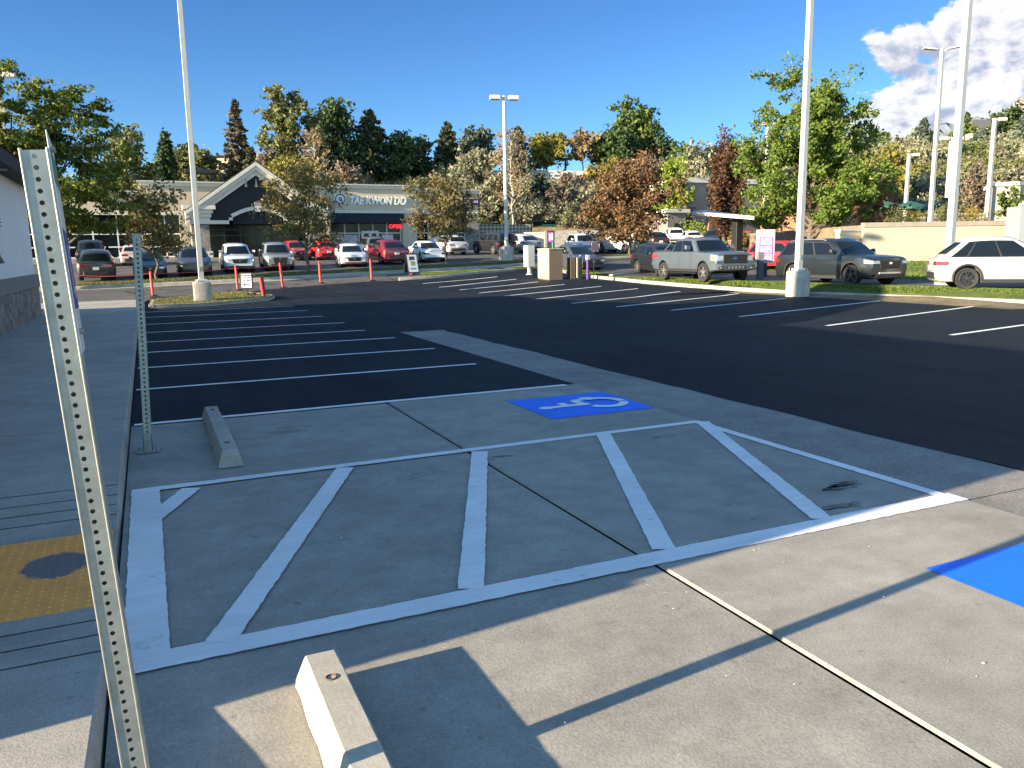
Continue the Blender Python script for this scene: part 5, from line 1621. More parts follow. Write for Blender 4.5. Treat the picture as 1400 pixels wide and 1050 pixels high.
# ---- concrete wheel stops
def wheel_stop(label, x, y0, y1, seed, warm):
    root = empty('wheel_stop', (x, (y0 + y1) / 2, 0), 0, label, 'wheel stop')
    r2 = np.random.default_rng(seed); n = 46; Lh = (y1 - y0) / 2
    prof = [(-.102, 0), (-.099, .035), (-.066, .141), (-.058, .149), (.058, .149), (.066, .141), (.099, .035), (.102, 0)]
    vs = []
    nz = r2.normal(0, 1, (n + 1, len(prof)))
    for i in range(n + 1):
        t = -Lh + 2 * Lh * i / n; endk = min(1, min(i, n - i) / 1.5 + .0)
        for k, (a, b) in enumerate(prof):
            sh_ = 1.0 if b < .05 else .985
            yy_ = t * (1.0 if b < .06 else (1 - .035 / Lh if abs(t) > Lh * .97 else 1))
            j = .0007 * nz[i, k] + (.003 * math.sin(i * .9 + k * 2) if k in (0, 7) else 0)
            if k in (0, 1) and i in (16, 17, 33): b = b + .02
            vs.append((x * 0 + a + j, yy_, max(0, b + .0006 * nz[i, (k + 3) % 8]) if b > 0 else 0))
    m_ = len(prof)
    mb = MB(); mb.add(vs, [(i * m_ + k, i * m_ + k + 1, (i + 1) * m_ + k + 1, (i + 1) * m_ + k) for i in range(n) for k in range(m_ - 1)] + [list(range(m_)), [n * m_ + k for k in range(m_)][::-1]])
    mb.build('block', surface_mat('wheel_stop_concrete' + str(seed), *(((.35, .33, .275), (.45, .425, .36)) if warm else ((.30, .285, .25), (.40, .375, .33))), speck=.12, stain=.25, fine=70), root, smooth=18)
    for t in (-.72, .78):
        b = MB(); b.lathe([(.001, .149), (.017, .149), (.021, .1545), (.025, .151), (.026, .146)], 12); b.build('pin_hole', mat('rust', (.10, .05, .025), .9), root, loc=(0, t * Lh, 0), smooth=40)
    return root


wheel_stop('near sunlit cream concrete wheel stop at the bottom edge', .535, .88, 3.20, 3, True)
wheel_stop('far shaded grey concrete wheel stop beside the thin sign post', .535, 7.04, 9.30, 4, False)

# ---- light poles
POLEW = mat('pole_white', (.47, .455, .42), .5, var=.05, scale=2)
LENS = mat('lamp_lens', (.35, .36, .36), .3)
BASEC = surface_mat('pole_base_concrete', (.36, .33, .28), (.50, .46, .39), speck=.14, stain=.35, fine=40)


def light_pole(label, p, topz, w=.22, heads=(), base=None, square=True, group=None, style='box', loc_z=None):
    root = empty('light_pole', p, 0, label, 'light pole', group)
    h = topz - p.z; bz = 0
    if base:
        shape, br, bh = base; bz = bh
        mb = MB()
        if shape == 'round': mb.lathe([(.001, bh), (br - .05, bh), (br - .012, bh - .012), (br, bh - .05), (br * 1.01, bh * .5), (br, -.3)], 30)
        else: mb.box(-br, -br, -.3, br, br, bh)
        mb.build('concrete_base', BASEC, root, smooth=40, bevel=.03 if shape != 'round' else 0)
        mb = MB(); mb.box(-w * .85, -w * .85, bh, w * .85, w * .85, bh + .10); mb.build('base_cover', POLEW, root, bevel=.02)
    if base:
        for sx in (-1, 1):
            for sy in (-1, 1):
                mb = MB(); mb.lathe([(.001, bh + .09), (.016, bh + .09), (.018, bh + .04), (.03, bh + .03), (.03, bh - .01)], 8); mb.build('anchor_bolt', STEEL, root, loc=(sx * w * 1.05, sy * w * 1.05, 0))
        mb = MB(); mb.box(-.05, -w / 2 - .006, bh + .40, .05, -w / 2 + .01, bh + .58); mb.build('hand_hole_cover', STEEL, root, bevel=.004)
    mb = MB(); s0, s1 = w / 2, w / 2 * .82
    if square:
        mb.add([(-s0, -s0, bz - .02), (s0, -s0, bz - .02), (s0, s0, bz - .02), (-s0, s0, bz - .02), (-s1, -s1, h), (s1, -s1, h), (s1, s1, h), (-s1, s1, h)], [(3, 2, 1, 0), (4, 5, 6, 7), (0, 1, 5, 4), (1, 2, 6, 5), (2, 3, 7, 6), (3, 0, 4, 7)])
        mb.build('pole', POLEW, root, bevel=w * .05)
    else:
        mb.tube([(0, 0, bz - .02), (0, 0, h)], [s0, s1], 14); mb.build('pole', POLEW, root, smooth=50)
    for a in heads:
        ca, sa = math.cos(R(a)), math.sin(R(a))
        hd = MB()
        if style == 'box':
            hd.box(.30, -.24, -.14, 1.02, .24, .14)
            me = hd.mesh('lamp_head', POLEW, bevel=.03); hm = link('lamp_head', me, root, (0, 0, h - .12), R(a))
            b = MB(); b.box(.36, -.19, -.155, .96, .19, -.138); b.build('lens', LENS, hm)
            b = MB(); b.box(0, -.05, -.05, .31, .05, .05); b.build('bracket', POLEW, hm)
        else:
            hd.add([(.30, -.20, -.01), (1.15, -.24, .12), (1.15, .24, .12), (.30, .20, -.01), (.30, -.18, .07), (1.15, -.22, .20), (1.15, .22, .20), (.30, .18, .07)], [(3, 2, 1, 0), (4, 5, 6, 7), (0, 1, 5, 4), (1, 2, 6, 5), (2, 3, 7, 6), (3, 0, 4, 7)])
            hm = link('lamp_head', hd.mesh('lamp_head', POLEW, bevel=.02), root, (0, 0, h - .10), R(a))
            b = MB(); b.tube([(0, 0, -.15), (.2, 0, -.02), (.34, 0, .03)], .05, 8); b.build('bracket', POLEW, hm)
    return root


FACE = 65.6 - 90   # angle of the picture's left-right direction
p = flat(278, 415); p.z = g(p.x, p.y) + .10
light_pole('tall white light pole on a square concrete block on the left grass island', p, 12.6, .19, (FACE, FACE + 180), ('square', .31, .72))
p = Vector((21.85, 22.45, 0.05))
light_pole('tall white light pole on a round concrete drum cutting the right kerb', p, 12.6, .21, (FACE, FACE + 180), ('round', .42, .88))
p = spot(1298, 29.0); light_pole('tallest white light pole rising past the top edge behind the white crossover', p, 12.9, .235, (FACE, FACE + 180), ('round', .42, .80))
p = spot(692.5, 57.5); p.z -= .05
light_pole('white light pole with two box heads in the middle before the hillside', p, at(683, 136, 57).z, .30, (FACE + 12, FACE + 192), ('round', .55, .95), square=False)
p = at(1272, 300, 53); p.z = UZ
light_pole('light pole with two slim flat heads behind the retaining wall', p, at(1279, 75, 53).z, .24, (FACE - 12, FACE + 168), None, style='slim')
for px, tx, top, bot, d, lb, hd in ((1349, 1357, 165, 300, 74, 'single-headed light pole before the pale building at the right', (FACE,)), (1237, 1243, 212, 303, 84, 'short single-headed light pole beside the brown tower', (FACE,)),
                               (1293, 1298, 190, 300, 74, 'single-headed light pole half hidden behind the tallest pole', (FACE + 180, FACE))):
    p = at(px, bot, d); p.z = UZ if d < 90 else g(p.x, p.y)
    light_pole(lb, p, at(tx, top, d).z, .34, hd)
p = spot(1044, 70); light_pole('two-headed light pole half hidden in the maple crown', p, at(1046, 172, 70).z, .30, (FACE, FACE + 180))
p = spot(866, 80); light_pole('single-headed light pole rising behind the brown tree', p, at(866, 220, 80).z, .38, (FACE,))
p = spot(25, 52); light_pole('two-headed light pole hidden behind the honey locust at the left edge', p, at(31, 108, 52).z, .25, (FACE + 14, FACE + 194))

# ---- red delineator posts and the rope between them
DP = []
for px, d, pb, pt_, lb in ((207, 34.5, 405, 373, 'first red delineator post from the left, by the far sign post'), (324, 37.6, 399, 367, 'red delineator post behind the arrow sign'),
                      (386, 38.8, 394, 362, 'red delineator post right of the dark red stub'), (438, 41.4, 389, 361, 'red delineator post before the white sedan'),
                      (508, 42.5, 383, 355, 'red delineator post before the dark red electric SUV'), (563, 45.5, 378, 348, 'red delineator post behind the folding sign')):
    p = spot(px, d, 380); root = empty('delineator_post', p, 0, lb, 'delineator post', 'red delineator posts with rope')
    lean = r_.uniform(-.05, .02) - .02
    hh = (pb - pt_) * d / F_PX
    mb = MB(); mb.tube([(lean * hh, 0, hh), (0, 0, .03)], [.055, .06], 10); mb.tube([(lean * hh, 0, hh), (lean * hh * 1.02, 0, hh + .06)], [.04, .045], 8)
    mb.build('post', REDP, root, smooth=50)
    mb = MB(); mb.lathe([(.001, .05), (.10, .045), (.20, .03), (.21, 0)], 8); mb.build('rubber_foot', BLACKP, root)
    DP.append(Vector((p.x + lean * hh, p.y, p.z + hh * .97)))
rp = []
A0 = spot(95, 34, 390); A0.z += 1.0
seq = [A0] + DP
for a, b in zip(seq, seq[1:]):
    for k in range(9):
        t = k / 9; q = a.lerp(b, t); q.z -= .10 * 4 * t * (1 - t); rp.append(q)
rp.append(seq[-1])
mb = MB(); mb.tube(rp, .010, 5); tag(mb.build('barrier_rope', mat('rope_red', (.42, .04, .05), .7)), 'thin red barrier rope strung between the delineator posts', 'rope')
p = spot(362, 32.2, 411); o = empty('red_stub', p, 0, 'thick dark red leaning post right of the arrow sign', 'post')
mb = MB(); mb.tube([(-.09, 0, .84), (.0, 0, -.1)], .095, 10); mb.build('post', mat('dark_red', (.25, .012, .025), .6, var=.15, scale=8), o, smooth=50)
mb = MB(); mb.tube([(-.09, 0, .84), (-.093, 0, .875)], [.1, .08], 10); mb.build('cap', mat('dark_red_cap', (.12, .01, .015), .6), o)

# ---- arrow sign on the island
p = spot(338.5, 32.6, 405); o = empty('arrow_sign', p, R(FACE + 5), 'white portable sign in a black frame with a left arrow', 'sign'); o.location.z += .12
Wd, Hd, zb_ = .50, .66, .26
mb = MB(); mb.box(-Wd / 2, -.03, zb_, Wd / 2, .03, zb_ + Hd); mb.build('frame', BLACKP, o, bevel=.01)
mb = MB(); mb.box(-Wd / 2 + .05, -.036, zb_ + .05, Wd / 2 - .05, -.029, zb_ + Hd - .05); bd = mb.build('board', mat('sign_board', (.72, .75, .80), .5), o)
mb = MB(); mb.box(-.035, -.03, 0, .035, .03, zb_); mb.build('stem', BLACKP, o)
mb = MB(); mb.box(-.06, -.18, -.05, .06, .18, .05); mb.box(.12, -.15, -.05, .30, .15, .10); mb.build('weight', BLACKP, o, bevel=.02)
SR = mat('sign_text_red', (.30, .03, .08), .6); SB = mat('sign_text_dark', (.03, .03, .05), .6); ST = mat('sign_text_teal', (.05, .22, .28), .6)
lettering('RE-OPENING', .072, SR, o, (0, -.040, zb_ + .515), ext=.002, bold=.004, align='CENTER', name='letters')
lettering('DRIVE THRU', .058, SR, o, (0, -.040, zb_ + .435), ext=.002, bold=.002, align='CENTER', name='letters')
lettering('THIS', .062, ST, o, (-.09, -.040, zb_ + .315), ext=.002, bold=.003, align='CENTER', name='letters')
lettering('WAY', .062, SB, o, (.09, -.040, zb_ + .315), ext=.002, bold=.003, align='CENTER', name='letters')
mb = MB(); mb.prism([(-.15, zb_ + .17), (-.06, zb_ + .235), (-.06, zb_ + .19), (.14, zb_ + .19), (.14, zb_ + .15), (-.06, zb_ + .15), (-.06, zb_ + .105)], 'y', -.041, -.0365); mb.build('arrow', SB, o)
# ---- folding sign
p = hit(563, 377); o = empty('folding_sign', (p.x, p.y, p.z + .14), R(FACE + 28), 'black folding sign board with a pale poster at the kerb nose', 'folding sign')
for s_ in (-1, 1):
    mb = MB(); th = .36
    vs = []
    for (x, z) in ((-.33, .02), (.33, .02), (.33, 1.08), (-.33, 1.08)):
        for dy in (-.02, .02): vs.append((x, s_ * (th * (1 - z / 1.12)) + dy, z))
    mb.add(vs, [(0, 2, 4, 6), (1, 3, 5, 7), (0, 1, 3, 2), (2, 3, 5, 4), (4, 5, 7, 6), (6, 7, 1, 0)]); bd = mb.build('board', BLACKP, o)
    if s_ < 0:
        def onb(x0, x1, z0, z1, off, m, nm):
            mq = MB(); mq.add([(x, -th * (1 - z / 1.12) - .02 - off, z) for x, z in ((x0, z0), (x1, z0), (x1, z1), (x0, z1))] + [(x, -th * (1 - z / 1.12) - .019, z) for x, z in ((x0, z0), (x1, z0), (x1, z1), (x0, z1))],
                             [(0, 1, 2, 3), (0, 1, 5, 4), (1, 2, 6, 5), (2, 3, 7, 6), (3, 0, 4, 7)]); return mq.build(nm, m, bd)
        onb(-.28, .28, .08, 1.04, .004, mat('poster_grey', (.55, .60, .58), .6), 'poster')
        onb(-.17, .14, .74, .94, .007, mat('poster_maroon', (.06, .02, .06), .6), 'poster_heading')
        onb(-.12, .14, .42, .66, .007, mat('poster_olive', (.26, .24, .05), .6), 'poster_picture')
        onb(-.12, .14, .60, .66, .010, mat('poster_green', (.12, .30, .16), .6), 'poster_stripe')
        for k in range(6): onb(-.17 + k * .06, -.13 + k * .06, .22, .31, .007, mat('poster_blue', (.05, .12, .30), .6), 'poster_letters')
mb = MB(); mb.box(-.35, -.03, 1.06, .35, .03, 1.11); mb.build('hinge', BLACKP, o)

# ---- mail cluster, utility cabinets, banner, bollards, menu board
p = hit(723, 374); p = spot(723.5, 43.0); o = empty('mail_cluster', p, R(0), 'white mailbox cluster on a pedestal beside the big green utility cabinet', 'mailbox cluster'); o.location.z += .12
mb = MB(); mb.box(-.21, -.26, .42, .21, .26, 1.56); mb.build('cabinet', mat('mail_grey', (.52, .52, .50), .5), o, bevel=.015)
mb = MB(); mb.lathe([(.20, 0), (.17, .04), (.11, .06), (.10, .40), (.15, .43)], 16); mb.build('pedestal', mat('mail_grey', (.52, .52, .50)), o, smooth=40)
DG = mat('mail_door', (.60, .60, .57), .45)
for i in range(2):
    for j in range(7):
        mb = MB(); mb.box(-.222, -.23 + .235 * i, .50 + .148 * j, -.208, -.23 + .235 * i + .22, .50 + .148 * j + .135); mb.build('mail_door', DG, o)
mb = MB(); mb.tube([(.32, .3, -.1), (.32, .3, .95)], .03, 6); mb.build('pipe', BLACKM, o)
p = spot(756, 41.2); o = empty('utility_cabinet', p, 0, 'large green beige utility cabinet with blotchy pale front', 'utility cabinet'); o.location.z += .05
def blotch():
    m, N, L, P = new_mat('mottled_cabinet'); t = N.new('ShaderNodeTexCoord')
    a, _ = mix_noise(N, L, t.outputs['Object'], 2.2, .38, .62, (.36, .34, .16), (.50, .48, .33), 3)
    L.new(a, P.inputs['Base Color']); P.inputs['Roughness'].default_value = .6; return m
MOTTLED = blotch(); BRN = mat('brown_cabinet', (.19, .13, .075), .6, var=.06, scale=2)  # mottled pale tone for door and lid, plain brown for the case
mb = MB(); mb.box(-.40, -.33, -.1, .40, .95, 1.50); mb.build('case', BRN, o, bevel=.02)
mb = MB(); mb.box(-.42, -.31, .02, -.40, .93, 1.47); dd = mb.build('door', MOTTLED, o, bevel=.006)
mb = MB(); mb.box(-.44, .28, .72, -.42, .34, .90); mb.build('latch', BLACKM, dd)
mb = MB(); mb.box(-.44, -.36, 1.50, .44, .98, 1.55); mb.build('lid', MOTTLED, o, bevel=.01)
p = spot(784, 41.6); o = empty('meter_pedestal', p, 0, 'narrow brown meter pedestals with two pipes beside the large cabinet', 'meter pedestal'); o.location.z += .05
for x in (-.28, .12):
    mb = MB(); mb.box(x, -.2, -.1, x + .30, .2, 1.05); mb.build('case', mat('olive_brown', (.13, .10, .06), .6), o, bevel=.015)
mb = MB(); mb.tube([(.08, -.24, 0), (.08, -.24, 1.05)], .025, 6); mb.build('pipe', POLEW, o)
for x in (-.20, .30):
    mb = MB(); mb.tube([(x, -.1, 1.05), (x, -.1, 1.16), (x + .03, -.2, 1.18)], .05, 8); mb.build('vent_cap', mat('vent_grey', (.4, .4, .38), .5), o, smooth=50)
p = spot(755.5, 44.5); o = empty('marker_stake', p, 0, 'thin teal marker stake behind the large utility cabinet', 'marker stake'); mb = MB(); mb.tube([(0, 0, -.1), (0, 0, 1.75)], .035, 6); mb.build('stake', mat('teal_plastic', (.05, .28, .22), .5), o)
# banner on two stakes
a, b = at(773, 341, 56.5), at(817, 345, 58); a2 = a
o = empty('banner', Vector((a.x, a.y, g(a.x, a.y))), math.atan2(b.y - a.y, b.x - a.x), 'pale blue advertising banner on stakes in front of the pale SUV', 'banner')
Lb = (Vector((b.x, b.y)) - Vector((a.x, a.y))).length; zb0_ = at(773, 342.5, 56.5).z - o.location.z; zb1_ = at(773, 333.5, 56.5).z - o.location.z + .12
mb = MB(); n = 14; vs = []
for i in range(n + 1):
    x = Lb * i / n
    for z in (zb0_, (zb0_ + zb1_) / 2, zb1_): vs.append((x, .05 * math.sin(x * 2.3 + z * 2), z + .05 * math.sin(x * 1.7) * (1 if z == zb1_ else .4)))
mb.add(vs, [(3 * i + j, 3 * i + 3 + j, 3 * i + 4 + j, 3 * i + 1 + j) for i in range(n) for j in range(2)]); mb.build('cloth', mat('banner_cloth', (.50, .56, .66), .7, var=.08, scale=2), o, smooth=60)
mb = MB(); mb.box(Lb - .62, -.10, zb0_ - .14, Lb + .02, -.065, zb1_ - .05); mb.build('cloth_panel', mat('banner_coral', (.60, .28, .24), .7, var=.25, scale=3), o)
lettering('of 7 Flavors', .42, mat('banner_ink', (.03, .06, .16), .7), o, (.30, -.085, zb0_ + .16), ext=.004, bold=.008, shear=.2, name='letters')
for x in (0, Lb): mb = MB(); mb.tube([(x, 0, -.2), (x, 0, zb1_ + .12)], .03, 6); mb.build('stake', BLACKM, o)
p = spot(803.5, 41.0); o = empty('purple_marker', p, 0, 'purple post with white top standing before the dark sedan', 'marker post'); o.location.z += .05
mb = MB(); mb.tube([(0, 0, -.1), (0, 0, .95)], .075, 10); mb.build('post', mat('purple_paint', (.07, .02, .13), .5), o, smooth=50)
mb = MB(); mb.box(-.09, -.09, .95, .09, .09, 1.20); mb.build('cap', POLEW, o, bevel=.01)
mb = MB(); mb.tube([(.36, 0, -.1), (.36, 0, .95)], .02, 6); mb.build('thin_stake', mat('pink_stake', (.35, .2, .3), .5), o)
# order speaker posts on the middle verge
for px, d, lb in ((753, 66, 'small dark purple order post near the bin enclosure'), (879.5, 64, 'dark order post with purple panel beside the brown tree trunk')):
    p = spot(px, d); o = empty('order_post', p, R(FACE), lb, 'order post')
    mb = MB(); mb.box(-.32, -.15, 0, .32, .15, 1.95); mb.build('case', BLACKP, o, bevel=.03)
    mb = MB(); mb.box(-.24, -.165, 1.0, .24, -.152, 1.8); pn = mb.build('panel', mat('purple_panel', (.20, .07, .25), .4), o)
    mb = MB(); mb.box(-.13, -.172, 1.15, -.02, -.166, 1.65); mb.box(.04, -.172, 1.2, .15, -.166, 1.7); mb.build('panel_marks', SIGNW, pn)
for px, d in ((871.5, 61), (887.5, 62)):
    p = spot(px, d); o = empty('bollard', p, 0, 'pale green bollard %s the order post' % ('left of' if px < 880 else 'right of'), 'bollard'); mb = MB(); mb.tube([(0, 0, -.1), (0, 0, 1.05), (0, 0, 1.1)], [.10, .10, .05], 10); mb.build('post', mat('mint_paint', (.32, .48, .42), .5), o, smooth=50)
p = spot(1046, 39.5); o = empty('menu_board', p, R(FACE - 4), 'pink and white lit drive-through menu board between the pickup and the green SUV', 'menu board')
W2 = 24.5 * 39.5 / F_PX / 2; zt, zb_ = at(1046, 314, 39.5).z - p.z, at(1046, 360, 39.5).z - p.z
mb = MB(); mb.box(-W2, -.12, zb_, W2, .12, zt); mb.build('case', mat('menu_white', (.48, .44, .42), .5), o, bevel=.04)
PK = mat('menu_pink', (.55, .34, .55), .5, var=.2, scale=7); PP = mat('menu_purple', (.26, .08, .30), .5)
hh = (zt - zb_)
mb = MB(); mb.box(-W2 * .72, -.135, zb_ + hh * .06, W2 * .76, -.118, zb_ + hh * .78); fr = mb.build('menu_frame', PP, o)
for k in range(3):
    mb = MB(); mb.box(-W2 * .60, -.145, zb_ + hh * (.08 + .235 * k), W2 * .66, -.133, zb_ + hh * (.285 + .235 * k)); pn = mb.build('menu_panel', PK, fr)
    rr_ = random.Random(k)
    mb = MB()
    for q in range(7): x, z = rr_.uniform(-.5, .5) * W2, zb_ + hh * (.10 + .235 * k + rr_.uniform(0, .15)); mb.box(x, -.150, z, x + rr_.uniform(.05, .14), -.144, z + .03)
    mb.build('menu_text', PP, pn)
mb = MB(); mb.box(-W2 * .7, -.135, zt - .18, -W2 * .45, -.118, zt - .06); mb.build('menu_badge', mat('menu_yellow', (.6, .5, .15), .5), o)
mb = MB(); mb.box(-.12, -.08, -.2, .12, .08, zb_); mb.build('stem', BLACKP, o)
p = spot(1040, 36.5); o = empty('speaker_post', p, R(FACE), 'dark grey order speaker post in front of the menu board', 'order post'); mb = MB(); mb.box(-.13, -.12, 0, .13, .12, 1.25); mb.build('case', mat('speaker_grey', (.10, .10, .105), .6), o, bevel=.02)
# yellow boom and green parasols on the upper lot
a, b = at(1218, 301, 56), at(1268, 292, 58); o = empty('height_bar', a, 0, 'yellow horizontal clearance bar by the green parasols', 'barrier bar')
mb = MB(); mb.tube([Vector((0, 0, 0)), b - a], .11, 8); mb.build('bar', mat('yellow_paint', (.62, .44, .03), .5), o, smooth=50)
mb = MB(); mb.tube([(0, 0, .05), (0, 0, UZ - a.z - .2)], .07, 6); mb.tube([b - a, Vector((b.x - a.x, b.y - a.y, UZ - a.z - .2))], .07, 6); mb.build('stand', BLACKM, o)
GRN = mat('parasol_green', (.012, .075, .055), .8)
par0 = None
for px, d, z_, lb in ((1212, 74, 280, 'leftmost of the dark green parasols by the brown tower'), (1243, 74, 280, 'middle dark green parasol, right of the brown tower'), (1282, 70, 280, 'right dark green parasol between the light poles')):
    p = at(px, 300, d); p.z = UZ; h = at(px, z_, d).z - UZ
    o = empty('parasol', p, 0, lb, 'parasol', 'green parasols on the terrace')
    mb = MB(); n = 8; rr_ = 1.75; vs = [(0, 0, h + .35)] + [(rr_ * math.cos(k * math.pi / 4), rr_ * math.sin(k * math.pi / 4), h - .2) for k in range(8)] + [(rr_ * math.cos(k * math.pi / 4), rr_ * math.sin(k * math.pi / 4), h - .42) for k in range(8)]
    mb.add(vs, [(0, 1 + k, 1 + (k + 1) % 8) for k in range(8)] + [(1 + k, 9 + k, 9 + (k + 1) % 8, 1 + (k + 1) % 8) for k in range(8)]); mb.build('canopy', GRN, o)
    mb = MB(); mb.tube([(0, 0, 0), (0, 0, h + .3)], .04, 6); mb.build('pole', BLACKM, o)
p = at(1293, 302, 60); p.z = UZ; o = empty('sign_pylon', p, R(FACE), 'narrow black pylon on the upper lot behind the tallest light pole', 'pylon'); mb = MB(); mb.box(-.35, -.15, 0, .35, .15, 2.2); mb.build('case', BLACKP, o, bevel=.03)
# frame with green banner near the bin enclosure, pergola on the hill crest
a, b = spot(727, 84), spot(762, 86); o = empty('netting_frame', a, math.atan2(b.y - a.y, b.x - a.x), 'thin dark goal-like frame at the foot of the hill', 'frame')
Lb = (b - a).length; zt = at(727, 302, 84).z - a.z
mb = MB(); mb.tube([(0, 0, -.3), (0, 0, zt), (Lb, 0, zt + .1)], .09, 6); mb.build('tube', mat('brown_metal', (.06, .04, .03), .6), o)
mb = MB(); mb.box(Lb * .4, -.05, zt - .6, Lb * .95, .02, zt - .35); mb.build('green_strip', mat('green_strip', (.04, .22, .09), .6), o)
a = spot(768, 153); o = empty('pergola', a, R(FACE), 'dark timber pergola on the crest of the hill', 'pergola'); zt = at(768, 221, 153).z - a.z
TB = mat('dark_timber', (.03, .022, .018), .9)
mb = MB()
for x in (-3.0, 0.6): mb.box(x, 0, -1, x + .35, .35, zt)
mb.build('post', TB, o); mb = MB(); mb.box(-4, -.4, zt, 2.0, .8, zt + .35); mb.build('beam', TB, o)
# solar canopy frame behind the shops roof at the left
a, b = spot(262, 118), spot(302, 118); o = empty('dark_canopy', a, 0, 'long low black canopy on the slope behind the shops roof', 'canopy'); zt = at(270, 232, 118).z - a.z
mb = MB(); mb.box(0, 0, zt - .55, (b - a).length, 3, zt); mb.build('canopy_roof', BLACKM, o)
mb = MB()
for x in (.3, (b - a).length - .6): mb.box(x, 1, -1.5, x + .3, 1.3, zt - .5)
mb.build('post', BLACKM, o)

# ================================================================ TREES AND HILLS
def leaf_quads(P, size, r2, flat_=0.0, aspect=1.0, up=None):
    n = len(P)
    a = r2.normal(0, 1, (n, 3)); a /= np.linalg.norm(a, axis=1)[:, None]
    b = r2.normal(0, 1, (n, 3)); b[:, 2] *= (1 - flat_)
    b -= a * (a * b).sum(1)[:, None]; b /= np.linalg.norm(b, axis=1)[:, None] + 1e-9
    s = size * r2.uniform(.6, 1.35, n)[:, None]
    v0 = P - a * s * aspect; v1 = P + b * s * .55; v2 = P + a * s * aspect; v3 = P - b * s * .55
    return np.stack([v0, v1, v2, v3], 1)


def crown_mesh(Q, mat_, name='crown'):
    co_ = Q.reshape(-1, 3); n = len(Q)
    return np_mesh(name, co_, np.arange(4 * n).reshape(n, 4), mat_)


def limb(mb, a, b, r0, r1, r2, bend=.12, n=4, sides=6):
    a, b = Vector(a), Vector(b); L_ = (b - a).length
    pts = [a.lerp(b, k / n) + Vector(r2.normal(0, bend * L_ * .25, 3)) * (1 if 0 < k < n else 0) for k in range(n + 1)]
    mb.tube(pts, [r0 + (r1 - r0) * k / n for k in range(n + 1)], sides)
    return pts


def broadleaf(h, rx, cb, nleaf, lsize, seed, nlimb=9, gap=.35, trunk_r=None, top_bias=0.0, clump=.20, shape=1.0, lean=0, leaders=0, low=1.0, flatz=.75):
    """tapered trunk, limbs and twigs with clumps of leaves at their ends"""
    r2 = np.random.default_rng(seed); mb = MB()
    tr = trunk_r or h * .018
    ch = h - cb
    tips = []
    trunk_top = Vector((lean + r2.normal(0, .02) * h, r2.normal(0, .02) * h, cb + ch * .62))
    tp = limb(mb, (0, 0, -.3), trunk_top, tr, tr * .3, r2, .05, 7, 8)
    for i in range(nlimb):
        t = (i + .5) / nlimb
        az_ = i * 2.399 + r2.normal(0, .3)
        z0 = cb * (.78 if t < .3 else .95) + ch * .50 * t
        zi = (z0 + .3) / (trunk_top.z + .3) * 7; zi = min(6.9, max(0, zi)); s_ = tp[int(zi)].lerp(tp[int(zi) + 1], zi % 1)
        # end point on an uneven egg
        zf_ = .12 + .86 * t; rad = rx * shape * math.sin(math.pi * min(.97, max(.16, .14 + .76 * zf_ ** low))) ** .7 * r2.uniform(.68, 1.14)
        e_ = Vector((lean * zf_ + rad * math.cos(az_), rad * math.sin(az_), cb + ch * (zf_ * r2.uniform(.92, 1.04))))
        lp = limb(mb, s_, e_, tr * (.5 - .25 * t), tr * .10, r2, .18, 4, 5)
        tips.append((e_, 1.0))
        for j in range(5):
            k = r2.uniform(1.4, 4); q = lp[int(k)].lerp(lp[min(4, int(k) + 1)], k % 1)
            d_ = Vector(r2.normal(0, 1, 3)); d_.z = abs(d_.z) * .6 + .1; d_.normalize()
            ee = q + d_ * rx * r2.uniform(.25, .55)
            limb(mb, q, ee, tr * .12, tr * .04, r2, .2, 2, 4); tips.append((ee, .8)); tips.append((q.lerp(ee, .5), .6))
    for j in range(4):
        e_ = trunk_top + Vector((r2.normal(0, .22) * rx, r2.normal(0, .22) * rx, ch * r2.uniform(.15, .38)))
        limb(mb, tp[-2], e_, tr * .25, tr * .06, r2, .15, 3, 4); tips.append((e_, .9)); tips.append((tp[-1].lerp(e_, .5), .8))
    for j in range(leaders):
        a_ = j * 2.1 + r2.normal(0, .3); rr_ = rx * r2.uniform(.16, .40)
        s_ = tp[int(r2.integers(3, 6))]; e_ = Vector((rr_ * math.cos(a_), rr_ * math.sin(a_), h * r2.uniform(.88, 1.0)))
        lp = limb(mb, s_, e_, tr * .3, tr * .05, r2, .06, 6, 5)
        for k in range(2, 7): tips.append((lp[k], .42 if k > 4 else .6)); tips.append((lp[k] + Vector((r2.normal(0, .08) * rx, r2.normal(0, .08) * rx, r2.normal(0, .04) * h)), .4))
    tips = [t for t in tips if r2.random() > gap * .5]
    w = np.array([t[1] for t in tips]); w = w * r2.uniform(.4, 1.5, len(w)); w /= w.sum()
    ids = r2.choice(len(tips), nleaf, p=w)
    T = np.array([list(t[0]) for t in tips]); S = np.array([t[1] for t in tips]) * rx * clump * 1.15
    sub = r2.normal(0, 1, (len(tips), 7, 3)) * S[:, None, None] * .9
    off = sub[ids, r2.integers(0, 7, nleaf)] + r2.normal(0, 1, (nleaf, 3)) * S[ids][:, None] * .42
    off[:, 2] *= flatz
    Pp = T[ids] + off
    Pp[:, 2] = np.maximum(Pp[:, 2], cb * .55)
    return mb, leaf_quads(Pp, lsize, r2)


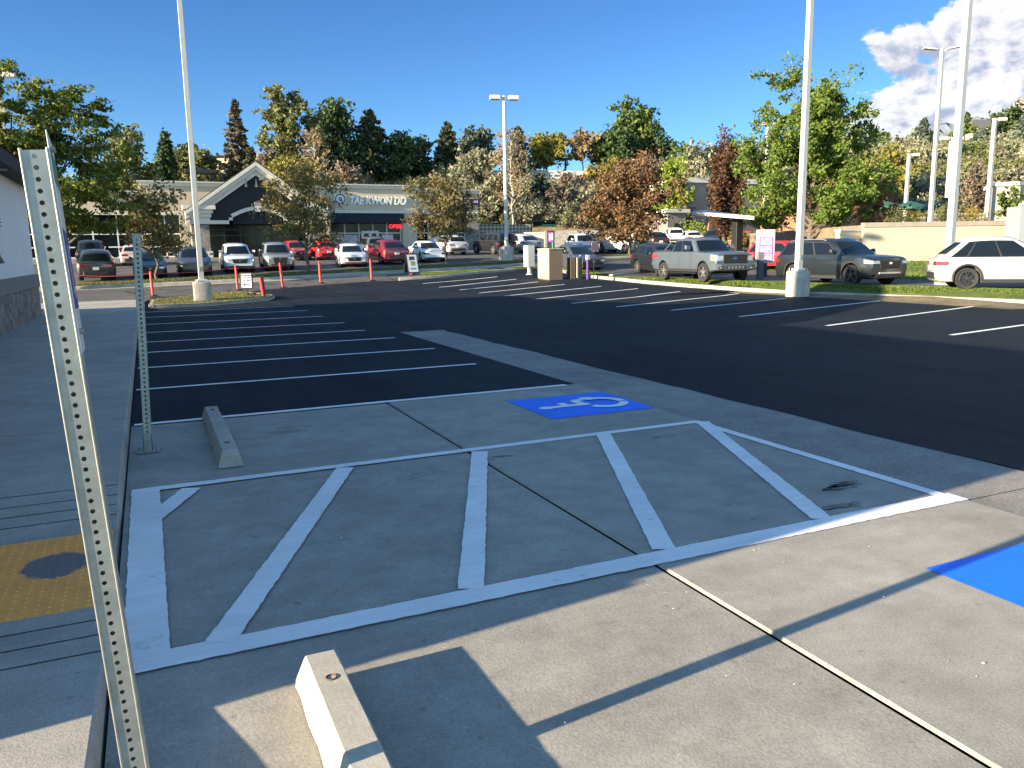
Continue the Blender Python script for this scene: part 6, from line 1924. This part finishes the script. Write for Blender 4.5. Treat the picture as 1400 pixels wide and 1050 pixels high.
def conifer(h, rx, nleaf, lsize, seed, cb=.06, sparse=0.0, power=.78):
    r2 = np.random.default_rng(seed); mb = MB()
    mb.tube([(0, 0, -.4), (0, 0, h * .5), (0, 0, h * .97)], [h * .02, h * .012, .02], 7)
    nb = int(34 + h * 3.0); P_l = []; 
    for i in range(nb):
        t = (i + .5) / nb; z = h * (cb + (1 - cb) * t); rad = rx * 1.3 * (1 - t) ** power * r2.uniform(.6, 1.12) + rx * .06
        az_ = i * 2.399 + r2.normal(0, .25); n = int(nleaf / nb * (1.6 - 1.2 * t)) + 4
        s_ = r2.random(n) ** .55
        if sparse: s_ = np.maximum(s_, r2.random(n) * sparse + .2)
        dz = -rad * .28 * s_ + rad * .16 * s_ ** 2 * 1.2
        x, y = rad * s_ * math.cos(az_), rad * s_ * math.sin(az_)
        p_ = np.stack([x, y, z + dz], 1) + r2.normal(0, 1, (n, 3)) * (rad * .10 + .05) * np.array([1, 1, .55])
        P_l.append(p_)
        mb.tube([(0, 0, z), (rad * .5 * math.cos(az_), rad * .5 * math.sin(az_), z - rad * .1), (rad * .9 * math.cos(az_), rad * .9 * math.sin(az_), z - rad * .12)], [h * .004, h * .003, .01], 4)
    Pp = np.concatenate(P_l)
    return mb, leaf_quads(Pp, lsize, r2, .3, 1.1)


def columnar(h, rx, nleaf, lsize, seed, spiky=.3):
    r2 = np.random.default_rng(seed); mb = MB(); P_l = []
    mb.tube([(0, 0, -.3), (0, 0, h * .8)], [h * .018, .03], 7)
    nb = 46
    for i in range(nb):
        az_ = r2.uniform(0, 6.28); z0 = h * r2.uniform(.05, .55); t = r2.uniform(.45, 1)
        e_ = np.array([rx * math.cos(az_) * t * (1 - .75 * max(0, (z0 / h - .15))), rx * math.sin(az_) * t * (1 - .75 * max(0, (z0 / h - .15))), min(h * r2.uniform(.93, 1.0), z0 + h * r2.uniform(.25, .48))])
        if e_[2] > h * .7: e_[:2] *= .62 * (1.25 - e_[2] / h) * 2
        s0 = np.array([0, 0, z0]); n = nleaf // nb
        s_ = r2.random(n)[:, None]
        bow = np.stack([np.cos(az_) * rx * .32 * np.sin(np.pi * s_[:, 0]), np.sin(az_) * rx * .32 * np.sin(np.pi * s_[:, 0]), 0 * s_[:, 0]], 1)
        p_ = s0 * (1 - s_) + e_ * s_ + bow + r2.normal(0, 1, (n, 3)) * rx * .13
        P_l.append(p_)
        mb.tube([tuple(s0), tuple((s0 + e_) / 2 + bow[0] * .0), tuple(e_)], [h * .006, h * .004, .01], 4)
    return mb, leaf_quads(np.concatenate(P_l), lsize, r2)


def bare(h, rx, nleaf, lsize, seed):
    """thin pale tree with many ascending twigs and few leaves"""
    r2 = np.random.default_rng(seed); mb = MB(); P_l = []
    tp = limb(mb, (0, 0, -.3), (r2.normal(0, .02) * h, r2.normal(0, .02) * h, h * .95), h * .014, h * .003, r2, .03, 8, 6)
    for i in range(44):
        t = .18 + .78 * i / 44; k = t * 8; q = tp[int(k)].lerp(tp[min(8, int(k) + 1)], k % 1); az_ = i * 2.399
        L_ = rx * (1.15 - .75 * t) * r2.uniform(.7, 1.2); e_ = q + Vector((math.cos(az_) * L_, math.sin(az_) * L_, L_ * r2.uniform(.5, 1.1)))
        lp = limb(mb, q, e_, h * .0045, h * .0012, r2, .15, 3, 4)
        for j in range(4):
            b0 = lp[1].lerp(lp[3], r2.random()); d_ = Vector(r2.normal(0, 1, 3)); d_.z = abs(d_.z); e2 = b0 + d_.normalized() * L_ * .45
            mb.tube([b0, e2], [h * .0016, h * .0006], 3)
            n = max(1, nleaf // 176); P_l.append(np.array(b0) + (np.array(e2) - np.array(b0)) * r2.random((n, 1)) + r2.normal(0, .12, (n, 3)) * rx * .4)
    return mb, leaf_quads(np.concatenate(P_l), lsize, r2)


LEAF = {
    'locust': leaf_mat('leaf_locust', [(0.056, 0.094, 0.015), (0.094, 0.138, 0.022), (0.150, 0.188, 0.027), (0.250, 0.237, 0.037), (0.075, 0.112, 0.019)], .35),
    'maple': leaf_mat('leaf_maple', [(.055, .10, .016), (.085, .145, .024), (.12, .18, .03), (.165, .20, .042), (.07, .12, .02)], .3),
    'olivebrown': leaf_mat('leaf_olive_brown', [(0.092, 0.086, 0.025), (0.161, 0.138, 0.046), (0.230, 0.172, 0.063), (0.115, 0.115, 0.029)], .3),
    'rusty': leaf_mat('leaf_rusty', [(.12, .095, .040), (.17, .12, .055), (.12, .12, .045), (.09, .10, .035), (.20, .14, .075)], .3),
    'brown': leaf_mat('leaf_brown', [(.11, .064, .030), (.15, .088, .042), (.19, .115, .055), (.085, .052, .025)], .25),
    'lime': leaf_mat('leaf_lime', [(0.126, 0.200, 0.023), (0.189, 0.263, 0.032), (0.252, 0.294, 0.042), (0.095, 0.158, 0.021)], .35),
    'maroon': leaf_mat('leaf_maroon', [(.050, .026, .018), (.075, .038, .022), (.10, .052, .026), (.035, .022, .016)], .2),
    'dark': leaf_mat('leaf_dark', [(0.026, 0.048, 0.016), (0.042, 0.072, 0.022), (0.064, 0.096, 0.032), (0.032, 0.056, 0.022)], .15),
    'green': leaf_mat('leaf_green', [(0.045, 0.078, 0.018), (0.078, 0.120, 0.027), (0.120, 0.158, 0.039), (0.060, 0.093, 0.024)], .25),
    'olive': leaf_mat('leaf_olive', [(0.081, 0.097, 0.032), (0.128, 0.142, 0.051), (0.176, 0.182, 0.068), (0.101, 0.115, 0.041)], .25),
    'silver': leaf_mat('leaf_silver', [(.16, .165, .105), (.22, .22, .145), (.28, .27, .18), (.12, .125, .075)], .25),
    'spruce': leaf_mat('leaf_spruce', [(0.041, 0.061, 0.046), (0.068, 0.092, 0.068), (0.101, 0.121, 0.092), (0.032, 0.049, 0.038)], .1),
    'conifer': leaf_mat('leaf_conifer', [(0.030, 0.042, 0.021), (0.051, 0.063, 0.030), (0.083, 0.078, 0.036), (0.039, 0.051, 0.026)], .1),
    'brownfir': leaf_mat('leaf_brown_fir', [(0.058, 0.055, 0.031), (0.104, 0.086, 0.049), (0.156, 0.114, 0.072), (0.072, 0.072, 0.039)], .1),
    'gold': leaf_mat('leaf_gold', [(.26, .19, .03), (.34, .25, .04), (.22, .19, .035), (.15, .15, .03)], .3),
    'yellowgreen': leaf_mat('leaf_yellow_green', [(.13, .14, .025), (.19, .18, .035), (.25, .20, .045), (.10, .12, .02)], .3),
    'peach': leaf_mat('leaf_peach', [(.24, .16, .085), (.30, .20, .11), (.20, .15, .07), (.12, .11, .045)], .3),
    'greybrown': leaf_mat('leaf_grey_brown', [(.13, .10, .075), (.18, .14, .10), (.10, .085, .06), (.22, .17, .12)], .2),
    'red': leaf_mat('leaf_red', [(.24, .085, .035), (.32, .12, .05), (.20, .09, .03), (.15, .08, .025)], .3),
    'sage': leaf_mat('leaf_sage', [(0.127, 0.138, 0.077), (0.176, 0.182, 0.105), (0.220, 0.220, 0.132), (0.099, 0.110, 0.055)], .2),
}


def plant(name, label, cat, kind, px, d, top, wpx, leafk, seed, n=3000, ls=None, cb=None, base_z=None, group=None, base_py=345, lean=0, **k):
    p = at(px, base_py, d); p.z = g(p.x, p.y) if base_z is None else base_z
    h = at(px, top, d).z - p.z; rx = wpx * d / F_PX / 2
    ls = ls or max(.085, d * .0026)
    if kind == 'broad': mb, Q = broadleaf(h, rx, h * (cb if cb is not None else .25), n, ls, seed, lean=lean, **k)
    elif kind == 'conifer': mb, Q = conifer(h, rx, n, ls, seed, **k)
    elif kind == 'column': mb, Q = columnar(h, rx, n, ls, seed, **k)
    else: mb, Q = bare(h, rx, n, ls, seed)
    root = empty(name, p, seed * 1.7, label, cat, group)
    mb.build('trunk', PALEBARK if kind == 'bare' else BARK, root, smooth=60)
    link('crown', crown_mesh(Q, LEAF[leafk]), root)
    return root


# near and middle trees
plant('honey_locust', 'large feathery honey locust left of the shops above the walkway', 'tree', 'broad', 92, 40, 124, 175, 'locust', 1, 30000, .10, .20, nlimb=17, clump=.13, gap=.5, shape=1.0, flatz=.5)
plant('honey_locust', 'tallest honey locust at the left edge over the white building', 'tree', 'broad', 10, 38, 97, 135, 'locust', 2, 20000, .10, .35, nlimb=15, clump=.13, gap=.5, flatz=.5)
plant('verge_tree', 'small thin yellowish tree on the verge behind the far sign post', 'tree', 'broad', 213, 44.5, 253, 92, 'olivebrown', 3, 3800, .10, .24, nlimb=13, clump=.16, gap=.5)
plant('verge_tree', 'airy olive tree on the verge before the right half of the gable', 'tree', 'broad', 420, 49, 226, 106, 'olivebrown', 4, 5600, .10, .22, nlimb=16, clump=.14, gap=.5, leaders=3)
plant('verge_tree', 'rust and green tree on the verge before the last shop', 'tree', 'broad', 609, 56, 240, 92, 'rusty', 5, 6500, .11, .18, nlimb=15, clump=.15, gap=.4, leaders=3)
plant('brown_tree', 'round brown-leaved tree on the middle verge', 'tree', 'broad', 860, 61, 226, 112, 'brown', 6, 15000, .125, .14, nlimb=18, clump=.16, gap=.3, leaders=4)
plant('maple', 'big green maple behind the dark green SUV', 'tree', 'broad', 1108, 58, 120, 150, 'maple', 7, 56000, .13, .10, nlimb=26, clump=.125, gap=.3, shape=1.05, leaders=6, low=.72)
plant('lime_tree', 'bright lime green tree left of the grey drive-through building', 'tree', 'broad', 920, 94, 224, 46, 'lime', 8, 4200, .22, .12, nlimb=10, clump=.26, gap=.2)
plant('purple_beech', 'upright dark maroon tree in front of the grey building', 'tree', 'column', 989, 80, 176, 52, 'maroon', 9, 9000, .17)
plant('red_sapling', 'small red-leaved tree beside the brown tower', 'tree', 'broad', 1192, 66, 243, 52, 'red', 10, 2600, .15, .12, base_z=2.0, nlimb=9, clump=.22)
plant('sapling', 'thin sapling before the pale building at the right', 'tree', 'broad', 1376, 58, 257, 32, 'green', 11, 1300, .13, .1, base_z=UZ, nlimb=8, clump=.2, gap=.5)
plant('bare_birch', 'pale thin almost bare tree right of the middle light pole', 'tree', 'bare', 702, 101, 176, 66, 'peach', 12, 2600, .13)
plant('brown_poplar', 'tall dry brown shrub tree behind the right light poles', 'tree', 'column', 1334, 100, 218, 46, 'greybrown', 13, 3200, .22, base_py=300)
# hill: dark and tall trees along the skyline
HT = [
    ('spruce', 'conifer', 335, 128, 143, 44, 'brownfir', 'tall thin spruce with bare gaps above the gable', 5200, dict(sparse=.5)),
    ('aspen', 'broad', 400, 125, 130, 66, 'olive', 'tall loose aspen, first of the high trees behind the gable', 7500, dict(nlimb=14, clump=.17, gap=.4)),
    ('dead_tree', 'bare', 436, 118, 178, 60, 'peach', 'pale dead branching tree between the aspen and the dark trees', 700, {}),
    ('dark_tree', 'broad', 465, 135, 145, 58, 'dark', 'dark green oval tree behind the taekwondo sign', 8000, dict(cb=.1, nlimb=14, clump=.22, gap=.15)),
    ('dark_fir', 'conifer', 512, 138, 156, 74, 'conifer', 'broad near-black fir with a brownish tip', 7500, {}),
    ('dark_bush_tree', 'broad', 561, 140, 193, 68, 'dark', 'low round dark tree in front of the hip-roofed house', 6500, dict(cb=.05, nlimb=12, clump=.24, gap=.1)),
    ('dark_fir', 'conifer', 616, 140, 172, 58, 'conifer', 'narrow dark fir left of the silvery trees', 5600, {}),
    ('dark_pine', 'broad', 655, 146, 184, 48, 'spruce', 'blue green pine crown just left of the middle light pole', 5200, dict(cb=.1, clump=.24)),
    ('dark_fir', 'conifer', 710, 146, 178, 50, 'spruce', 'blue green fir behind the pale bare tree', 5200, {}),
    ('yellow_tree', 'broad', 744, 152, 191, 52, 'yellowgreen', 'yellow green rounded tree on the hill crest left of the pergola', 4200, dict(cb=.12, clump=.24)),
    ('peach_tree', 'broad', 797, 152, 184, 42, 'peach', 'airy peach-leaved tree on the hill crest right of the pergola', 1300, dict(cb=.2, clump=.2, gap=.5)),
    ('dark_tree', 'broad', 829, 152, 191, 40, 'dark', 'dark tree left of the tallest crest tree', 4200, dict(cb=.05, clump=.25, gap=.1)),
    ('crest_tree', 'broad', 868, 158, 152, 62, 'green', 'tallest broad green tree on the hill crest', 7500, dict(cb=.08, clump=.22, gap=.15, nlimb=15)),
    ('dark_tree', 'broad', 848, 150, 186, 44, 'dark', 'dark tree in front of the tallest crest tree', 4500, dict(cb=.05, clump=.25, gap=.1)),
    ('dark_tree', 'broad', 900, 154, 200, 40, 'dark', 'dark low tree right of the tallest crest tree', 3600, dict(cb=.05, clump=.25, gap=.1)),
    ('loose_tree', 'broad', 186, 120, 183, 66, 'olive', 'loose olive tree behind the left shop roof', 4500, dict(cb=.15, clump=.2, gap=.45)),
    ('column_cypress', 'column', 237, 128, 178, 26, 'dark', 'narrow dark columnar tree behind the left shop roof', 4200, {}),
    ('crest_bush', 'broad', 262, 138, 206, 40, 'olive', 'olive bush behind the left light pole', 2600, dict(cb=.05, clump=.26)),
    ('crest_bush', 'broad', 288, 136, 205, 34, 'olive', 'olive bush beside the cream hill house', 2400, dict(cb=.05, clump=.26)),
    ('dark_bush_tree', 'broad', 272, 145, 197, 26, 'dark', 'dark tree peeking over the olive bushes at the left', 2400, dict(cb=.05, clump=.26)),
    ('dark_fir', 'conifer', 352, 122, 205, 44, 'conifer', 'dark low conifer at the foot of the thin spruce', 3600, {}),
    ('greybrown_tree', 'broad', 378, 118, 208, 46, 'greybrown', 'dry grey brown bush behind the gable right slope', 2600, dict(cb=.05, clump=.25, gap=.3)),
    ('green_tree', 'broad', 404, 112, 218, 56, 'yellowgreen', 'light green low tree behind the gable right slope', 3600, dict(cb=.05, clump=.25, gap=.2)),
    ('greybrown_tree', 'broad', 480, 112, 228, 50, 'greybrown', 'dry grey brown bush above the taekwondo shop cornice', 2400, dict(cb=.05, clump=.24, gap=.3)),
    ('dark_fir', 'conifer', 1262, 165, 163, 44, 'spruce', 'dark spreading conifer high on the right hillside', 3600, dict(base_py=190)),
    ('dark_tree', 'broad', 1378, 200, 152, 48, 'dark', 'big dark round tree high on the right hillside', 5200, dict(base_py=185, cb=.05, clump=.25, gap=.05)),
    ('dark_fir', 'conifer', 1341, 185, 176, 42, 'spruce', 'bluish conifer below the grey roofed hillside house', 3200, dict(base_py=205)),
    ('dark_fir', 'conifer', 1398, 175, 158, 36, 'spruce', 'bluish conifer cut by the right edge', 3000, dict(base_py=205)),
    ('green_tree', 'broad', 1322, 215, 172, 36, 'green', 'light green tree left of the grey roofed hillside house', 2400, dict(base_py=190, cb=.05, clump=.25)),
    ('crest_tree', 'broad', 1200, 200, 184, 30, 'dark', 'small dark tree on the right skyline above the maple', 2000, dict(base_py=200, cb=.05, clump=.25)),
    ('crest_tree', 'conifer', 1322, 260, 155, 24, 'dark', 'small dark conifer on the skyline above the right houses', 1500, dict(base_py=170)),
    ('yellow_tree', 'broad', 1212, 105, 205, 66, 'yellowgreen', 'yellow green tree behind the maple right side', 5200, dict(base_py=290, cb=.08, clump=.22, gap=.25)),
    ('yellow_tree', 'broad', 1180, 120, 215, 50, 'olive', 'olive tree behind the maple above the brown tower', 3600, dict(base_py=290, cb=.08, clump=.22)),
    ('silver_tree', 'broad', 655, 104, 207, 64, 'silver', 'tall silvery tree right of the last shop', 5600, dict(cb=.08, clump=.2, gap=.25, nlimb=13)),
    ('silver_tree', 'broad', 676, 106, 246, 50, 'silver', 'shorter silvery tree above the lattice wall', 4000, dict(cb=.05, clump=.22)),
    ('spruce', 'conifer', 739, 112, 238, 42, 'spruce', 'blue spruce on the slope below the crest wall', 4200, {}),
    ('purple_bush_tree', 'broad', 762, 104, 262, 46, 'greybrown', 'purplish bare bush tree low on the slope', 2600, dict(cb=.08, clump=.2, gap=.4)),
    ('gold_tree', 'broad', 822, 120, 230, 50, 'gold', 'golden tree on the slope above the brown tree', 3600, dict(cb=.05, clump=.25, gap=.15)),
    ('silver_tree', 'broad', 806, 106, 255, 66, 'silver', 'wide silvery tree left of the brown tree', 4600, dict(cb=.05, clump=.22, gap=.2)),
    ('peach_tree', 'broad', 782, 118, 240, 40, 'greybrown', 'pale dry tree below the crest wall', 2400, dict(cb=.05, clump=.22, gap=.3)),
    ('greybrown_tree', 'broad', 892, 122, 226, 54, 'greybrown', 'hazy grey brown bare tree behind the brown tree', 3000, dict(cb=.05, clump=.22, gap=.35)),
    ('silver_tree', 'broad', 954, 118, 207, 58, 'silver', 'silvery tree behind the lime tree and grey building', 4200, dict(cb=.05, clump=.24, gap=.15)),
    ('silver_tree', 'broad', 1008, 120, 208, 60, 'silver', 'silvery tree right of the maroon tree', 4200, dict(cb=.05, clump=.24, gap=.15)),
    ('green_tree', 'broad', 935, 138, 200, 34, 'green', 'dull green tree at the right end of the crest', 2400, dict(cb=.05, clump=.25)),
]
for i, (nm, kd, px, d, top, w, lf, lb, n, kw) in enumerate(HT):
    plant(nm, lb, 'tree', kd, px, d, top, w, lf, 40 + i, n, **kw)

# shrubs covering the slopes: one bush of each kind, copied
SHRUB = {}
for j, (lf, hh, ww, lb) in enumerate((('silver', 3.6, 4.6, 'silvery shrub'), ('sage', 3.0, 4.4, 'sage grey shrub'), ('olive', 3.2, 4.2, 'olive green shrub'), ('greybrown', 2.6, 3.6, 'dry grey brown shrub'), ('gold', 2.4, 3.2, 'golden shrub'), ('dark', 3.4, 4.4, 'dark green shrub'))):
    mb, Q = broadleaf(hh, ww / 2, hh * .08, 1500, .22, 200 + j, nlimb=8, clump=.26, gap=.15, trunk_r=.06)
    SHRUB[lf] = (mb.mesh('trunk', BARK, 60), crown_mesh(Q, LEAF[lf]), lb)
rs = random.Random(21)
def shrub(px, d, py, lf, sc, where):
    tr, cr, lb = SHRUB[lf]
    p = at(px, py, d); p.z = g(p.x, p.y)
    root = empty('shrub', p, rs.uniform(0, 6.28), lb + ' among the many ' + where, 'shrub', lb + 's ' + where)
    root.scale = (sc * rs.uniform(.85, 1.25), sc * rs.uniform(.85, 1.25), sc * rs.uniform(.8, 1.15))
    link('trunk', tr, root); link('crown', cr, root)
for row, (d, py) in enumerate(((101, 325), (106, 318), (112, 305), (119, 290), (127, 275), (134, 262))):
    px = 640 + rs.uniform(0, 14)
    while px < 960:
        shrub(px + rs.uniform(-5, 5), d + rs.uniform(-2, 2), py, rs.choices(['silver', 'sage', 'olive', 'greybrown', 'gold', 'dark'], [5, 4, 4, 2.5, .8, 1.5])[0], rs.uniform(.65, 1.05) * ((1.1 if row > 1 else .75) if row < 4 else .72), 'on the slope behind the shops')
        px += rs.uniform(17, 30)
for row, (d, py) in enumerate(((112, 240), (122, 240), (134, 238), (144, 235))):
    px = 130 + rs.uniform(0, 14)
    while px < 640:
        shrub(px + rs.uniform(-5, 5), d + rs.uniform(-2, 2), py, rs.choices(['sage', 'olive', 'greybrown', 'dark'], [2, 4, 2, 4])[0], rs.uniform(.7, 1.1), 'behind the roof of the shops')
        px += rs.uniform(20, 34)
for row, (d, py) in enumerate(((101, 300), (107, 290), (114, 280), (123, 268), (133, 255), (144, 242), (156, 230), (170, 218), (188, 206))):
    px = (1000 if row < 3 else 960) + rs.uniform(0, 14)
    while px < 1440:
        shrub(px + rs.uniform(-5, 5), d + rs.uniform(-3, 3), py, rs.choices(['silver', 'sage', 'olive', 'greybrown', 'dark'], [5, 5, 3, 1.5, 1.0 if row < 7 else 4])[0], rs.uniform(.8, 1.25) * (1 + row * .06) * (.72 if row < 2 else 1), 'on the right hillside')
        px += rs.uniform(24, 36) * (1 - row * .012)
# low planting
for px, d, lf, sc, lb, bz in ((1008, 74, 'lime', .5, 'small bright green bush by the grey building', None), (1290, 56, 'olive', .45, 'low bush on the upper lot behind the retaining wall', UZ), (1245, 55, 'gold', .35, 'low golden plant beside the yellow bar', UZ), (1328, 58, 'gold', .4, 'yellow leaved plant below the dry brown shrub tree', UZ), (950, 88, 'lime', .7, 'pale thin bush beside the grey wing', None), (1225, 54, 'olive', .4, 'low bush at the left end of the retaining wall', UZ)):
    p = at(px, 330, d); p.z = g(p.x, p.y) if bz is None else bz
    mb, Q = broadleaf(3.0, 1.9, .2, 900, .14, int(px), nlimb=7, clump=.28, trunk_r=.05)
    o = empty('bush', p, 0, lb, 'bush'); o.scale = (sc, sc, sc); mb.build('trunk', BARK, o); link('crown', crown_mesh(Q, LEAF[lf]), o)

# ---- far mountains
def mountain(name, prof, d, mat_, seed, thick=1500, rough=.06):
    """a real ridge: rows from foot to crest and down behind, roughened by spurs"""
    r2 = np.random.default_rng(seed); n = 90; m = 22
    pxs = np.linspace(prof[0][0], prof[-1][0], n); pys = np.interp(pxs, [p[0] for p in prof], [p[1] for p in prof])
    crest = [at(a, b, d) for a, b in zip(pxs, pys)]
    ff = Vector((CAM_F.x, CAM_F.y, 0)).normalized(); rows = []
    ph = r2.uniform(0, 6.28, 14)
    for j in range(m):
        t = j / (m - 1); u = 1 - abs(t - .55) / .55 if t < .55 else 1 - (t - .55) / .45
        row = []
        for i, c in enumerate(crest):
            base = 40.0; s = i / n
            spur = sum(math.sin(s * f_ * 6.28 + ph[k] + t * 3) / f_ ** .8 for k, f_ in enumerate((5, 9, 14, 21, 33, 47))) * .18
            hgt = base + (c.z - base) * max(0, u) ** 1.15 * (1 + (spur * .35 + r2.normal(0, rough)) * (1 - u) * 2.0)
            if abs(u - 1) < .03: hgt = c.z * (1 + r2.normal(0, rough * .15))
            q = c + ff * (t - .55) * thick + Vector((r2.normal(0, 12), r2.normal(0, 12), 0))
            row.append((q.x, q.y, hgt))
        rows.append(row)
    co_ = np.array(rows).reshape(-1, 3); idx_ = np.arange(n * m).reshape(m, n)
    q_ = np.stack([idx_[:-1, :-1], idx_[:-1, 1:], idx_[1:, 1:], idx_[1:, :-1]], -1).reshape(-1, 4)
    o = link(name, np_mesh(name, co_, q_, mat_)); o['kind'] = 'structure'
    return o
def rock_mat(name, a, b, c):
    m, N, L, P = new_mat(name); t = N.new('ShaderNodeTexCoord')
    x, _ = mix_noise(N, L, t.outputs['Object'], .006, .38, .6, a, b, 10, rough=.7)
    y, _ = mix_noise(N, L, t.outputs['Object'], .02, .45, .6, (0, 0, 0), (1, 1, 1), 8, rough=.7)
    z = rgb_mix(N, L, y, x, c); L.new(z, P.inputs['Base Color']); P.inputs['Roughness'].default_value = 1; return m
mountain('mountain', [(1255, 215), (1300, 190), (1335, 172), (1352, 163), (1368, 149), (1385, 136), (1402, 124), (1440, 112), (1500, 100), (1600, 130)], 3200, rock_mat('pink_rock', (.17, .155, .16), (.36, .29, .265), (.12, .115, .12)), 5)
mountain('mountain', [(1240, 196), (1262, 186), (1277, 172), (1290, 160), (1303, 168), (1318, 156), (1330, 153), (1345, 156), (1362, 168), (1400, 190)], 5200, rock_mat('hazed_rock', (.085, .115, .16), (.13, .155, .19), (.09, .12, .14)), 6, 2500)  # blue distance haze is mixed into this ridge's rock colour
